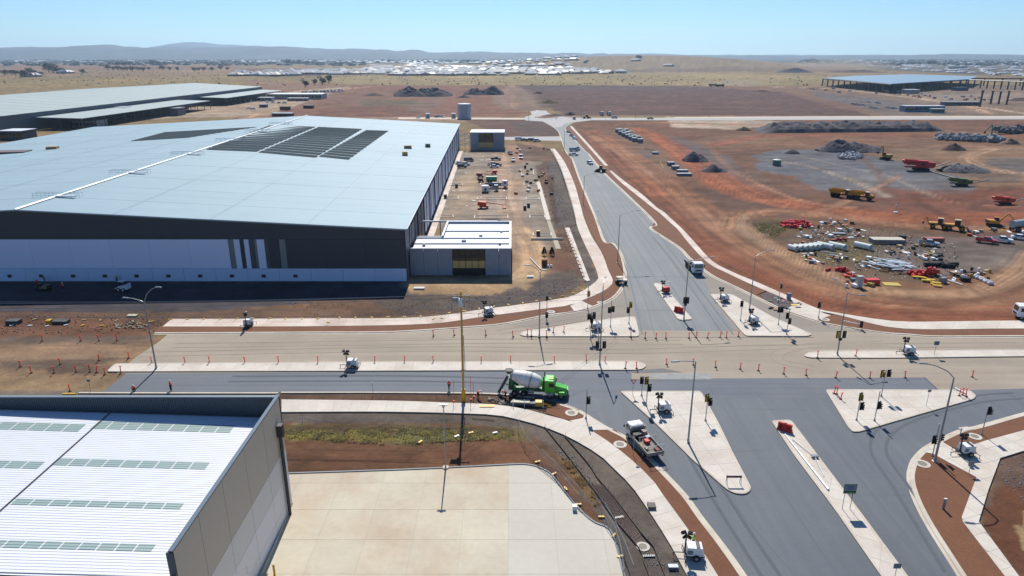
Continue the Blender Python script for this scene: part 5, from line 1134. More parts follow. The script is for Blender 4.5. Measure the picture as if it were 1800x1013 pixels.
post_sign(1642,624,600,'goalpost-like sign on the east median beside the white trailer','sq',M('sign_blue_grey',C(104,124,150),.5),w=0.9)
post_sign(656,693,672,'thin white post on the south kerb of the west road','sq',white,0.02,0.2); post_sign(160,690,667,'small blue sign at the left end of the south kerb','sq',M('sign_pale_blue',C(130,160,190),.5),0.02,0.5)
x, y = G(1478, 895, 0.17); x2, _ = G(1489, 894, 0.17); o = empty('directory_sign', 'green edged site sign with blue lines on two posts on the long diagonal median', 'sign', (x, y, 0.17)); hh = hgt(1478, 895, 851); w = 1.45
for dx in (0.15, 1.05): MB().tube((dx, 0, 0), (dx, 0, hh-0.2), 0.035, n=6).build('post', steel_d, o)
B((0.62, -0.06, hh-0.62), (w, 0.04, 1.25)).build('board', M('sign_green', C(30, 84, 60), .5), o); B((0.62, -0.085, hh-0.47), (w-0.14, 0.02, 0.85)).build('face', M('sign_face', C(150, 176, 190), .5), o)
mb = MB(); [mb.box((0.62+random.uniform(-.05, .05), -0.1, hh-0.2-i*0.13), (random.uniform(0.8, 1.15), 0.012, 0.045)) for i in range(5)]; mb.build('lettering', M('sign_blue', C(50, 70, 140), .5), o); B((0.7, -0.1, hh-1.08), (0.75, 0.012, 0.09)).build('green_lettering', M('sign_lime', C(130, 200, 80), .5), o)
x, y = G(1240-3, 990, 0.13)
x, y = G(1658, 895, 0.13); o = empty('tree_guard', 'short grey post standing in the south-east mulch bed', 'post', (x, y, 0.13)); B((0, 0, 0.7), (0.28, 0.12, 1.4)).build('board', silver, o); B((0, 0, 1.42), (0.34, 0.18, 0.05)).build('cap', white, o)
# trestle barrier sign on the island tip
x, y = G(1289, 851, 0.18); o = empty('barrier_board', 'low trestle board standing at the bottom tip of the big south island', 'barrier', (x, y, 0.18))
B((0, 0, 1.05), (1.9, 0.05, 0.28)).build('board', M('brown_board', C(110,80,84),.6), o)
for dx in (-0.85, 0.85): MB().tube((dx, -0.3, 0), (dx, 0, 1.2), 0.03, n=5).tube((dx, 0.3, 0), (dx, 0, 1.2), 0.03, n=5).build('trestle_leg', steel_d, o)
# white sign gantry lying on the long median
mb = MB(); a = G(1380, 764, 0.25); b = G(1456, 861, 0.25); c = G(1432, 803, 0.3); d = G(1392, 772, .25)
o = empty('lamp_post', 'white steel lamp post lying down along the long diagonal median', 'post', (a[0], a[1], 0.2)); r3 = lambda p, z: (p[0]-a[0], p[1]-a[1], z)
MB().tube(r3(a, 0.1), r3(b, 0.1), 0.08, 0.13, 8).build('pole', white, o); MB().tube(r3(d, 0.12), r3(c, 0.15), 0.06, 0.05, 6).build('arm', white, o); MB().tube(r3(c, 0.15), r3(G(1448, 838, .2), 0.1), 0.05, n=6).build('second_arm', white, o); MB().box(r3(c, 0.22), (0.9, 0.5, 0.16)).build('luminaire', silver, o)
a = G(1677, 682, .3); b = G(1698, 692, .3); o = empty('pole_section', 'pale pole section lying among orange posts on the right tip of the south-east island', 'pole', (a[0], a[1], 0.25)); MB().tube((0, 0, .1), (b[0]-a[0], b[1]-a[1], .1), .12).build('pole', whitem, o); MB().lathe([(0.2,-0.03),(0.2,0.05)],c=(0,0,.1),axis=(1,0,0),n=8).build('flange',galv,o)
a = G(1482, 570, .2); b = G(1512, 578, .2); o = empty('fallen_signal', 'signal post leaning low over the mulch strip of the north-east corner', 'traffic light', (a[0], a[1], 0.2)); MB().tube((0, 0, .7), (b[0]-a[0], b[1]-a[1], .9), .07).build('arm', white, o); B((b[0]-a[0]+.1, b[1]-a[1], .9), (.5, .3, 1.3)).build('signal_head', black, o); MB().tube((b[0]-a[0]-.5, b[1]-a[1], 0), (b[0]-a[0]-.5, b[1]-a[1], 1.2), .05).build('post', galv, o)
# ------------------------------------------------------------ delineator posts
def mk_del():
    o = empty('delineator_post', 'x', 'traffic post'); MB().tube((0, 0, 0.05), (0, 0, 1.25), 0.075, 0.07, 8).build('stem', M('post_red', C(250, 66, 52, .95), .5), o)
    B((0, 0, 1.17), (0.5, 0.07, 0.07)).build('handle', M('post_red', C(236, 74, 60, .8), .5), o); MB().lathe([(0.24, 0), (0.24, 0.05), (0.1, 0.1)], n=8).build('base', rubber, o); MB().tube((0, 0, 0.8), (0, 0, 0.95), 0.06, n=8).build('reflector', white, o); return o
KD = Kind(mk_del)
def posts(row, where, z=0.03):
    for i, (px, py) in enumerate(row):
        x, y = G(px, py, z); o = KD.put((x, y, z), random.uniform(-0.4, 0.4), '%s orange post from left %s' % (ORD[i], where) if len(row) > 1 else 'single orange post %s' % where, 'orange-red T-top traffic posts', (1, 1, random.uniform(0.92, 1.08))); o.rotation_euler[1] = random.uniform(-0.12, 0.12); o.rotation_euler[0] = random.uniform(-0.08, 0.08)
posts([(74,600),(142,600),(174,599.5),(206,599)], 'in the upper row on bare dirt at far left', 0)
posts([(36,645),(106,641),(174,634),(226,630)], 'in the middle row on bare dirt at far left', 0)
posts([(55,656),(95,656),(134,654),(158,654),(170,655),(184,659)], 'in the lower row leading to the west median nose', 0)
posts([(123,688)], 'at the left end of the south kerb', 0)
posts([(267.5,639),(326,639),(368,638.5),(431,638.5),(490,638),(559,638),(658.6,637),(711,637),(762,636.5),(846,637),(897,636),(974,636),(1031,635),(1063,637)], 'along the north edge of the west median')
posts([(212,655),(1099,648),(1119,648)], 'standing on top of the west median', 0.18)
posts([(762,591),(798.6,589.5),(854,589.5),(902,592.5)], 'below the north-west kerb near the timber pole')
posts([(927,589),(934,591),(961,592),(972.5,585),(991,584),(1109,592)], 'on the north-west triangular island', 0.18)
posts([(1134,595),(1153,595.5),(1170.5,595.5),(1211,595),(1223.5,594),(1243.5,594.5),(1265.6,593.5),(1276.5,594),(1298,592)], 'across the mouth of the north road')
posts([(1172,641),(1219,642),(1258,646),(1301,649),(1333,652),(1377.5,657.5),(1417,660),(1469,664.5),(1529,665),(1591,664.5),(1709,663)], 'in the line crossing the middle of the junction')
posts([(1437,629),(1504,626)], 'on the east median', 0.18)
posts([(1466,692),(1470.5,693),(1477.5,702)], 'at the left corner of the south-east island', 0.18)
posts([(1686,696),(1692,694.5),(1698,697)], 'at the right tip of the south-east island', 0.18)
# survey stakes
for px, py, t, lb in [(798,706,668,'tall red survey stake left of the timber power pole'),(828,703,661,'tall red survey stake right of the timber power pole'),(833,698,672,'leaning red survey stake behind the crouching worker')]:
    x, y = G(px, py); h = hgt(px, py, t); o = empty('survey_stake', lb, 'stake', (x, y, 0)); MB().tube((0, 0, 0), (random.uniform(-.1, .1), 0, h), .035, n=5).build('rod', M('post_red', C(236,74,60,.8), .5), o); B((0, 0, .08), (.25, .25, .14)).build('foot', orange, o)
# ------------------------------------------------------------ temporary fences
fmesh = M('fence_wire', C(170, 172, 172), 0.5, metal=0.2)
def fence(P, label, h=1.9, step=3.2, feet=yellow, z=0.15, world=False, infill=True, rail_r=0.028):
    pts = P if world else W(P); n = max(1, int(sum(math.hypot(b[0]-a[0], b[1]-a[1]) for a, b in zip(pts, pts[1:]))/step)); q = resample(pts, n)
    o = empty('temporary_fence', label, 'fence', (q[0][0], q[0][1], z)); lo = lambda p, zz: (p[0]-q[0][0], p[1]-q[0][1], zz)
    for i, p in enumerate(q):
        MB().tube(lo(p, 0), lo(p, h), 0.025, n=5).build('post', galv, o)
        if feet: B(lo(p, 0.08), (0.7, 0.24, 0.15), rz=random.uniform(0, 3)).build('foot_block', feet, o)
    mb = MB(); mb.path([lo(p, h-0.02) for p in q], rail_r, 4); mb.build('top_rail', galv, o)
    if infill:
        mb = MB(); mb.path([lo(p, 0.12) for p in q], 0.014, 3); mb.path([lo(p, h*.5) for p in q], 0.008, 3)
        for a, b in zip(q, q[1:]):
            for k in range(1, 8): c = (a[0]+(b[0]-a[0])*k/8, a[1]+(b[1]-a[1])*k/8); mb.tube(lo(c, 0.1), lo(c, h-0.04), 0.006, n=3)
        mb.build('wire_mesh', fmesh, o)
    return o
fence([(268,567),(306,563),(450,561.5),(561,562),(578,569),(598,560),(628,560.5),(752,558),(771,566),(784,553),(850,543.5),(897,537),(923,534),(972,526),(1000,520),(1024,511)], 'long wire mesh fence with yellow feet along the north-west footpath')
fence([(-60,563),(0,564),(60,562),(150,563),(262,566)], 'wire fence crossing the bare dirt at the left edge', z=0, feet=M('block_pale', C(220,205,150), .7))
fence([(499,766),(514,768),(540,751),(566,763),(586,765),(640,767),(700,768),(737,772),(758,754),(785,771),(828,766)], 'zigzag wire fence over the weeds behind the concrete yard', z=0, feet=None)
fence([(911,758),(922,784),(946,812),(978,838)], 'wire fence descending between weeds and gravel strip', z=0, feet=None)
fence([(945,813),(974,834),(995.5,862),(1019,890.7),(1059,911),(1080.5,944.5),(1091,983),(1096,1020)], 'wire fence with yellow feet along the yard kerb', z=0.02, h=1.5)
fence([(952,812),(991,851),(1015.5,884),(1058,901),(1075,930),(1100,985),(1112,1020)], 'second wire fence beside the unfinished path', z=0.02, feet=None)
fence([(504,700),(560,699.5),(640,699),(740,699.5),(800,700.5)], 'low formwork rail with pegs along the south kerb', h=0.6, step=2.6, feet=None, z=0, infill=False)
fence([(992,401),(1000,420),(1010,445),(1020,470),(1028,495)], 'row of dark pegs and rail beside the pale strip path', h=1.0, feet=dark, z=0.12, infill=False)
fence([(970,268),(985,300),(998,340),(1006,368),(1012,395)], 'fence along the left side of the north road footpath', feet=dark, z=0.1)
bed([(992,401),(1001,401),(1037,494),(1028,496)], 0.12, 'footpath', concrete_pink); bed([(943,320),(949,320),(968,387),(960,387)], 0.1, 'footpath', concrete); bed([(961,388),(967,388),(986,438),(977,438)], 0.08, 'footpath', M('pale_tan_concrete', C(196,182,158), .85, var=.05))
# unfinished path: formwork boards and steel mesh
for P, lb in (([(956.5,752),(985,787),(1009,818),(1050,871.5),(1077,911),(1122,965),(1131,990),(1140,1013),(1150,1050)], 'left formwork board of the unfinished path'), ([(992,768),(1034.6,818),(1050,842),(1079,876),(1127.6,940),(1147.5,962),(1158,988),(1168,1013),(1180,1050)], 'right formwork board of the unfinished path')):
    pts = catmull(W(P), 4); o = empty('formwork_board', lb, 'formwork', (pts[0][0], pts[0][1], 0)); loc = [(p[0]-pts[0][0], p[1]-pts[0][1]) for p in pts]; q = offset(loc, 0.07)
    mb = MB(); mb.prism(loc+q[::-1], 0, 0.22); mb.build('board', M('form_timber', C(92, 84, 78), .8), o)
    for i, p in enumerate(resample(loc, 26)): MB().tube((p[0]+.15, p[1], 0), (p[0]+.15, p[1], 0.6), .018, n=4).build('peg', steel_d if i % 3 else yellow, o)
A1 = resample(catmull(W([(1032,850),(1050,872.5),(1077,912),(1110,951)]), 4), 40); A2 = resample(catmull(W([(1060,854),(1079,877),(1105,911),(1126,940)]), 4), 40); mb = MB()
for k in range(9): mb.path([(a[0]+(b[0]-a[0])*(k+.5)/9, a[1]+(b[1]-a[1])*(k+.5)/9, .1) for a, b in zip(A1, A2)][::3], .035, 3)
for a, b in zip(A1, A2): mb.tube((a[0], a[1], .12), (b[0], b[1], .12), .025, n=3)
tag(mb.build('reinforcing_mesh', M('rusty_bar', C(170, 146, 134), .8)), 'steel reinforcing mesh laid between the formwork boards', 'rebar')
for (a, b), lb in ((((1081,912),(1096,909)), 'black drain grate between the boards, upper one'), (((1129,979),(1151,978)), 'black drain grate between the boards, lower one')):
    p, q = G(*a), G(*b); o = empty('drain_grate', lb, 'grate', (p[0], p[1], .03)); B(((q[0]-p[0])/2, (q[1]-p[1])/2, .04), (q[0]-p[0], .28, .06)).build('frame', black, o)
    for k in range(7): B(((q[0]-p[0])*(k+.5)/7, (q[1]-p[1])*(k+.5)/7, .09), (.06, .3, .05)).build('bar', galv, o)
# ------------------------------------------------------------ people
def skinned(name, joints, edges, rad, mat, parent, sub=1, root=0):
    me = bpy.data.meshes.new(name); me.from_pydata(joints, edges, []); me.materials.append(mat); o = bpy.data.objects.new(name, me); COL.objects.link(o); o.parent = parent
    m = o.modifiers.new('skin', 'SKIN'); m.use_smooth_shade = True
    for i, v in enumerate(me.skin_vertices[0].data): v.radius = (rad[i], rad[i]*0.85); v.use_root = (i == root)
    s = o.modifiers.new('sub', 'SUBSURF'); s.levels = sub; s.render_levels = sub; return o
POSES = {
 'standing': dict(pel=(0, 0, .95), ch=(0, .02, 1.35), nk=(0, .02, 1.5), hd=(0, -.02, 1.68), kn=((-.1, -.02, .5), (.11, .03, .5)), ft=((-.11, 0, .06), (.13, .04, .06)), el=((-.28, .02, 1.12), (.28, 0, 1.12)), ha=((-.2, -.22, 1.05), (.22, -.22, .98))),
 'bending': dict(pel=(0, .1, .85), ch=(0, -.25, 1.12), nk=(0, -.38, 1.2), hd=(0, -.52, 1.22), kn=((-.12, -.02, .48), (.12, .02, .48)), ft=((-.14, .05, .06), (.15, .1, .06)), el=((-.25, -.35, .85), (.25, -.38, .85)), ha=((-.12, -.5, .62), (.12, -.52, .6))),
 'crouching': dict(pel=(0, .1, .38), ch=(0, -.05, .75), nk=(0, -.12, .88), hd=(0, -.2, 1.02), kn=((-.2, -.25, .5), (.2, -.25, .48)), ft=((-.16, .0, .06), (.16, .0, .06)), el=((-.26, -.25, .6), (.26, -.25, .6)), ha=((-.1, -.45, .42), (.1, -.45, .4))),
 'walking': dict(pel=(0, 0, .93), ch=(.02, 0, 1.33), nk=(.02, 0, 1.48), hd=(.05, 0, 1.66), kn=((.18, -.1, .52), (-.05, .1, .5)), ft=((.22, -.1, .06), (-.3, .1, .1)), el=((-.12, -.25, 1.1), (.1, .25, 1.1)), ha=((.08, -.24, .92), (.3, .22, .95))) }
def person(px, py, pose, rz, label, vest=orange, z=0.03, hat=white):
    p = POSES[pose]; x, y = G(px, py, z); o = empty('person', label, 'person', (x, y, z), rz)
    a = Vector(p['ch']); pe = Vector(p['pel']); sh = [tuple(a+Vector((s*.19, 0, .05))) for s in (-1, 1)]; hip = [tuple(pe+Vector((s*.09, 0, -.04))) for s in (-1, 1)]; hd = Vector(p['hd']); nk = Vector(p['nk'])
    toe = [tuple(Vector(f)+Vector((0, -.16, -.01))) for f in p['ft']]
    J = [tuple(pe), tuple(a), tuple(nk), tuple(hd), sh[0], p['el'][0], p['ha'][0], sh[1], p['el'][1], p['ha'][1], hip[0], p['kn'][0], p['ft'][0], toe[0], hip[1], p['kn'][1], p['ft'][1], toe[1]]
    E_ = [(0, 1), (1, 2), (2, 3), (1, 4), (4, 5), (5, 6), (1, 7), (7, 8), (8, 9), (0, 10), (10, 11), (11, 12), (12, 13), (0, 14), (14, 15), (15, 16), (16, 17)]
    skinned('body', J, E_, [.13, .15, .06, .1, .07, .05, .045, .07, .05, .045, .09, .065, .045, .04, .09, .065, .045, .04], skin_m, o)
    skinned('hi_vis_shirt', [tuple(pe+(a-pe)*.15), tuple(a), tuple(nk-(nk-a)*.3), sh[0], p['el'][0], sh[1], p['el'][1]], [(0, 1), (1, 2), (1, 3), (3, 4), (1, 5), (5, 6)], [.165, .185, .09, .095, .075, .095, .075], vest, o)
    skinned('trousers', [tuple(pe), hip[0], p['kn'][0], p['ft'][0], hip[1], p['kn'][1], p['ft'][1]], [(0, 1), (1, 2), (2, 3), (0, 4), (4, 5), (5, 6)], [.15, .11, .09, .075, .11, .09, .075], navy, o)
    MB().lathe([(.15, 0), (.15, .02), (.12, .03), (.115, .09), (.07, .14), (.01, .15)], c=tuple(hd+Vector((0, 0, .03))), n=10).build('hard_hat', hat, o, smooth=True)
    return o
person(301,687,'standing',2.6,'worker in orange shirt and dark trousers standing on the fresh asphalt at left')
person(236,688,'crouching',0.4,'worker in orange shirt crouching at the south kerb near the median shadow')
person(789.5,686,'standing',0.3,'worker in orange shirt walking on the asphalt left of the timber pole')
person(841,699,'bending',0.9,'worker in orange bending over the kerb works right of the timber pole',z=0)
person(888,699,'bending',-1.2,'worker in orange guiding the chute behind the green concrete truck',z=0)
person(66,503,'standing',1,'left worker in orange beside the digger in the warehouse shadow',z=0); person(79,497,'standing',2,'worker in orange behind the digger in the warehouse shadow',z=0); person(112,510,'standing',0,'worker in orange standing alone right of the digger in the shadow',z=0)
person(184,493,'standing',0,'worker in lime green by the precast wall',hwgrn,0); person(206,496,'standing',0,'worker in lime green behind the white skid steer',hwgrn,0)
person(1218,962,'walking',1.2,'worker in lime green leaning on the light tower trailer at the bottom',hwgrn,0.17)
# ------------------------------------------------------------ light tower trailers
def mk_trailer():
    o = empty('light_tower_trailer', 'x', 'trailer'); B((0, 0, .95), (1.5, 1.15, .85), top=(.92, .9)).build('generator_hood', white, o); B((0, 0, .45), (1.9, 1.1, .14)).build('chassis', dark, o)
    B((-.45, -.56, .9), (.5, .06, .4)).build('side_door', M('hood_grey', C(150,154,158), .5), o); MB().box((.3, 0, 1.4), (.35, .9, .06)).build('hood_vent', dark, o)
    for s in (-1, 1): w = MB().tube((.15, s*.72, .33), (.15, s*.56, .33), .33, n=14).build('wheel', rubber, o); MB().tube((.15, s*.735, .33), (.15, s*.7, .33), .17, n=10).build('rim', galv, w)
    MB().tube((-.9, 0, .45), (-2.0, 0, .42), .05, n=6).tube((-1.9, 0, .42), (-1.9, 0, 0), .04, n=6).build('drawbar', dark, o)
    for sx in (-1, 1):
        for sy in (-1, 1): MB().tube((sx*.8, sy*.5, .45), (sx*.95, sy*1.05, .42), .04, n=5).tube((sx*.95, sy*1.05, .5), (sx*.95, sy*1.05, 0), .035, n=5).build('outrigger', dark, o)
    MB().tube((-.85, 0, .5), (-.85, 0, 2.7), .09, .07, 8).build('mast', M('mast_dark', C(60,62,68), .5), o)
    for (dx, dz, a) in ((-.3, 2.8, .4), (.32, 2.75, -.3), (-.15, 2.35, .9), (.25, 2.3, -.8)): B((-.85+dx, -.1, dz), (.42, .24, .34), rz=a, rx=.5).build('flood_lamp', black, o)
    return o
def mk_trailer_red():
    o = mk_trailer(); 
    for c in o.children:
        if c.name.startswith(('generator_hood', 'side_door', 'hood_vent')): c.data = c.data.copy(); c.data.materials[0] = M('hood_red', C(206, 62, 40, .75), .45)
    B((.4, 0, 2.6), (.8, .7, .05), rx=.3).build('solar_panel', silver, o); return o
KT = Kind(mk_trailer); KTR = Kind(mk_trailer_red)
for px, py, rz, lb, zz in [(437,573,1.5,'white light tower trailer on the north-west footpath, nearest the left edge',.17),(620,646,0,'white light tower trailer with tall dark mast on the west median',.18),(859,553,.3,'white light tower trailer on the north-west footpath near the timber pole',.17),(1048,580,.2,'white light tower trailer on the north-west triangular island',.18),(1273,530,.1,'upper white light tower trailer on the north-east island',.18),(1324,569,.3,'lower white light tower trailer on the north-east island',.18),(1597,623,-.1,'white light tower trailer on the east median',.18),(1167,724,.1,'cream light tower trailer with yellow legs on the big south island',.18),(1697,799,.1,'white light tower trailer on the south-east corner path',.17),(1219,979,-.1,'white light tower trailer with large wheels at the bottom of the south-west path',.17)]:
    x, y = G(px, py, zz); KT.put((x, y, zz), rz, lb, None, (1.1, 1.1, 1.1))
x, y = G(1170, 515, .18); KTR.put((x, y, .18), .2, 'red light tower trailer with a small panel on the short north median')
x, y = G(1052, 590, .18); o = empty('folded_mast', 'tall white boom standing over the trailer on the north-west island', 'mast', (x, y-.5, .18)); MB().tube((0, 0, .0), (-.9, .3, 4.4), .1, .07, 6).build('boom', white, o); B((-.9, .3, 4.5), (.4, .3, .4)).build('lamp', dark, o)
# small site cart
x, y = G(1089, 499, .14); o = empty('site_cart', 'beige and black buggy parked on the mulch at the north-west corner bend', 'buggy', (x, y, .14), .1); B((0, 0, 1.65), (1.5, 1.2, .08)).build('canopy', M('cream_paint', C(230,215,190), .5), o); B((.9, 0, .75), (1.6, 1.3, .5)).build('tray', M('cream_paint', C(230,215,190), .5), o); B((-.2, 0, .7), (1.5, 1.0, .5)).build('body', dark, o)
for sx in (-.6, 1.3):
    for sy in (-.6, .6): MB().tube((sx, sy-.1, .35), (sx, sy+.1, .35), .35, n=12).build('wheel', rubber, o)
for sx, sy in ((-.65, -.5), (-.65, .5), (.6, -.5), (.6, .5)): MB().tube((sx, sy, .9), (sx, sy, 1.65), .035, n=5).build('canopy_post', dark, o)
# water barriers
def mk_wb():
    o = empty('water_barrier', 'x', 'barrier'); MB().side([(-1, 0), (1, 0), (1, .25), (.94, .35), (.94, 1.0), (-.94, 1.0), (-.94, .35), (-1, .25)], -.25, .25, inset=.12, zin=.3).build('shell', red, o)
    for dx in (-.5, .5): B((dx, -.2, .5), (.3, .06, .35)).build('recess', M('red_dark', C(150,36,30), .6), o)
    B((0, 0, 1.03), (.3, .12, .06)).build('filler_cap', M('red_dark', C(150,36,30), .6), o); return o
KW = Kind(mk_wb)
for px, py, rz, lb in [(1379,757,-.62,'red water barrier near the head of the long diagonal median, left piece'),(1193,549,-.65,'red water barrier lying on the short north median')]:
    x, y = G(px, py, .18); KW.put((x, y, .18), rz, lb, None, (1, 1.3, 1.15))
# ------------------------------------------------------------ vehicles (front towards +x)
def wheels(o, xs, tr, r, w=.24, rim=galv):
    for x_ in xs:
        for s in (-1, 1):
            t = MB().tube((x_, s*(tr+w/2), r), (x_, s*(tr-w/2), r), r, n=14).build('wheel', rubber, o); MB().tube((x_, s*(tr+w/2+.012), r), (x_, s*(tr+w/2-.03), r), r*.55, n=10).build('rim', rim, t)
CARS = {}
def mk_car(kind, color, name):
    def fn():
        o = empty({'ute': 'pickup', 'van': 'van'}.get(kind, 'parked_car'), 'x', {'ute': 'ute', 'van': 'van'}.get(kind, 'car')); p = color; gl = glass
        if kind == 'sedan':
            MB().side([(-2.25, .35), (2.2, .35), (2.28, .62), (2.1, .8), (1.2, .92), (-1.5, .98), (-2.2, .95), (-2.3, .6)], -.88, .88, .07, .7).build('body', p, o)
            MB().side([(-1.75, .95), (1.15, .92), (.45, 1.4), (-1.05, 1.42)], -.8, .8, .16, 1.2).build('window_band', gl, o); B((-.3, 0, 1.435), (1.45, 1.28, .05)).build('roof', p, o)
            for sx in (-.35,): B((sx, 0, 1.17), (.09, 1.5, .5)).build('pillar', p, o)
        elif kind == 'ute':
            MB().side([(-2.6, .5), (2.5, .45), (2.6, .7), (2.5, 1.0), (1.3, 1.12), (-.6, 1.1), (-.6, .75), (-2.6, .75)], -.92, .92, .06, .8).build('body', p, o)
            MB().side([(-.75, 1.08), (1.35, 1.1), (.75, 1.68), (-.6, 1.7)], -.84, .84, .13, 1.4).build('window_band', gl, o); B((.05, 0, 1.72), (1.3, 1.4, .05)).build('roof', p, o)
            for s in (-1, 1): B((-1.65, s*.88, .93), (1.9, .08, .4)).build('tray_side', p, o)
            B((-2.58, 0, .93), (.07, 1.8, .4)).build('tailgate', p, o); B((-1.6, 0, .78), (1.9, 1.68, .05)).build('tray_floor', dark, o)
        elif kind == 'suv':
            MB().side([(-2.3, .4), (2.25, .4), (2.3, .75), (2.2, 1.0), (1.2, 1.08), (-2.2, 1.12), (-2.35, .7)], -.92, .92, .07, .8).build('body', p, o)
            MB().side([(-2.15, 1.08), (1.2, 1.06), (.55, 1.62), (-1.95, 1.66)], -.85, .85, .15, 1.3).build('window_band', gl, o); B((-.7, 0, 1.68), (2.5, 1.42, .05)).build('roof', p, o); B((-.6, 0, 1.36), (.1, 1.6, .56)).build('pillar', p, o)
        else:
            MB().side([(-2.5, .4), (2.5, .4), (2.55, .95), (2.05, 1.15), (1.4, 2.05), (-2.45, 2.1)], -.95, .95, .08, 1.2).build('body', p, o)
            MB().side([(1.35, 1.25), (2.02, 1.2), (1.52, 1.95), (1.3, 1.95)], -.9, .9, .08, 1.5).build('windscreen', gl, o)
            for s in (-1, 1): B((.85, s*.945, 1.5), (.8, .03, .45)).build('side_window', gl, o)
        for s in (-1, 1): B(({'ute': 2.56, 'van': 2.5}.get(kind, 2.2), s*.66, .74), (.12, .34, .16)).build('headlight', M('lamp_clear', C(220,224,228), .15), o); B(({'ute': -2.62, 'van': -2.52}.get(kind, -2.27), s*.7, .8), (.08, .22, .2)).build('tail_light', M('lamp_red', C(150,24,22), .3), o)
        wheels(o, (1.45, -1.4) if kind != 'ute' else (1.6, -1.65), .8, .34); return o
    return Kind(fn)
PC = dict(white=paint('car_white', 238, 240, 242), silver=paint('car_silver', 176, 182, 190), grey=paint('car_grey', 96, 102, 112), dark=paint('car_dark', 38, 44, 58), blue=paint('car_blue', 60, 84, 130), red=paint('car_red', 200, 34, 40), cream=paint('car_cream', 214, 206, 190))
def car(px, py, kind, col, rz, label, group=None):
    k = kind+col
    if k not in CARS: CARS[k] = mk_car(kind, PC[col], k)
    x, y = G(px, py); return CARS[k].put((x, y, .03), rz, label, group)
dn = -math.pi/2
car(1037,289,'suv','white',dn+.25,'white car driving down the north road behind the dark loader')
car(1008,274,'ute','white',.15,'white ute turning across the north road'); car(1008.5,266,'van','silver',.1,'silver van behind the turning white ute'); car(1015,264,'ute','dark',dn+.2,'dark ute at the right kerb of the north road')
car(1010,245,'suv','white',dn+.3,'white four-wheel drive, nearest of the three parked under the roundabout'); car(1005,240,'sedan','blue',dn+.3,'dark blue car, middle of the three parked under the roundabout'); car(999.5,233.5,'sedan','grey',dn+.3,'grey car, farthest of the three parked under the roundabout')
car(1080,208.5,'van','silver',.05,'silver van on the far cross road below the two big trucks'); car(1143,210,'ute','dark',0,'dark ute on the far cross road to the right')
car(1632,432,'ute','silver',-.42,'silver-white ute parked beside the junk piles'); car(1733,427,'ute','red',-.5,'red ute parked left in the line of vehicles'); car(1761,426,'ute','white',-.45,'white ute right of the red ute'); car(1793,421,'sedan','white',-.35,'white sedan right of the white ute'); car(1812,412,'sedan','white',-.35,'white car cut by the right edge of the photo')
car(824,284,'van','grey',.1,'dark grey van by the east wall near the far office'); car(818,291,'suv','white',.3,'white car behind the black car by the east wall'); car(812,295,'suv','dark',.1,'black car by the east wall'); car(808,289,'sedan','white',.4,'small white car nearest the east wall')
car(866,291,'ute','white',.1,'white ute behind two others in the court'); car(869,295,'sedan','white',.05,'white sedan in the middle court row'); car(874,292,'sedan','dark',.1,'dark car beside the white sedan in the middle court row'); car(872,282,'ute','dark',.0,'dark ute with loaded tray at the far end of the court')
car(902,284,'ute','white',dn,'white ute with loaded tray in the right aisle of the court'); car(897,272,'ute','grey',dn+.2,'grey ute with open tray at the top of the right aisle'); car(915.5,279,'van','silver',dn,'silver van facing the camera in the court')
car(912,247,'van','white',0,'white van left in the row on the side street'); car(922,247.5,'sedan','grey',0,'grey car in the row on the side street'); car(930,248,'ute','blue',0,'blue ute in the row on the side street'); car(938,248,'suv','dark',0,'dark car in the row on the side street'); car(944,249,'suv','white',.2,'white car right in the row on the side street')
rc = random.Random(3)
for i, (px, py) in enumerate([(1499,184),(1505,185),(1510,185.5),(1516,186),(1525,180),(1528,181),(1532,190.5),(1537,191),(1541,182),(1541.5,192),(1545,182.5),(1560,190),(1564,190.5),(1569,191),(1573,191.5)]):
    car(px, py, rc.choice(('sedan', 'ute', 'suv')), rc.choice(('white', 'blue', 'silver', 'white', 'dark')), rc.uniform(-.6, -.3), '%s vehicle from the left in the far car park before the steel frame' % ORD[i], 'cars in the far construction car park')
for i in range(36):
    px = 532+6.2*(i//3)+rc.uniform(0, 3); py = 161.7-1.6*(i % 3)+(600-px)*.07
    car(px, py, rc.choice(('sedan', 'ute', 'suv', 'van')), rc.choice(('white', 'silver', 'white', 'dark', 'blue', 'grey')), rc.uniform(-.2, .2), '%s car from the left, %s line of the crowded far car park' % (ORD[i//3], ('front', 'middle', 'back')[i % 3]), 'cars in the crowded far car park')
for i, (px, py) in enumerate(sorted([(450,176),(456,177),(463,175),(470,181),(480,181),(490,182),(500,182),(440,180),(432,181),(428,180),(421,181),(386,181),(382,182),(436,192),(445,193),(735,208),(768,206.5),(772,206.5),(779,206.5),(1425,157),(1430,158),(1437,157),(1578,163),(1620,166),(1662,172),(1706,170),(1700,176)])):
    car(px, py, rc.choice(('ute', 'van', 'suv')), rc.choice(('white', 'silver', 'dark', 'white')), rc.uniform(-3, 3), '%s far site vehicle counted from the left edge' % ORD[i], 'scattered far site vehicles')
for i, px in enumerate(sorted(rc.uniform(1450, 1790) for _ in range(28))):
    car(px, 155+(px-1450)*.06+rc.uniform(-2, 8), rc.choice(('ute', 'van', 'suv')), rc.choice(('white', 'silver', 'blue', 'grey', 'red')), rc.uniform(-3, 3), '%s vehicle from the left under and before the steel frame' % ORD[i], 'vehicles around the steel frame')
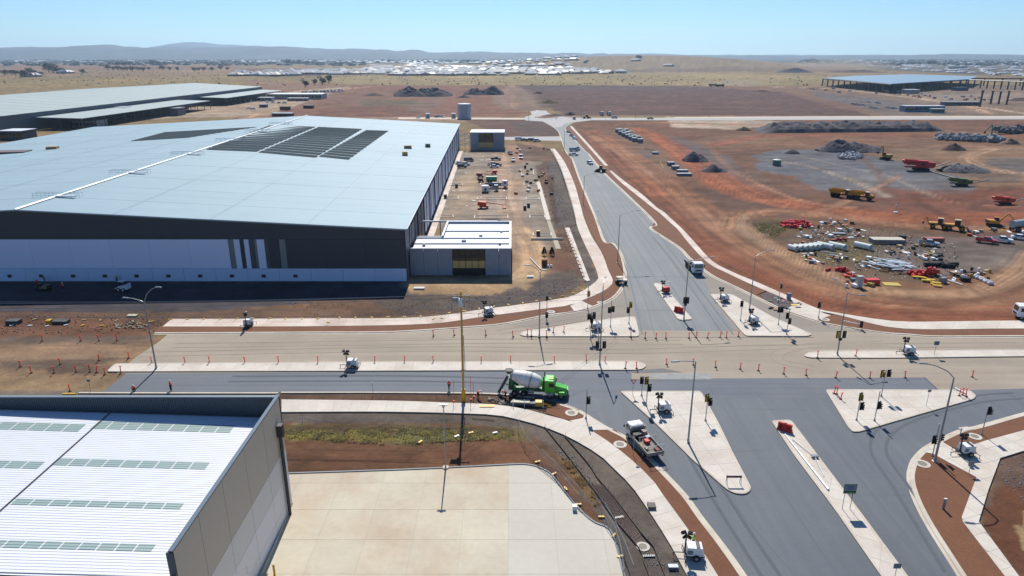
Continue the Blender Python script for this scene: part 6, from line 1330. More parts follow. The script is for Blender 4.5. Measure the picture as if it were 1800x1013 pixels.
# ---------------- concrete mixer truck
green = M('truck_green', C(86, 200, 66, .75), .35, var=.04); green_d = M('truck_green_dark', C(40, 110, 60, .7), .45)
drum_m = M('mixer_drum', C(236, 232, 224, .95), .45, var=.05, scale=2, dirt=C(170,150,126), dirt_amt=.5, dirt_scale=.6)
x, y = G(943, 693.5, .03); tr = empty('concrete_truck', 'bright green concrete mixer truck with white drum on the fresh asphalt', 'truck', (x, y, .03), -.14)
MB().bb(-4.3, 3.2, -.45, .45, .75, 1.05).build('chassis', green_d, tr)
cabm = MB().side([(1.35, .95), (3.0, .95), (3.0, 1.9), (2.75, 2.75), (2.6, 2.95), (1.35, 2.95)], -1.15, 1.15, .1, 2.0); cb = cabm.build('cab', green, tr)
MB().side([(3.0, .8), (4.7, .8), (4.78, 1.1), (4.7, 1.6), (3.0, 2.0)], -.8, .8, .18, 1.4).build('bonnet', green, tr); B((4.8, 0, 1.15), (.08, 1.3, .7)).build('grille', silver, tr); MB().bb(4.6, 4.95, -1.2, 1.2, .45, .8).build('bumper', green_d, tr)
mb = MB(); mb.add([(3.02, -.95, 1.98), (3.02, .95, 1.98), (2.8, .88, 2.68), (2.8, -.88, 2.68)], [(0, 1, 2, 3)]); mb.build('windscreen', glass, tr)
for s in (-1, 1): B((2.35, s*1.14, 2.25), (.75, .05, .55)).build('side_window', M('cab_dark', C(50,40,40), .2), tr); B((3.0, s*1.4, 2.15), (.12, .22, .5)).build('mirror', black, tr); MB().tube((1.15, s*.95, 1.0), (1.15, s*.95, 3.6), .09, n=8).build('exhaust', dark, tr); MB().tube((1.6, s*1.1, .75), (2.7, s*1.1, .75), .28, n=10).build('fuel_tank', galv, tr); MB().side([(3.35, .85), (4.6, .85), (4.4, 1.3), (3.6, 1.3)], s*1.2-.17, s*1.2+.17).build('mudguard', green, tr); B((4.72, s*.98, 1.0), (.1, .3, .25)).build('headlight', M('lamp_clear', C(220,224,228), .15), tr)
MB().bb(2.0, 2.6, -.5, .5, 2.96, 3.05).build('roof_hatch', M('roof_lime', C(180,220,110), .5), tr)
ax = Vector((1, 0, -.24)).normalized(); dr = MB().lathe([(.62, 0), (.85, .35), (1.15, 1.5), (1.26, 2.6), (1.22, 3.4), (1.0, 4.3), (.55, 4.75), (.4, 4.8)], c=(-3.85, 0, 3.1), axis=tuple(ax), n=28).build('drum', drum_m, tr, smooth=True)
MB().lathe([(1.275, 2.85), (1.275, 3.05)], c=(-3.85, 0, 3.1), axis=tuple(ax), n=28).build('drum_ring', galv, dr)
mb = MB(); mb.side([(-4.3, 1.0), (-3.2, 1.0), (-3.5, 2.3), (-4.2, 2.9)], -.9, -.75).side([(-4.3, 1.0), (-3.2, 1.0), (-3.5, 2.3), (-4.2, 2.9)], .75, .9); mb.bb(-4.3, -3.3, -.74, .74, 1.06, 1.35); mb.build('rear_frame', green_d, tr)
MB().lathe([(.35, 0), (.62, .55), (.66, .6)], c=(-4.3, 0, 3.35), n=12).build('charge_hopper', M('hopper_grey', C(110,106,96), .7), tr); mb = MB(); mb.side([(.9, 1.05), (1.25, 1.05), (1.25, 2.9), (.9, 2.6)], -.8, .8); mb.build('front_pedestal', green, tr)
mb = MB(); mb.side([(-4.1, 1.05), (.8, 1.05), (.8, 1.35), (-4.1, 1.5)], -1.15, -.95).side([(-4.1, 1.05), (.8, 1.05), (.8, 1.35), (-4.1, 1.5)], .95, 1.15); mb.build('side_skirt', green_d, tr)
MB().tube((-1.1, -1.05, 1.0), (-.3, -1.05, 1.0), .3, n=10).build('water_tank', galv, tr)
MB().box((-5.15, -.55, 1.65), (.42, .5, 3.0), ry=.48, rx=-.18).build('chute', M('chute_grey', C(92,92,86), .6), tr); MB().tube((-4.4, -.2, 1.4), (-5.0, -.5, 1.8), .06).build('chute_stay', dark, tr)
for k in range(6): B((-4.45, .85, 1.1+k*.33), (.06, .4, .04)).build('ladder_rung', galv, tr)
wheels(tr, (3.9, 2.1, -1.9, -3.3), 1.05, .52, .32, M('rim_pink_grey', C(150,130,128), .5))
# ---------------- tray truck seen from behind
x, y = G(1131, 788, .03); ang = G(1112, 762); ang2 = G(1153, 808); rz = math.atan2(ang[1]-ang2[1], ang[0]-ang2[0]); tt = empty('tray_truck', 'white tray truck loaded with tools, parked along the south-west kerb', 'truck', (x, y, .03), rz); alu = M('aluminium_tray', C(168,164,156), .5, metal=.2, var=.08)
MB().bb(-3.0, 3.0, -.4, .4, .55, .8).build('chassis', dark, tt); MB().side([(2.05, .6), (3.55, .6), (3.6, 1.4), (3.35, 2.35), (2.05, 2.4)], -1.02, 1.02, .08, 1.5).build('cab', white, tt)
MB().add([(3.61, -.9, 1.45), (3.61, .9, 1.45), (3.4, .84, 2.2), (3.4, -.84, 2.2)], [(0, 1, 2, 3)]).build('windscreen', glass, tt)
for s in (-1, 1): B((2.85, s*1.0, 1.75), (.8, .06, .55)).build('side_window', glass, tt); B((3.5, s*1.25, 1.7), (.08, .18, .4)).build('mirror', black, tt)
MB().bb(-3.3, 1.9, -1.15, 1.15, .92, 1.02).build('tray_floor', M('tray_floor', C(150,140,126), .8, var=.15), tt)
for s in (-1, 1): MB().bb(-3.3, 1.9, s*1.17-.03, s*1.17+.03, 1.03, 1.42).build('tray_side', alu, tt)
MB().bb(-3.36, -3.31, -1.2, 1.2, .95, 1.42).build('tailgate', alu, tt); MB().bb(1.85, 1.95, -1.15, 1.15, 1.03, 2.2).build('headboard', alu, tt)
for xx_ in (-3.3, -.9): mb = MB(); mb.tube((xx_, -1.12, 1.0), (xx_, -1.12, 2.35), .035, n=5).tube((xx_, 1.12, 1.0), (xx_, 1.12, 2.35), .035, n=5).tube((xx_, -1.3, 2.35), (xx_, 1.3, 2.35), .04, n=5); mb.build('rack_hoop', white, tt)
mb = MB(); [mb.tube((1.9, -1.1, z), (1.9, 1.1, z), .035, n=5) for z in (2.3, 2.6)]; mb.tube((1.9, 0, 2.2), (1.9, 0, 2.9), .04, n=5); mb.build('headboard_rack', white, tt)
for (xx_, yy, d, m_, nm) in [(1.2, .5, (1.0, 1.0, .7), black, 'tool_box'), (.4, -.7, (.6, .6, .5), galv, 'compressor'), (-.4, -.2, (.7, .6, .45), red, 'jerry_can_crate'), (-1.9, .6, (.5, .4, .3), M('pale_box', C(200,190,170), .7), 'bucket_crate'), (-2.5, -.6, (.8, .5, .3), M('rust_box', C(140,80,70), .7), 'hose_crate'), (-1.2, .8, (1.8, .15, .12), timber, 'plank'), (1.3, -.6, (.8, .6, .9), M('pinkish', C(190,160,150), .6), 'drum_box')]:
    B((xx_, yy, 1.03+d[2]/2), d, rz=.1).build(nm, m_, tt)
wheels(tt, (2.7, -1.9), .95, .42, .3)
for s in (-1, 1): B((-3.37, s*.95, .8), (.06, .3, .14)).build('tail_light', M('lamp_red', C(150,24,22), .3), tt)
# ---------------- flat truck on the north road
def small_truck(px, py, rz, label, cabc=white, load=None, sc=1.0, body='flat'):
    x, y = G(px, py); o = empty('site_truck', label, 'truck', (x, y, .03), rz); o.scale = (sc, sc, sc); MB().bb(-4, 3.2, -.45, .45, .7, 1.0).build('chassis', dark, o)
    MB().side([(1.9, .7), (3.9, .7), (3.95, 1.7), (3.75, 2.9), (1.9, 2.95)], -1.2, 1.2, .07, 1.8).build('cab', cabc, o); MB().add([(3.97, -1.05, 1.75), (3.97, 1.05, 1.75), (3.82, 1.0, 2.65), (3.82, -1.0, 2.65)], [(0, 1, 2, 3)]).build('windscreen', glass, o)
    for s in (-1, 1): B((3.0, s*1.18, 2.1), (.9, .05, .7)).build('side_window', glass, o); B((3.93, s*.85, 1.0), (.1, .35, .2)).build('headlight', M('lamp_clear', C(220,224,228), .15), o)
    B((3.97, 0, 1.2), (.06, 1.5, .35)).build('grille', dark, o)
    if body == 'flat': MB().bb(-4.2, 1.6, -1.2, 1.2, 1.05, 1.2).build('deck', load or dark, o); [MB().bb(-4.2, 1.6, s*1.2-.04, s*1.2+.04, 1.21, 1.65).build('deck_side', load or dark, o) for s in (-1, 1)]; B((-1.2, .2, 1.6), (2.2, 1.3, .7)).build('load', load or steel_d, o)
    elif body == 'box': MB().bb(-4.2, 1.7, -1.22, 1.22, 1.05, 3.3).build('box_body', load or white, o)
    elif body == 'tank': MB().tube((-4.2, 0, 2.05), (1.6, 0, 2.05), 1.1, n=14).build('tank', load or white, o)
    elif body == 'tipper': MB().side([(-4.3, 1.2), (1.3, 1.2), (1.7, 2.6), (-4.6, 2.5)], -1.25, -1.15).side([(-4.3, 1.2), (1.3, 1.2), (1.7, 2.6), (-4.6, 2.5)], 1.15, 1.25).bb(-4.4, 1.4, -1.14, 1.14, 1.1, 1.3).build('tipper_body', load or yellow, o)
    wheels(o, (3.0, -1.8, -3.1), 1.0, .5, .3); return o
hA, hB = G(1204, 458), G(1229, 484)
t1 = small_truck(1219, 476, math.atan2(hB[1]-hA[1], hB[0]-hA[0]), 'white cabbed truck with dark flat deck at the right kerb of the north road', load=M('deck_dark', C(70,66,62), .8)); 
for s in (-1, 1): B((3.5, s*1.45, 2.2), (.1, .2, .5)).build('mirror', black, t1)
small_truck(1821, 562, 2.9, 'white truck cut off by the right edge beside the dirt road', sc=1.0); small_truck(1009, 210, dn, 'small dark fronted truck at the right of the roundabout', load=silver, sc=.9)
small_truck(875, 330, -.1, 'white cabbed truck in the middle of the car court', load=M('blue_grey_load', C(110,125,150), .5)); small_truck(862, 336, .1, 'low flat truck with grey load in the car court', silver, load=silver, sc=.8); small_truck(1794, 404, .35, 'white tanker truck near the yellow excavator at the right edge', body='tank', load=M('tank_grey', C(190,200,200), .4)); small_truck(1057.5, 203, dn, 'left one of two white fronted tippers facing the far cross road', body='tipper', load=steel_d, sc=1.1); small_truck(1070.5, 203, dn, 'right one of two white fronted tippers facing the far cross road', body='tipper', load=steel_d, sc=1.1)
small_truck(1253, 152, 0, 'left dark haul truck raising dust on the far track', dark, body='tipper', load=dark, sc=1.5); small_truck(1266, 153, 0, 'right dark haul truck raising dust on the far track', dark, body='tipper', load=dark, sc=1.5)
# green tank and white cube trailer
x, y = G(864, 322); o = empty('tank_trailer', 'trailer with a green water tank in the car court', 'trailer', (x, y, 0), .05); MB().tube((-2.2, 0, 1.9), (2.2, 0, 1.9), 1.0, n=14).build('tank', M('tank_green', C(60,170,130), .45), o); MB().bb(-2.8, 3, -.9, .9, .7, .9).build('deck', dark, o); wheels(o, (-1.2, -.2), .9, .4)
x, y = G(853, 338); o = empty('box_trailer', 'white cube trailer with a spare wheel in the car court', 'trailer', (x, y, 0), .1); B((0, 0, 1.5), (2.6, 2.2, 2.2)).build('box', white, o); MB().tube((0, -1.2, 1.3), (0, -1.1, 1.3), .45, n=14).build('spare_wheel', rubber, o); wheels(o, (0,), 1.15, .35)
# ---------------- articulated dump trucks
ayel = M('dump_yellow', C(214, 150, 40, .75), .5, var=.08, scale=1.5)
def mk_adt():
    o = empty('dump_truck', 'x', 'dump truck'); MB().bb(-5.5, 1, -.5, .5, 1.0, 1.5).build('rear_chassis', dark, o); MB().bb(1.3, 5.2, -.6, .6, 1.0, 1.6).build('front_chassis', dark, o)
    MB().side([(-6.2, 2.6), (-5.4, 1.7), (-1.0, 1.6), (.9, 2.3), (1.2, 3.4), (.9, 3.45), (-6.5, 3.2)], -1.6, -1.48).side([(-6.2, 2.6), (-5.4, 1.7), (-1.0, 1.6), (.9, 2.3), (1.2, 3.4), (.9, 3.45), (-6.5, 3.2)], 1.48, 1.6).box((-2.6, 0, 1.75), (6, 2.95, .15)).box((1.0, 0, 2.9), (.12, 2.95, 1.1)).build('tipping_body', ayel, o)
    MB().side([(1.7, 1.5), (3.4, 1.5), (3.3, 3.2), (1.8, 3.3)], -1.0, 1.0, .1, 2.4).build('cab', glass, o); B((2.55, 0, 3.35), (1.8, 2.0, .12)).build('cab_roof', M('cab_roof_white', C(225,220,210), .5), o)
    MB().side([(3.4, 1.5), (5.5, 1.3), (5.6, 1.8), (5.3, 2.2), (3.4, 2.5)], -1.1, 1.1, .15, 1.9).build('bonnet', ayel, o); B((5.6, 0, 1.3), (.15, 2.4, .6)).build('bumper', dark, o)
    for s in (-1, 1): B((3.9, s*1.35, 1.75), (1.6, .5, .15)).build('mudguard', ayel, o)
    wheels(o, (3.9, -2.0, -4.2), 1.25, .9, .7, dark); return o
KA = Kind(mk_adt)
for px, py, lb in ((1479,347,'left yellow articulated dump truck with long tipping body'),(1514,351,'right yellow articulated dump truck')):
    x, y = G(px, py); KA.put((x, y, 0), -.8, lb, None, (.72, .82, .9))
# ---------------- loaders, diggers
def mk_loader(c=ayel, scoop=True):
    o = empty('wheel_loader', 'x', 'loader'); MB().side([(-3.2, 1.0), (-.6, 1.0), (-.6, 1.9), (-3.2, 1.8)], -1.1, 1.1, .1, 1.5).build('engine_cover', c, o); MB().side([(-.7, 1.2), (.9, 1.2), (.8, 3.1), (-.6, 3.15)], -.8, .8, .08, 2.2).build('cab', glass, o); B((.1, 0, 3.2), (1.7, 1.6, .12)).build('cab_roof', M('cab_roof_tan', C(225,205,160), .5), o)
    MB().bb(.3, 1.8, -.5, .5, .9, 1.5).build('front_frame', c, o)
    for s in (-1, 1): MB().tube((1.2, s*.5, 1.7), (3.0, s*.5, .7), .15, n=6).build('lift_arm', c, o)
    MB().side([(2.9, .15), (4.1, .1), (3.1, .5), (3.0, 1.2), (2.8, 1.25)], -1.4, 1.4).build('bucket', dark, o); wheels(o, (1.4, -1.9), 1.1, .75, .5, c); return o
KL = Kind(mk_loader)
x, y = G(1680, 405); KL.put((x, y, 0), -.5, 'yellow wheel loader with big dark bucket towards the right')
def mk_backhoe():
    o = mk_loader(); MB().tube((-3.2, 0, 1.2), (-4.0, 0, 3.4), .16, n=6).tube((-4.0, 0, 3.4), (-4.8, 0, 1.8), .13, n=6).build('backhoe_arm', ayel, o); B((-4.8, 0, 1.4), (.5, .6, .6)).build('backhoe_bucket', dark, o); return o
x, y = G(1650, 402); Kind(mk_backhoe).put((x, y, 0), -.5, 'yellow backhoe loader left of the wheel loader', None, (.9, .9, 1)).name = 'backhoe_loader'
x, y = G(1056, 303); Kind(lambda: mk_loader(steel_d)).put((x, y, 0), 2.6, 'dark loader with orange cab parked at the right kerb of the north road', None, (.75, .75, .95))
x, y = G(1031, 208.5); Kind(lambda: mk_loader(M('olive_paint', C(120,116,80), .6))).put((x, y, 0), .2, 'olive grader near the roundabout behind the lamps')
def mk_digger(c, arm=((1.2, 0, 1.8), (3.4, 0, 4.6), (5.6, 0, 2.6)), cabc=None):
    o = empty('excavator', 'x', 'excavator')
    for s in (-1, 1): MB().side([(-2, .1), (2, .1), (2.3, .5), (2, .9), (-2, .9), (-2.3, .5)], s*1.15-.28, s*1.15+.28).build('track', rubber, o)
    MB().bb(-.8, .8, -.9, .9, .5, 1.1).build('undercarriage', dark, o); MB().side([(-2.4, 1.15), (1.0, 1.15), (1.0, 1.7), (-.2, 2.2), (-2.4, 2.3)], -1.3, 1.3, .1, 1.9).build('house', c, o)
    MB().side([(-.1, 1.75), (1.3, 1.6), (1.2, 2.9), (0, 3.0)], .3, 1.25).build('cab', glass, o); B((.6, .78, 3.05), (1.3, 1.0, .1)).build('cab_roof', c, o); B((-2.3, 0, 1.7), (.5, 2.5, 1.0)).build('counterweight', dark, o)
    a, b, d = arm; MB().tube(a, b, .3, .22, 6).build('boom', c, o); MB().tube(b, d, .22, .16, 6).build('stick', c, o); B((d[0]+.1, 0, d[2]-.5), (.9, 1.0, .9), top=(.6, 1)).build('bucket', dark, o); return o
x, y = G(1747, 398); Kind(lambda: mk_digger(ayel)).put((x, y, 0), -.3, 'yellow excavator with pale boom left of the tanker truck', None, (.9, .9, .9))
x, y = G(1556, 281); Kind(lambda: mk_digger(M('excavator_yellow', C(200,170,50), .5), ((1.2, 0, 1.8), (1.8, 0, 5.6), (3.4, 0, 3.2)))).put((x, y, 0), 2.4, 'small yellow excavator at the edge of the grey crushed stone area', None, (1.1, 1.1, 1.2))
x, y = G(1747, 249); Kind(lambda: mk_digger(M('excavator_teal', C(40,150,140), .5), ((1.2, 0, 1.8), (1.6, 0, 7.0), (3.6, 0, 4.2)))).put((x, y, 0), 2.6, 'teal excavator standing on the row of boulders', None, (1.5, 1.5, 1.4))
x, y = G(78, 511); Kind(lambda: mk_digger(M('excavator_brown', C(150,120,80), .6), ((1.2, 0, 1.6), (2.2, 0, 2.6), (3.4, 0, .8)))).put((x, y, 0), 3.0, 'brownish mini digger in the shadow of the big warehouse', None, (.6, .6, .6))
x, y = G(533, 196); 
def mk_skid():
    o = empty('skid_steer', 'x', 'skid steer'); MB().side([(-1.3, .5), (.7, .5), (.5, 1.1), (-1.3, 1.5)], -.6, .6).build('body', white, o); MB().side([(-.6, 1.1), (.5, 1.1), (.4, 2.0), (-.5, 2.0)], -.5, .5).build('cab', glass, o); B((0, 0, 2.03), (1.1, 1.1, .06)).build('cab_roof', white, o)
    for s in (-1, 1): MB().tube((-1.1, s*.7, 1.5), (1.3, s*.7, .5), .08, n=5).build('lift_arm', white, o)
    MB().side([(1.2, .05), (2.0, .05), (1.4, .5), (1.2, .6)], -.8, .8).build('bucket', dark, o); wheels(o, (.45, -.65), .65, .38, .25, white); return o
x, y = G(217, 511); Kind(mk_skid).put((x, y, 0), 2.9, 'white skid steer loader in the shadow below the precast wall', None, (1.2, 1.2, 1.1))
# boom lifts
def boom_lift(px, py, rz, label, c, reach=8.5, sc=1.0):
    x, y = G(px, py); o = empty('boom_lift', label, 'boom lift', (x, y, 0), rz); o.scale = (sc, sc, sc); MB().side([(-1.9, .55), (1.8, .55), (1.8, 1.1), (-1.9, 1.1)], -.9, .9).build('chassis', c, o); MB().side([(-2.6, 1.2), (.9, 1.2), (.9, 2.5), (-2.2, 2.8), (-2.6, 2.2)], -1.0, 1.0).build('turret', c, o)
    MB().tube((-2.0, 0, 2.6), (reach, .3, 1.4), .2, .16, 6).build('boom', c, o); MB().bb(reach, reach+1.3, -.8, 1.2, .4, .5).build('basket_floor', c, o)
    mb = MB(); [mb.tube((a, b, .5), (a, b, 1.6), .04, n=4) for a in (reach, reach+1.3) for b in (-.8, 1.2)]; [mb.tube((reach+1.3*i, -.8, z), (reach+1.3*i, 1.2, z), .04, n=4) for i in (0, 1) for z in (1.05, 1.6)]; [mb.tube((reach, b, z), (reach+1.3, b, z), .04, n=4) for b in (-.8, 1.2) for z in (1.05, 1.6)]; mb.build('basket_rail', c, o)
    wheels(o, (1.2, -1.2), .95, .45, .35, white); return o
lred = M('lift_red', C(222, 72, 46, .75), .5); boom_lift(851, 366, -.05, 'bright red boom lift stretched across the car court', lred, 7.6, .85)
boom_lift(845, 312, .2, 'dark red boom lift behind the green tank trailer', M('lift_dark_red', C(150,50,44), .5), 6, .7); boom_lift(868, 306, 2.9, 'red and orange lift in the farthest row of court machines', lred, 5, .6); boom_lift(846,320,.4,'small maroon lift left of the green tank',M('maroon',C(120,70,60),.6),3.5,.6)
# crushers and conveyors on the crushed stone area
def crusher(px, py, rz, label, c, L1=13, sc=1.0, name='rock_crusher'):
    x, y = G(px, py); o = empty(name, label, 'crusher', (x, y, 0), rz); o.scale = (sc, sc, sc)
    for s in (-1, 1): MB().side([(-2.5, .1), (2.5, .1), (2.9, .6), (2.5, 1.1), (-2.5, 1.1), (-2.9, .6)], s*1.2-.25, s*1.2+.25).build('track', rubber, o)
    MB().bb(-6.0, 4.5, -.9, .9, 1.2, 1.7).build('chassis', c, o); MB().side([(-7.2, 4.3), (-6.2, 2.6), (-1.8, 2.2), (-1.6, 4.0)], -1.6, -1.45).side([(-7.2, 4.3), (-6.2, 2.6), (-1.8, 2.2), (-1.6, 4.0)], 1.45, 1.6).box((-4.0, 0, 2.5), (4.2, 2.9, .2)).box((-6.7, 0, 3.5), (.25, 2.9, 1.6), ry=-.5).build('feed_hopper', c, o); MB().side([(-1.6, 1.75), (1.8, 1.75), (1.8, 3.9), (-1.6, 4.1)], -1.3, 1.3).build('crusher_box', c, o); MB().side([(2.0, 1.75), (4.8, 1.75), (4.8, 3.2), (2.0, 3.5)], -1.2, 1.2, .1, 3).build('engine_house', c, o)
    for k in range(4): B((-5.4+k*1.1, -1.64, 3.0), (.12, .08, 1.2)).build('stiffener', dark, o)
    B((.1, -1.33, 2.7), (1.4, .06, 1.0)).build('guard_panel', dark, o)
    MB().box(((4+L1)/2, 0, 2.5), (math.hypot(L1-4, 2.2), 1.0, .25), ry=-math.atan2(2.2, L1-4)).build('conveyor', steel_d, o); MB().tube((3.4, 0, 3.2), (L1*.7, 0, 3.0), .1, n=4).build('conveyor_stay', c, o); return o
crusher(1618, 300, -.12, 'big red mobile rock crusher with dark conveyor', M('crusher_red', C(214, 46, 52, .75), .5), 10.5, 1.15)
crusher(1690, 327, -.15, 'low green screening machine with long yellow-green conveyors', M('screen_green', C(110, 118, 60, .7), .6), 13, .75, 'screening_machine'); crusher(1766, 359, 0.0, 'red machine with dark lattice boom at the right edge', M('lift_red', C(222,72,46,.75), .5), 11, .65, 'red_machine')
a, b = G(1638, 303), G(1690, 318); o = empty('conveyor', 'long dark hose or belt lying between the red crusher and the green screen', 'conveyor', (a[0], a[1], .15)); MB().tube((0, 0, .2), (b[0]-a[0], b[1]-a[1], .2), .3, n=4).build('belt', dark, o); a, b = G(1680, 309), G(1900, 300)
x, y = G(1365, 291); o = empty('water_tank', 'small round green water tank on the grey stone area', 'tank', (x, y, 0)); MB().lathe([(1.9, 0), (1.9, 2.7)], n=20).build('shell', M('tank_teal', C(110,140,130), .5), o); MB().lathe([(1.95, 2.71), (.2, 3.1)], n=20).build('lid', M('lid_pale', C(210,226,220), .5), o)
x, y = G(1574, 374); o = empty('solar_lamp', 'small white solar lamp post standing on the dirt above the junk', 'lamp', (x, y, 0)); MB().tube((0, 0, 0), (0, 0, 2.4), .07).build('post', galv, o); B((.3, 0, 2.5), (1.2, .8, .1), ry=.4).build('panel', white, o); B((0, 0, .15), (1.2, 1.2, .3)).build('base', whitem, o)
# ------------------------------------------------------------ stockpiles
def pile_mat(n, r, g, b): return M('spoil_'+n, C(r, g, b), 1.0, var=.28, scale=1.1, bump=.35, var2=.15, scale2=.15)
def heap(px, py, wpx, hpx, col, label, deep=.55, seed=0, peaks=None, name='stockpile', rough=.35):
    x, y = G(px, py); zc = y*CP+H*SP; w = wpx*zc/F; hgt_ = zat(px, y+w*deep*.4, py-hpx)*0.95; nx, ny = 46, 30; d = max(w*deep, hgt_*2.4); rx, ry = w/2, d/2; gx = np.linspace(-1, 1, nx); gy = np.linspace(-1, 1, ny); GX, GY = np.meshgrid(gx, gy)
    base = np.zeros_like(GX); pk = peaks or [(0, 0, 1)]
    for (a, b, hh) in pk: base = np.maximum(base, hh*np.clip(1-np.sqrt(((GX-a)/(1-abs(a)*.6))**2+((GY-b)/(1-abs(b)*.6))**2)**1.35, 0, 1))
    nz_ = fbm(GX*rx/3+seed*7, GY*ry/3+seed*3, seed, 5); Z = hgt_*np.clip(base*1.05, 0, 1)*(1-rough+rough*2*nz_)-.05-.2*(base <= 0)
    mb = MB(); mb.add([(gx[i]*rx, gy[j]*ry, float(Z[j, i])) for j in range(ny) for i in range(nx)], [(j*nx+i, j*nx+i+1, (j+1)*nx+i+1, (j+1)*nx+i) for j in range(ny-1) for i in range(nx-1)])
    o = mb.build(name, col, loc=(x, y+d*.35, 0)); tag(o, label, 'stockpile', 'spoil heaps on the construction ground'); return o
dk = pile_mat('dark', 104, 98, 102); br = pile_mat('brown', 116, 92, 84); gy_ = pile_mat('grey', 128, 122, 120); tn = pile_mat('tan', 168, 136, 112); ol = pile_mat('olive', 110, 96, 66)
heap(742,170,102,17,dk,'long dark earth heap on the field behind the water tank',.5,1,[(-.5,0,1),(0,0,.85),(.35,0,.95)]); heap(655,169,42,5,br,'low brown heap left of the long dark heap',.5,2); heap(850,167,72,15,dk,'second dark heap right of the long one',.5,3,[(-.4,0,.8),(.4,0,1)]); heap(815,172,30,5,dk,'small dark heap between the two big dark heaps',.5,4)
heap(966,182,44,7,ol,'scruffy brown bank right of the pale dirt slope',.6,6)
heap(1226,285,44,19,dk,'left one of two black heaps beside the orange track',.7,7,[(-.3,0,1),(.3,0,.6)]); heap(1257,303,46,14,dk,'right one of two black heaps beside the orange track',.7,8,[(0,0,1),(.5,0,.5)])
heap(1498,268,108,23,dk,'largest black heap on the crushed stone area',.5,9,[(-.25,0,1),(.25,0,.8),(.75,0,.5)]); heap(1395,271,30,9,dk,'small dark heap left of the largest black heap',.7,10); heap(1682,265,46,13,br,'brown heap below the boulder row',.6,11); heap(1704,304,84,19,gy_,'grey twin heap right of the red crusher',.6,12,[(-.35,0,1),(.35,0,.85)]); heap(1309,230,32,7,ol,'low olive heap at the left end of the dark berm',.6,13); heap(1780,254,40,10,tn,'pale heap near the right edge below the boulders',.5,14); heap(1800,178,60,6,br,'low brown bank in front of the steel frame',.4,15); heap(1340,162,40,4,br,'faint brown heap beyond the far field',.4,16); heap(1400,128,70,8,dk,'broken rock bank on the far rise',.4,17); heap(1510,128,120,5,br,'long brown bank under the dust cloud',.3,18); heap(947,165,22,4,br,'small bank at the corner of the dark field',.5,19)
heap(863,389,38,6,br,'small brown heap in the car court near the office',.6,20); heap(975,205,50,5,br,'dirt bank by the roundabout, left of the lamp',.5,21); heap(1003,203,24,7,dk,'dark bank right of the roundabout',.5,22)
# long berm
mb = MB(); a = G(1332, 232); b = G(1658, 229); n = 150; ny = 12; V = []
for i in range(n+1):
    f = i/n; e = min(1, f*12, (1-f)*10)
    for j in range(ny+1):
        g = j/ny*2-1; X = a[0]+(b[0]-a[0])*f; Y = a[1]+(b[1]-a[1])*f+4+g*13; z = 6.2*e*max(0, math.cos(g*math.pi/2))**.7*(.55+.75*float(fbm(np.array([X/5.0]), np.array([Y/4.0]), 31, 5)[0]))-.1; V.append((X, Y, z))
mb.add(V, [(i*(ny+1)+j, (i+1)*(ny+1)+j, (i+1)*(ny+1)+j+1, i*(ny+1)+j+1) for i in range(n) for j in range(ny)]); tag(mb.build('earth_berm', dk), 'long dark rubble berm in front of the far cross road', 'berm')
# rocks and rubble
def rocks(P, n, s, mat, label, name='boulders', hh=1.0, cat='rocks', seed=1, flat=.7):
    r = random.Random(seed); pts = W(P); xs = [p[0] for p in pts]; ys = [p[1] for p in pts]; mb = MB(); k = 0; t = 0
    while k < n and t < n*30:
        t += 1; x_, y_ = r.uniform(min(xs), max(xs)), r.uniform(min(ys), max(ys))
        if polydist(np.array([x_]), np.array([y_]), pts)[0] < 0: continue
        k += 1; q = s*r.uniform(.4, 1.4); mb.box((x_, y_, q*flat*.4+r.random()*hh), (q, q*r.uniform(.6, 1), q*flat), rz=r.random()*3, top=(r.uniform(.3, .9), r.uniform(.3, .9)), rx=r.uniform(-.4, .4), ry=r.uniform(-.4, .4))
    return tag(mb.build(name, mat), label, cat, kind='stuff')
stone = M('pale_stone', C(168, 168, 172), .9, var=.2, scale=.8); rocks([(1640,243),(1700,244),(1760,247),(1765,252),(1700,249),(1650,247)], 420, 2.2, stone, 'long row of pale boulders below the teal excavator', hh=2.2, seed=3); rocks([(1745,231),(1830,228),(1830,235),(1750,236)], 260, 2.2, M('grey_stone', C(122,122,128), .9, var=.2), 'grey boulder bank at the right edge', hh=2.5, seed=4); rocks([(1470,275),(1495,270),(1520,277),(1500,282),(1475,280)], 260, 1.0, M('white_rubble', C(205,205,205), .9), 'white rubble spread before the black heap', hh=1.2, seed=5)
rocks([(195,570),(235,567),(262,572),(250,578),(200,577)], 50, .5, M('rubble_mix', C(190,176,150), .9), 'small broken concrete scattered on the dirt at left', hh=.1, seed=6, flat=.4); rocks([(-60,555),(300,555),(280,585),(-60,590)], 320, .22, M('dirt_clod', C(176,146,122), .9), 'clods on the dirt at the left', hh=0, seed=7); 
rocks([(850,700),(875,700),(900,712),(880,714)], 60, .35, M('wet_concrete', C(180,172,158), .9), 'fresh concrete lumps in the kerb trench', hh=.12, seed=9, flat=.5); rocks([(700,540),(950,505),(1020,480),(1020,510),(850,540),(700,556)], 300, .2, stone, 'loose stones on the dark north-west corner ground', hh=0, seed=10); rocks([(1757,808),(1800,797),(1880,900),(1800,880),(1760,850)], 110, .16, M('pale_stone', C(168,168,172), .9), 'small pale stones on the south-east ground', hh=0, seed=11, flat=.4)
rocks([(940,292),(966,290),(1008,396),(1026,490),(985,440)], 200, .28, M('rust_clod', C(180,132,108), .9), 'rusty clods along the unfinished strip left of the north road', hh=0, seed=12)
rocks([(960,780),(1010,800),(1120,960),(1200,1010),(1150,1000),(1060,880)], 220, .13, M('pale_stone', C(168,168,172), .9), 'pebbles along the unfinished path', hh=0, seed=13, flat=.5)
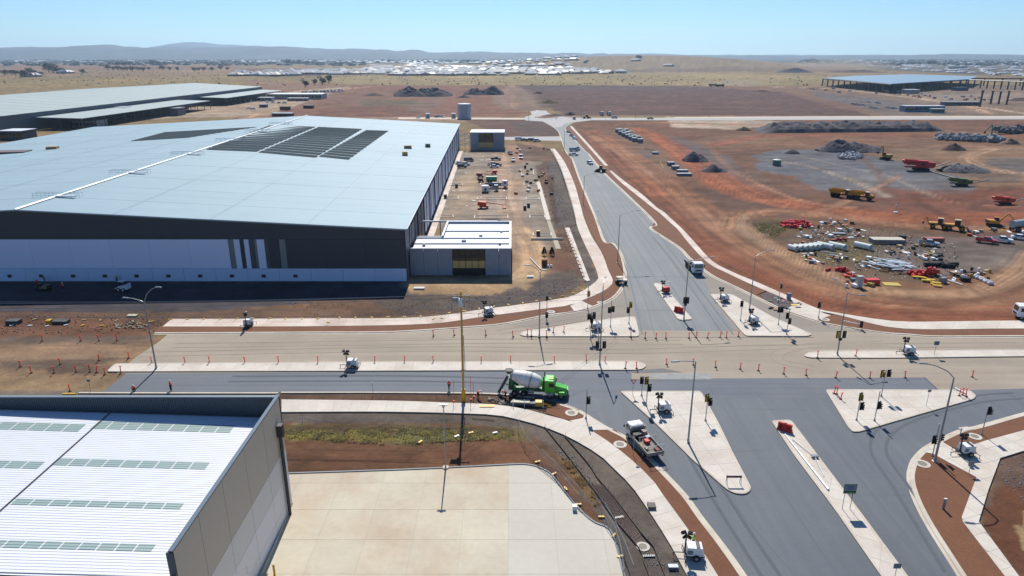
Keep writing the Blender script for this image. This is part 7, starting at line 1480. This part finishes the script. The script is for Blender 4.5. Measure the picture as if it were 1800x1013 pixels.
# weeds and dry grass behind the yard
def weeds(P, n, s, mat, label, seed):
    n = int(n*.85); s *= .75
    r = random.Random(seed); pts = W(P); xs = [p[0] for p in pts]; ys = [p[1] for p in pts]; mb = MB(); k = 0; t = 0
    while k < n and t < n*20:
        t += 1; x_, y_ = r.uniform(min(xs), max(xs)), r.uniform(min(ys), max(ys))
        if polydist(np.array([x_]), np.array([y_]), pts)[0] < 0 or fbm(np.array([x_/1.3]), np.array([y_/.9]), seed)[0] < .46: continue
        k += 1
        for q in range(5):
            a = r.random()*6.28; l = s*r.uniform(.5, 1.3); dx, dy = math.cos(a)*l*.6, math.sin(a)*l*.6; mb.add([(x_-dy*.12, y_+dx*.12, 0), (x_+dy*.12, y_-dx*.12, 0), (x_+dx, y_+dy, l*r.uniform(.5, 1.1))], [(0, 1, 2)])
    return tag(mb.build('weeds', mat), label, 'weeds', kind='stuff')
weeds([(500,756),(640,752),(800,752),(905,756),(905,774),(800,776),(700,784),(600,778),(502,772)], 2600, .42, M('weed_olive', C(180,166,118,.9), .9, rnd=0, var=.3, scale=1.5), 'olive weeds over the rubble behind the yard', 21); weeds([(502,758),(700,756),(900,760),(900,772),(700,780),(502,770)], 1500, .4, M('weed_yellow', C(222,208,124,.9), .9), 'yellow green weeds behind the yard', 22); weeds([(980,800),(1002,812),(1056,885),(1044,890)], 500, .4, M('weed_dry', C(200,168,112,.8), .9), 'dry grass beside the unfinished path', 23); weeds([(1322,394),(1388,392),(1385,402),(1362,418),(1334,406)], 900, .9, M('weed_olive', C(128,128,76,.6), .9), 'weeds on the fenced mound by the dirt track', 24); weeds([(1400,440),(1440,425),(1560,424),(1550,450),(1470,462)], 900, .6, M('weed_olive', C(128,128,76,.6), .9), 'weeds between the concrete pipes', 25); weeds([(500,532),(800,524),(850,540),(560,560)],700,.4,M('weed_dry', C(200,168,112,.8), .9),'dry tufts on the north-west corner ground',26)
# dry scrub tussocks on the far grass
r = random.Random(9); mb = MB()
for i in range(900):
    px, py = r.uniform(-100, 1460), r.uniform(121, 151)
    if px > 560 and py < 133: continue
    if 410 < px < 700 and py > 139 and r.random() < .7: continue
    x_, y_ = G(px, py); s = r.uniform(.8, 2.8); mb.box((x_, y_, s*.3), (s*1.6, s, s*.7), rz=r.random()*3, top=(.4, .4))
tag(mb.build('tussocks', M('tussock', C(112,98,72,.55), .95)), 'dark tussocks dotted over the dry grassland', 'scrub', kind='stuff')
# ------------------------------------------------------------ junk yard
def item(px, py, name, label, cat, fn, rz=0, z=0.0, group=None):
    x, y = G(px, py); o = empty(name, label, cat, (x, y, z), rz, group); fn(o); return o
pipe_m = M('pipe_concrete', C(226, 232, 226, .8), .8, var=.06)
def mk_pipe(r_=.72, L_=2.6):
    def fn():
        o = empty('concrete_pipe', 'x', 'pipe'); mb = MB(); n = 18; V = []
        for (xx_, rr) in ((-L_/2, r_), (L_/2, r_), (L_/2, r_*.82), (-L_/2, r_*.82)): V += [(xx_, rr*math.cos(6.2832*i/n), r_+rr*math.sin(6.2832*i/n)) for i in range(n)]
        mb.add(V, [(k*n+i, k*n+(i+1) % n, ((k+1) % 4)*n+(i+1) % n, ((k+1) % 4)*n+i) for k in range(4) for i in range(n)]); mb.build('barrel', pipe_m, o)
        V = []; mb = MB()
        for (xx_, rr) in ((L_/2-.3, r_+.01), (L_/2-.3, r_+.08), (L_/2+.02, r_+.08), (L_/2+.02, r_+.01)): V += [(xx_, rr*math.cos(6.2832*i/n), r_+rr*math.sin(6.2832*i/n)) for i in range(n)]
        mb.add(V, [(k*n+i, k*n+(i+1) % n, ((k+1) % 4)*n+(i+1) % n, ((k+1) % 4)*n+i) for k in range(4) for i in range(n)]); mb.build('collar', pipe_m, o); return o
    return fn
KP = Kind(mk_pipe()); KPB = Kind(mk_pipe(.8, 4.6))
for i, (px, py) in enumerate([(1393,440),(1402.5,439.5),(1412,439),(1421,438.5),(1429,437.5),(1437,436.5)]): x, y = G(px, py); KP.put((x, y, 0), -1.05, '%s concrete pipe from the left in the tight row of six' % ORD[i], 'tight row of concrete pipes', (1, 1, 1))
for px, py, lb in ((1450,437,'long concrete pipe right of the tight row of six'),(1471,437,'long concrete pipe in the middle of the junk yard'),(1516,437,'rightmost long concrete pipe by the pale slab stack')): x, y = G(px, py); KPB.put((x, y, 0), -.95, lb)
r = random.Random(12)
def heapof(px, py, w, d, n, size, mats, name, label, cat, lay=3, kindf=None, seed=1):
    """a heap of separate pieces; each piece is a thing"""
    rr = random.Random(seed); x0_, y0_ = G(px, py)
    for i, u in enumerate(sorted(rr.uniform(-.5, .5) for _ in range(n))):
        l = rr.randrange(lay); f = 1-l/lay*.6; xx_ = x0_+u*w; yy = y0_+rr.uniform(-d/2, d/2)*f; s = [v*rr.uniform(.75, 1.2) for v in size]; l = l if abs(u) < .5*f+.05 else 0
        o = empty(name, '%s %s' % (ORD[i], label.replace(' in ', ' from the left in ', 1)), cat, (xx_, yy, l*size[2]*.8), rr.uniform(0, 3.1), label.split(' in the')[0]+' group')
        o.rotation_euler[0] = rr.uniform(-.15, .15); mt = rr.choice(mats); B((0, 0, s[2]/2), s, top=(.92, .8)).build('shell', mt, o); B((0, 0, s[2]*1.02), (s[0]*.5, s[1]*.4, s[2]*.06)).build('lid', mt, o)
pinkred = M('pink_red_plastic', C(226, 50, 74, .8), .5); heapof(1399,398,9,4.5,44,(1.1,.8,.7),[pinkred,pinkred,red],'plastic_barrier','pink-red barrier in the heap beside the weedy mound','barrier',3,seed=2)
heapof(1616,484,4,2,9,(1.9,.6,.6),[red],'water_barrier','dark red barrier in the front long heap','barrier',2,seed=3); heapof(1634,484,3.4,2,9,(1.9,.6,.7),[red],'water_barrier','bright red barrier in the heap right of the long one','barrier',3,seed=4)
heapof(1471,476,4.4,1.6,8,(1.8,.6,.6),[red],'water_barrier','red barrier in the stack below the long pipes','barrier',2,seed=5); heapof(1494,487,1.8,2,5,(1.3,.8,.5),[M('orange_red', C(232,90,56), .5)],'water_barrier','orange-red barrier in the group near the double lamp','barrier',2,seed=6)
heapof(1480,423,6,1.4,8,(1.8,.5,.45),[M('dull_red', C(168,50,42), .6)],'barrier_section','dull red section in the row above the long pipes','barrier',2,seed=7)
yel2 = M('form_yellow', C(236, 196, 60, .8), .5); rr = random.Random(4)
for i in range(13):
    f = i/12; px = 1612+f*40+rr.uniform(-5, 5); py = 489+f*15+rr.uniform(-3, 2); item(px, py, 'form_panel', '%s yellow form panel from the left in the fanned front pile' % ORD[i], 'panel', lambda o: (B((0, 0, .1), (1.7, .8, .12)).build('sheet', yel2, o), B((0, 0, .18), (1.7, .06, .05)).build('stiffener', yel2, o)), rr.uniform(-.6, -.2), rr.uniform(0, .4), 'fanned yellow form panels')
for i, px in enumerate(sorted(1566+rr.gauss(0, 1)*18 for _ in range(58))):
    py = 468+(px-1566)*.12+rr.gauss(0, 1)*4.5; item(px, py, 'steel_section', '%s white steel section from the left in the tangled pile' % ORD[i], 'steel section', lambda o: B((0, 0, .15), (rr.uniform(1.5, 4.5), rr.uniform(.15, .6), .14)).build('bar', (whitem, M('pale_blue_metal', C(200,214,222), .5))[i % 2], o), rr.uniform(-1.3, .2), rr.uniform(0, .9), 'tangled white steel sections')
for (a, b, lb) in (((1443,443),(1470,447),'long white beam lying above the junk litter'),((1509,465),(1548,475),'long thin white pole lying left of the tangled white pile'),((1664,493),(1692,502),'white pole lying alone at the front of the junk yard'),((1519,431),(1563,430),'long pale timber beam behind the pipes'),((1545,477),(1562,480),'rusty beam under the tangled white pile')):
    p, q = G(*a), G(*b); o = empty('beam', lb, 'beam', (p[0], p[1], .05)); MB().tube((0, 0, .15), (q[0]-p[0], q[1]-p[1], .15), .14, n=4).build('bar', timber if 'timber' in lb else (M('rust', C(120,70,54), .8) if 'rusty' in lb else white), o)
def slabbox(px, py, w, d, h, mt, name, label, cat, rz=0, lid=None): return item(px, py, name, label, cat, lambda o: (B((0, 0, h/2), (w, d, h)).build('body', mt, o), B((0, 0, h+.04), (w*1.02, d*1.02, .08)).build('top', lid or mt, o)), rz)
slabbox(1558,427,8.6,3.2,1.2,M('slab_side', C(150,150,150), .8),'slab_stack','long pale slab stack across the middle of the junk yard','slabs',-.05,M('slab_top', C(218,210,192), .8)); slabbox(1641,425,5,1.8,1.1,M('dull_pink', C(190,96,84), .6),'skip_bin','dull red skip behind the silver-white ute','skip'); slabbox(1532,499,2.9,1.6,1.1,red,'stillage','red box stack at the front left of the junk yard','crate',.05); slabbox(1509,505,1.3,.9,2.6,M('cabinet_white', C(226,222,214), .5),'cabinet','tall white cabinet standing by the double lamp','cabinet',.2); item(1567,500,'plywood_sheet','single yellow plywood sheet lying flat at the front of the junk yard','sheet',lambda o: B((0, 0, .06), (3.6, 2.4, .08)).build('sheet', M('ply_yellow', C(214,186,76), .7), o), -.15)
slabbox(1474,412,3.8,1.6,.35,M('sheet_grey', C(150,160,160), .5),'metal_sheets','grey metal sheet stack in the upper junk yard','sheets',-.1); slabbox(1657,497,1.4,1.0,1.2,silver,'crate','small grey-white cage by the black rolls','crate',.2); slabbox(1696,494,2,1.2,.8,black,'crate','low black crate left of the white bags','crate',-.1); slabbox(1585,424,1.5,1.5,1.6,black,'generator','dark block at the right end of the slab stack','generator')
for i, (px, py) in enumerate([(1632,468),(1641,469),(1650,468),(1661,470),(1669,471),(1675,468)]): item(px, py, 'black_roll', '%s black plastic roll from the left in the dark heaps' % ORD[i], 'roll', lambda o: (MB().tube((-1.2, 0, .5), (1.2, 0, .5), .5, n=12).build('roll', black, o), MB().tube((-1.22, 0, .5), (-1.18, 0, .5), .2, n=8).build('core', galv, o)), rr.uniform(-.3, .2), 0, 'black plastic rolls')
for i in range(16): item(1714+i*1.9, 487+i*.9+rr.uniform(-2, 2), 'white_bag', '%s white bulk bag from the left in the right end heap' % ORD[i], 'bag', lambda o: (MB().lathe([(.3, 0), (.5, .15), (.48, .5), (.2, .75)], n=8).build('bag', M('bag_white', C(232,232,232), .8), o)), rr.random(), 0, 'white bulk bags')
jm = [M('j_white', C(244,242,238,.85), .6), M('j_tan', C(205,180,140), .8), M('j_yellow', C(206,170,70), .6), M('j_grey', C(130,134,138), .7), M('j_black', C(46,46,50), .7), M('j_orange', C(214,106,56), .6), M('j_brown', C(110,80,62), .8), M('j_green', C(96,120,104), .7)]
jn = ['white', 'tan', 'yellow', 'grey', 'black', 'orange', 'brown', 'green']
AREAS = [(1404,396,1520,418,40,'behind the pipes'),(1440,388,1500,402,18,'at the top of the yard'),(1392,428,1420,434,8,'on top of the pipe row'),(1412,446,1490,466,28,'below the pipe row'),(1500,455,1530,472,8,'left of the white pile'),(1556,432,1650,456,32,'above the white pile'),(1620,446,1660,458,14,'below the silver ute'),(1486,476,1540,506,22,'by the double lamp'),(1640,474,1740,492,26,'between black rolls and white bags'),(1692,406,1730,416,10,'left of the red ute'),(1740,396,1790,412,8,'in front of the excavator')]
for (xa, ya, xb, yb, n, where) in AREAS:
    cnt = {}
    for px in sorted(rr.uniform(xa, xb) for _ in range(n)):
        py = ya+(yb-ya)*rr.random(); c = rr.choices(range(8), (9, 4, 2.2, 2.2, 1.4, 1.8, 1.4, 1))[0]; t = rr.random(); s = rr.uniform(.5, 1.6); kd = 'crate' if t < .45 else 'board' if t < .8 else 'drum'; k = cnt[(c, kd)] = cnt.get((c, kd), -1)+1; lb = '%s %s %s from the left %s' % (ORD[k], jn[c], kd, where)
        if kd == 'crate': item(px, py, 'pallet', lb, 'crate', lambda o: (B((0, 0, .08), (s, s*.8, .1)).build('deck', timber, o), B((0, 0, .13+s*.2), (s*.85, s*.7, s*.4)).build('load', jm[c], o)), rr.random()*3, 0, 'crates scattered in the junk yard')
        elif kd == 'board': item(px, py, 'board', lb, 'board', lambda o: B((0, 0, .08), (s*1.6, s*.5, .08), rx=rr.uniform(-.1, .1)).build('sheet', jm[c], o), rr.random()*3, 0, 'loose boards in the junk yard')
        else: item(px, py, 'drum', lb, 'drum', lambda o: MB().lathe([(.3, 0), (.32, .4), (.3, .85), (.26, .9)], n=10).build('barrel', jm[c], o), 0, 0, 'drums among the junk')
rocks([(1395,400),(1520,398),(1680,425),(1690,470),(1740,495),(1640,500),(1500,495),(1420,455)], 450, .24, jm[0], 'small pale litter strewn through the junk yard', 'litter', .05, 'litter', 31, .4); rocks([(1395,400),(1520,398),(1680,425),(1690,470),(1640,490),(1500,485),(1420,455)], 300, .3, jm[6], 'small brown litter strewn through the junk yard', 'litter', .05, 'litter', 32, .5)
# littered service patch on the north-east corner
for i in range(20):
    c = rr.randrange(8); item(rr.uniform(1352, 1410), rr.uniform(525, 546), 'board', '%s scrap on the service patch of the north-east corner' % jn[c], 'board', lambda o: B((0, 0, .08), (rr.uniform(.4, 1.4), rr.uniform(.2, .6), .1)).build('sheet', jm[c], o), rr.random()*3, .13, '%s scrap on the service patch' % jn[c])
bed([(1335,519),(1352,512),(1398,533),(1382,546),(1350,533)], .132, 'service_patch', pile_mat('service', 112, 98, 92)); item(1396,538,'plywood_sheet','yellow sheet lying on the service patch','sheet',lambda o: B((0,0,.08),(1.3,.8,.06)).build('sheet', yel2, o),-.2,.14); slabbox(1386,527,.8,.6,1.4,M('cab_blue', C(140,160,186), .5),'service_cabinet','small blue-grey service cabinet by the north-east footpath','cabinet')
# concrete blocks stored beside the orange track
blk = M('block_pale_grey', C(196, 204, 206), .8, rnd=.08, var=.06)
def mk_blk():
    o = empty('precast_pit', 'x', 'concrete block'); B((0, 0, .9), (2.4, 2.4, 1.8)).build('body', M('block_side', C(150,158,166), .8, rnd=.06), o); B((0, 0, 1.83), (2.5, 2.5, .08)).build('lid', blk, o); return o
KB = Kind(mk_blk)
for i, (px, py) in enumerate(sorted([(1086,233),(1091,232),(1091,237),(1096,235),(1097,240),(1102,238),(1103,243),(1108,241),(1109,246),(1114,244),(1115,249),(1101,233),(1107,237),(1121,246),(1125,251)])): x, y = G(px, py); KB.put((x, y, 0), .1, '%s pale concrete pit from the left in the far stack' % ORD[i], 'pale concrete pits in the far stack', (1.25, 1.25, 1.25))
for i, (px, py, lb) in enumerate([(1179,291,'top left grey pit'),(1187,298,'second grey pit'),(1199,305,'wide grey pit'),(1196,309,'small grey pit at the front'),(1209,309,'small grey pit at the right'),(1152,271,'lone low pit')]): x, y = G(px, py); KB.put((x, y, 0), .05, lb+' of the nearer stack beside the orange track', None, (1.3 if i != 2 else 1.9, 1.0, .9 if i < 3 else .6))
for a, b in (((1133,262),(1150,264)), ((1143,265),(1158,267)), ((1160,284),(1166,296))): p, q = G(*a), G(*b); o = empty('plank', 'pale plank lying between the two pit stacks', 'plank', (p[0], p[1], 0), 0, 'planks between the pit stacks'); MB().tube((0, 0, .15), (q[0]-p[0], q[1]-p[1], .15), .16, n=4).build('bar', timber, o)
# ------------------------------------------------------------ car court: planter kerbs, bins
pk = M('planter_kerb', C(236, 226, 206, .8), .85)
def planter(P, label, z=.14, t=.22):
    pts = W(P); n = len(pts); o = empty('planter_kerb', label, 'kerb', (pts[0][0], pts[0][1], .0), 0, 'planter kerbs in the car court')
    for i in range(n):
        a, b = pts[i], pts[(i+1) % n]; l = math.hypot(b[0]-a[0], b[1]-a[1]); B(((a[0]+b[0])/2-pts[0][0], (a[1]+b[1])/2-pts[0][1], z/2), (l-t-.01, t, z), rz=math.atan2(b[1]-a[1], b[0]-a[0])).build('kerbstone', pk, o); B((a[0]-pts[0][0], a[1]-pts[0][1], z/2), (t, t, z+.006)).build('corner_stone', pk, o)
for i, (xa, xb, ya, yb, lb) in enumerate([(839,891,347,350.5,'middle planter kerb behind the red boom lift'),(834,893,379,384,'middle planter kerb in front of the red boom lift'),(768,797,378,382,'lowest planter kerb by the east wall'),(776,806,346,350,'second planter kerb by the east wall'),(788,813,323,326,'third planter kerb by the east wall'),(797,819,304,306,'farthest planter kerb by the east wall'),(849,886,274.5,277,'far middle planter kerb near the office window'),(844,890,322,325,'planter kerb under the truck cluster'),(924,948,347.5,350.5,'right planter kerb in the middle of the court'),(930,958,379,383,'right planter kerb near the pale path'),(920,943,322.5,325.5,'right planter kerb in the upper court'),(936,969,409.5,414.5,'right planter kerb nearest the camera'),(915,938,298,307,'large square planter kerb at the upper right')]):
    planter([(xa+(1.5 if xa > 900 else -0), yb), (xb, yb), (xb-1, ya), (xa+1, ya)], lb)
slabbox(961,422,9,.25,.5,pk,'low_wall','low pale wall right of the office','wall')
for px, py, lb in [(923,296,'dark portable bin pair at the top of the right aisle'),(922.5,369,'left dark wheelie bin on the open court floor'),(929,364.5,'right dark wheelie bin on the open court floor'),(802.5,330,'dark bin standing by the third east wall planter'),(783,349,'dark post stand by the second east wall planter'),(946,414,'yellow topped stand at the nearest right planter')]:
    item(px, py, 'bin', lb, 'bin', lambda o: (B((0, 0, .7), (1.0, .9, 1.3), top=(1.1, 1.1)).build('body', dark, o), B((0, 0, 1.4), (1.15, 1.05, .1)).build('lid', yellow if 'yellow' in lb else black, o)))
slabbox(737,508,2.4,1.2,.25,M('frame_white', C(225,222,215), .7),'access_cover','white framed cover on the pale ground beside the shadow','cover'); slabbox(932,488,1.5,.6,.3,white,'plastic_bundle','small white bundle on the tan ground right of the office','bundle'); slabbox(856,716,2.2,.7,.2,yellow,'spirit_level_box','yellow box lying on the south-west footpath','box'); slabbox(233,556,1.9,1.0,.2,M('pale_sheet', C(214,206,170), .7),'sheet_stack','pale sheet stack on the dirt left of the footpath','sheets'); slabbox(122,694,2,.3,.15,yellow,'kerb_form','yellow form at the left end of the south kerb','form'); slabbox(25,569,2.4,1.4,.7,M('tarp_grey', C(90,92,92), .8),'covered_pile','dark tarpaulin covered pile on the dirt at the left edge','pile'); slabbox(108,568,2.8,1.4,.5,M('tarp_grey', C(90,92,92), .8),'covered_pile','low dark covered pile right of the yellow box','pile'); slabbox(87,569,.9,.8,.7,yellow,'box','small yellow box on the dirt at the left','box'); slabbox(1145,894,.9,.9,.45,M('pit_lid', C(130,120,110), .8),'rock','dark round rock lying on the south-west footpath','rock'); slabbox(1183,999,1.0,.5,.25,silver,'box','silver box on the gravel at the bottom edge','box'); slabbox(1010,897,.5,.5,.6,white,'bag','white bag hung on the yard fence','bag'); slabbox(958,828,.1,.1,.1,white,'pebble','white pebble at the yard corner','pebble')
# covered machine by the kerb trench: plate with yellow hopper
x, y = G(920, 712.5); o = empty('kerb_machine', 'low dark trailer with yellow hopper and arm beside the concrete truck', 'machine', (x, y, 0), -.08); B((0, 0, .4), (3.8, 1.0, .4)).build('bed', M('grey_bed', C(100,100,104), .6), o); B((-.4, .1, .64), (2.8, 1.0, .06)).build('lid', M('pale_lid', C(214,204,180), .6), o); B((2.3, 0, .5), (1.0, 1.1, .6), top=(1, .8)).build('hopper', yellow, o); MB().tube((2.6, -.2, .6), (4.2, -.5, .35), .16, n=4).build('arm', yellow, o)
for dx in (-1.5, .2, 3.0): MB().tube((dx, -.7, 0), (dx, -.7, 1.3), .05, n=5).build('post', whitem, o)
mb = MB()
for (a, b) in (((862,708),(905,712)), ((880,714),(906,714.5)), ((935,715),(985,720)), ((980,710),(1018,722)), ((948,721),(960,722.5)), ((830,737),(868,740))): p, q = G(*a), G(*b); tag(MB().tube((p[0], p[1], .1), (q[0], q[1], .1), .07, n=4).build('timber_batten', timber), 'pale timber batten lying in the kerb works', 'batten', 'battens in the kerb works')
for i, (px, py) in enumerate(sorted((rr.uniform(905, 975), rr.uniform(258, 345)) for _ in range(26))):
    c = rr.randrange(8); item(px, py, 'material_stack', '%s small %s stack from the left in the upper right court' % (ORD[i], jn[c]), 'stack', lambda o: (B((0, 0, .1), (1.4, 1.1, .14)).build('pallet', timber, o), B((0, 0, .5), (1.2, rr.uniform(.6, 1.0), .66)).build('load', jm[c], o)), rr.random()*3, 0, 'material stacks in the car court')
for i, (px, py) in enumerate(sorted((rr.uniform(775, 900), rr.uniform(268, 390)) for _ in range(24))):
    c = rr.choice((0, 0, 1, 3)); item(px, py, 'board', '%s pale board from the left on the open court floor' % ORD[i], 'board', lambda o: B((0, 0, .08), (rr.uniform(.6, 2.2), .5, .08)).build('sheet', jm[c], o), rr.random()*3, 0, 'boards on the court floor')
# shrubs and leaning pallet by the office
gr = random.Random(8)
for px, py, lb in ((956.5,449,'left one of two dark green conical shrubs by the office'),(970,449,'right one of two dark green conical shrubs by the office')):
    x, y = G(px, py); o = empty('shrub', lb, 'shrub', (x, y, 0)); MB().tube((0, 0, 0), (0, 0, 1.2), .06).build('stem', bark, o); mb = MB()
    for i in range(420):
        t = gr.random(); rr_ = (1-t)**.7*.75*gr.uniform(.5, 1.1)+.05; a = gr.random()*6.28; p = Vector((rr_*math.cos(a), rr_*math.sin(a), .35+t*1.9)); u = Vector((gr.gauss(0, 1), gr.gauss(0, 1), gr.gauss(0, 1))).normalized()*.14; v = u.orthogonal().normalized()*.1; mb.add([p-u, p-v, p+u, p+v], [(0, 1, 2, 3)])
    mb.build('foliage', leafmat('conifer', 40, 66, 58), o)
a, b = G(932, 455), G(951, 475); o = empty('white_pipe', 'white pipe lying on the ground in front of the office', 'pipe', (a[0], a[1], .05)); MB().tube((0, 0, .15), (b[0]-a[0], b[1]-a[1], .15), .14).build('barrel', white, o)
item(957,468,'pallet_stack','rust-brown pallet stack leaning behind the white pipe','pallet',lambda o: [B((0, 0, .2+k*.28), (1.2, 1.0, .2)).build('pallet', M('rust_timber', C(130,72,56), .8), o) for k in range(6)],.4); item(966,470,'white_drum','two small white drums beside the brown pallet stack','drum',lambda o: [MB().lathe([(.28, 0), (.28, .6), (.2, .65)], c=(dx, 0, 0), n=10).build('drum', white, o) for dx in (-.4, .4)])
# scattered yellow weights on the dirt and weeds
for i, (px, py, c) in enumerate([(21,573,0),(53,573.5,0),(83,574,0),(116,572.5,0),(146,573,1),(179,573.5,1),(245,570,1),(739,778,1),(828,762,1),(870,762,0),(803,768,0)]): item(px, py, 'fence_foot', ('white' if c == 0 else 'yellow')+' plastic fence foot lying on bare ground', 'fence foot', lambda o: B((0, 0, .1), (.7, .3, .18)).build('block', yellow if c else white, o), rr.random(), 0, ('white' if c == 0 else 'yellow')+' loose fence feet')
# ------------------------------------------------------------ dust cloud over the far haul road and the air
def volbox(name, x0, x1, y0, y1, z0, z1, dens, col, label, aniso=0.45):
    o = MB().bb(x0, x1, y0, y1, z0, z1).build(name, None); m = bpy.data.materials.new(name); m.use_nodes = True; nt = m.node_tree; nt.nodes.clear(); out = nt.nodes.new('ShaderNodeOutputMaterial'); v = nt.nodes.new('ShaderNodeVolumePrincipled')
    v.inputs['Color'].default_value = (*col, 1); v.inputs['Density'].default_value = dens; v.inputs['Anisotropy'].default_value = aniso; nt.links.new(v.outputs[0], out.inputs['Volume']); o.data.materials.append(m); return tag(o, label, 'haze', kind='stuff')
volbox('haze', -21000, 21000, -400, 16500, -4, 330, HAZE, (0.58, 0.80, 1.0), 'thin blue air haze over the whole plain')
def dust(px, py, rx, ry, rz, dens, label):
    x, y = G(px, py); n = 16; o = MB().lathe([(math.sin(math.pi*k/8)*1.0+.001, -math.cos(math.pi*k/8)) for k in range(9)], n=n).build('dust_cloud', None, loc=(x, y, rz*.75)); o.scale = (rx, ry, rz)
    m = bpy.data.materials.new('dust'); m.use_nodes = True; nt = m.node_tree; nt.nodes.clear(); out = nt.nodes.new('ShaderNodeOutputMaterial'); v = nt.nodes.new('ShaderNodeVolumePrincipled'); tc = nt.nodes.new('ShaderNodeTexCoord'); ln_ = nt.nodes.new('ShaderNodeVectorMath'); ln_.operation = 'LENGTH'; mr = nt.nodes.new('ShaderNodeMapRange'); mr.inputs[1].default_value = 1.0; mr.inputs[2].default_value = .1; mr.inputs[3].default_value = 0; mr.inputs[4].default_value = dens
    nt.links.new(tc.outputs['Object'], ln_.inputs[0]); nt.links.new(ln_.outputs['Value'], mr.inputs[0]); nt.links.new(mr.outputs[0], v.inputs['Density']); v.inputs['Color'].default_value = (.85, .7, .55, 1); nt.links.new(v.outputs[0], out.inputs['Volume']); o.data.materials.append(m); tag(o, label, 'dust', kind='stuff')
dust(1475, 124, 210, 90, 24, .009, 'pale dust drifting over the far rise behind the steel frame'); dust(1300, 152, 70, 30, 7, .02, 'dust raised by the two far haul trucks')
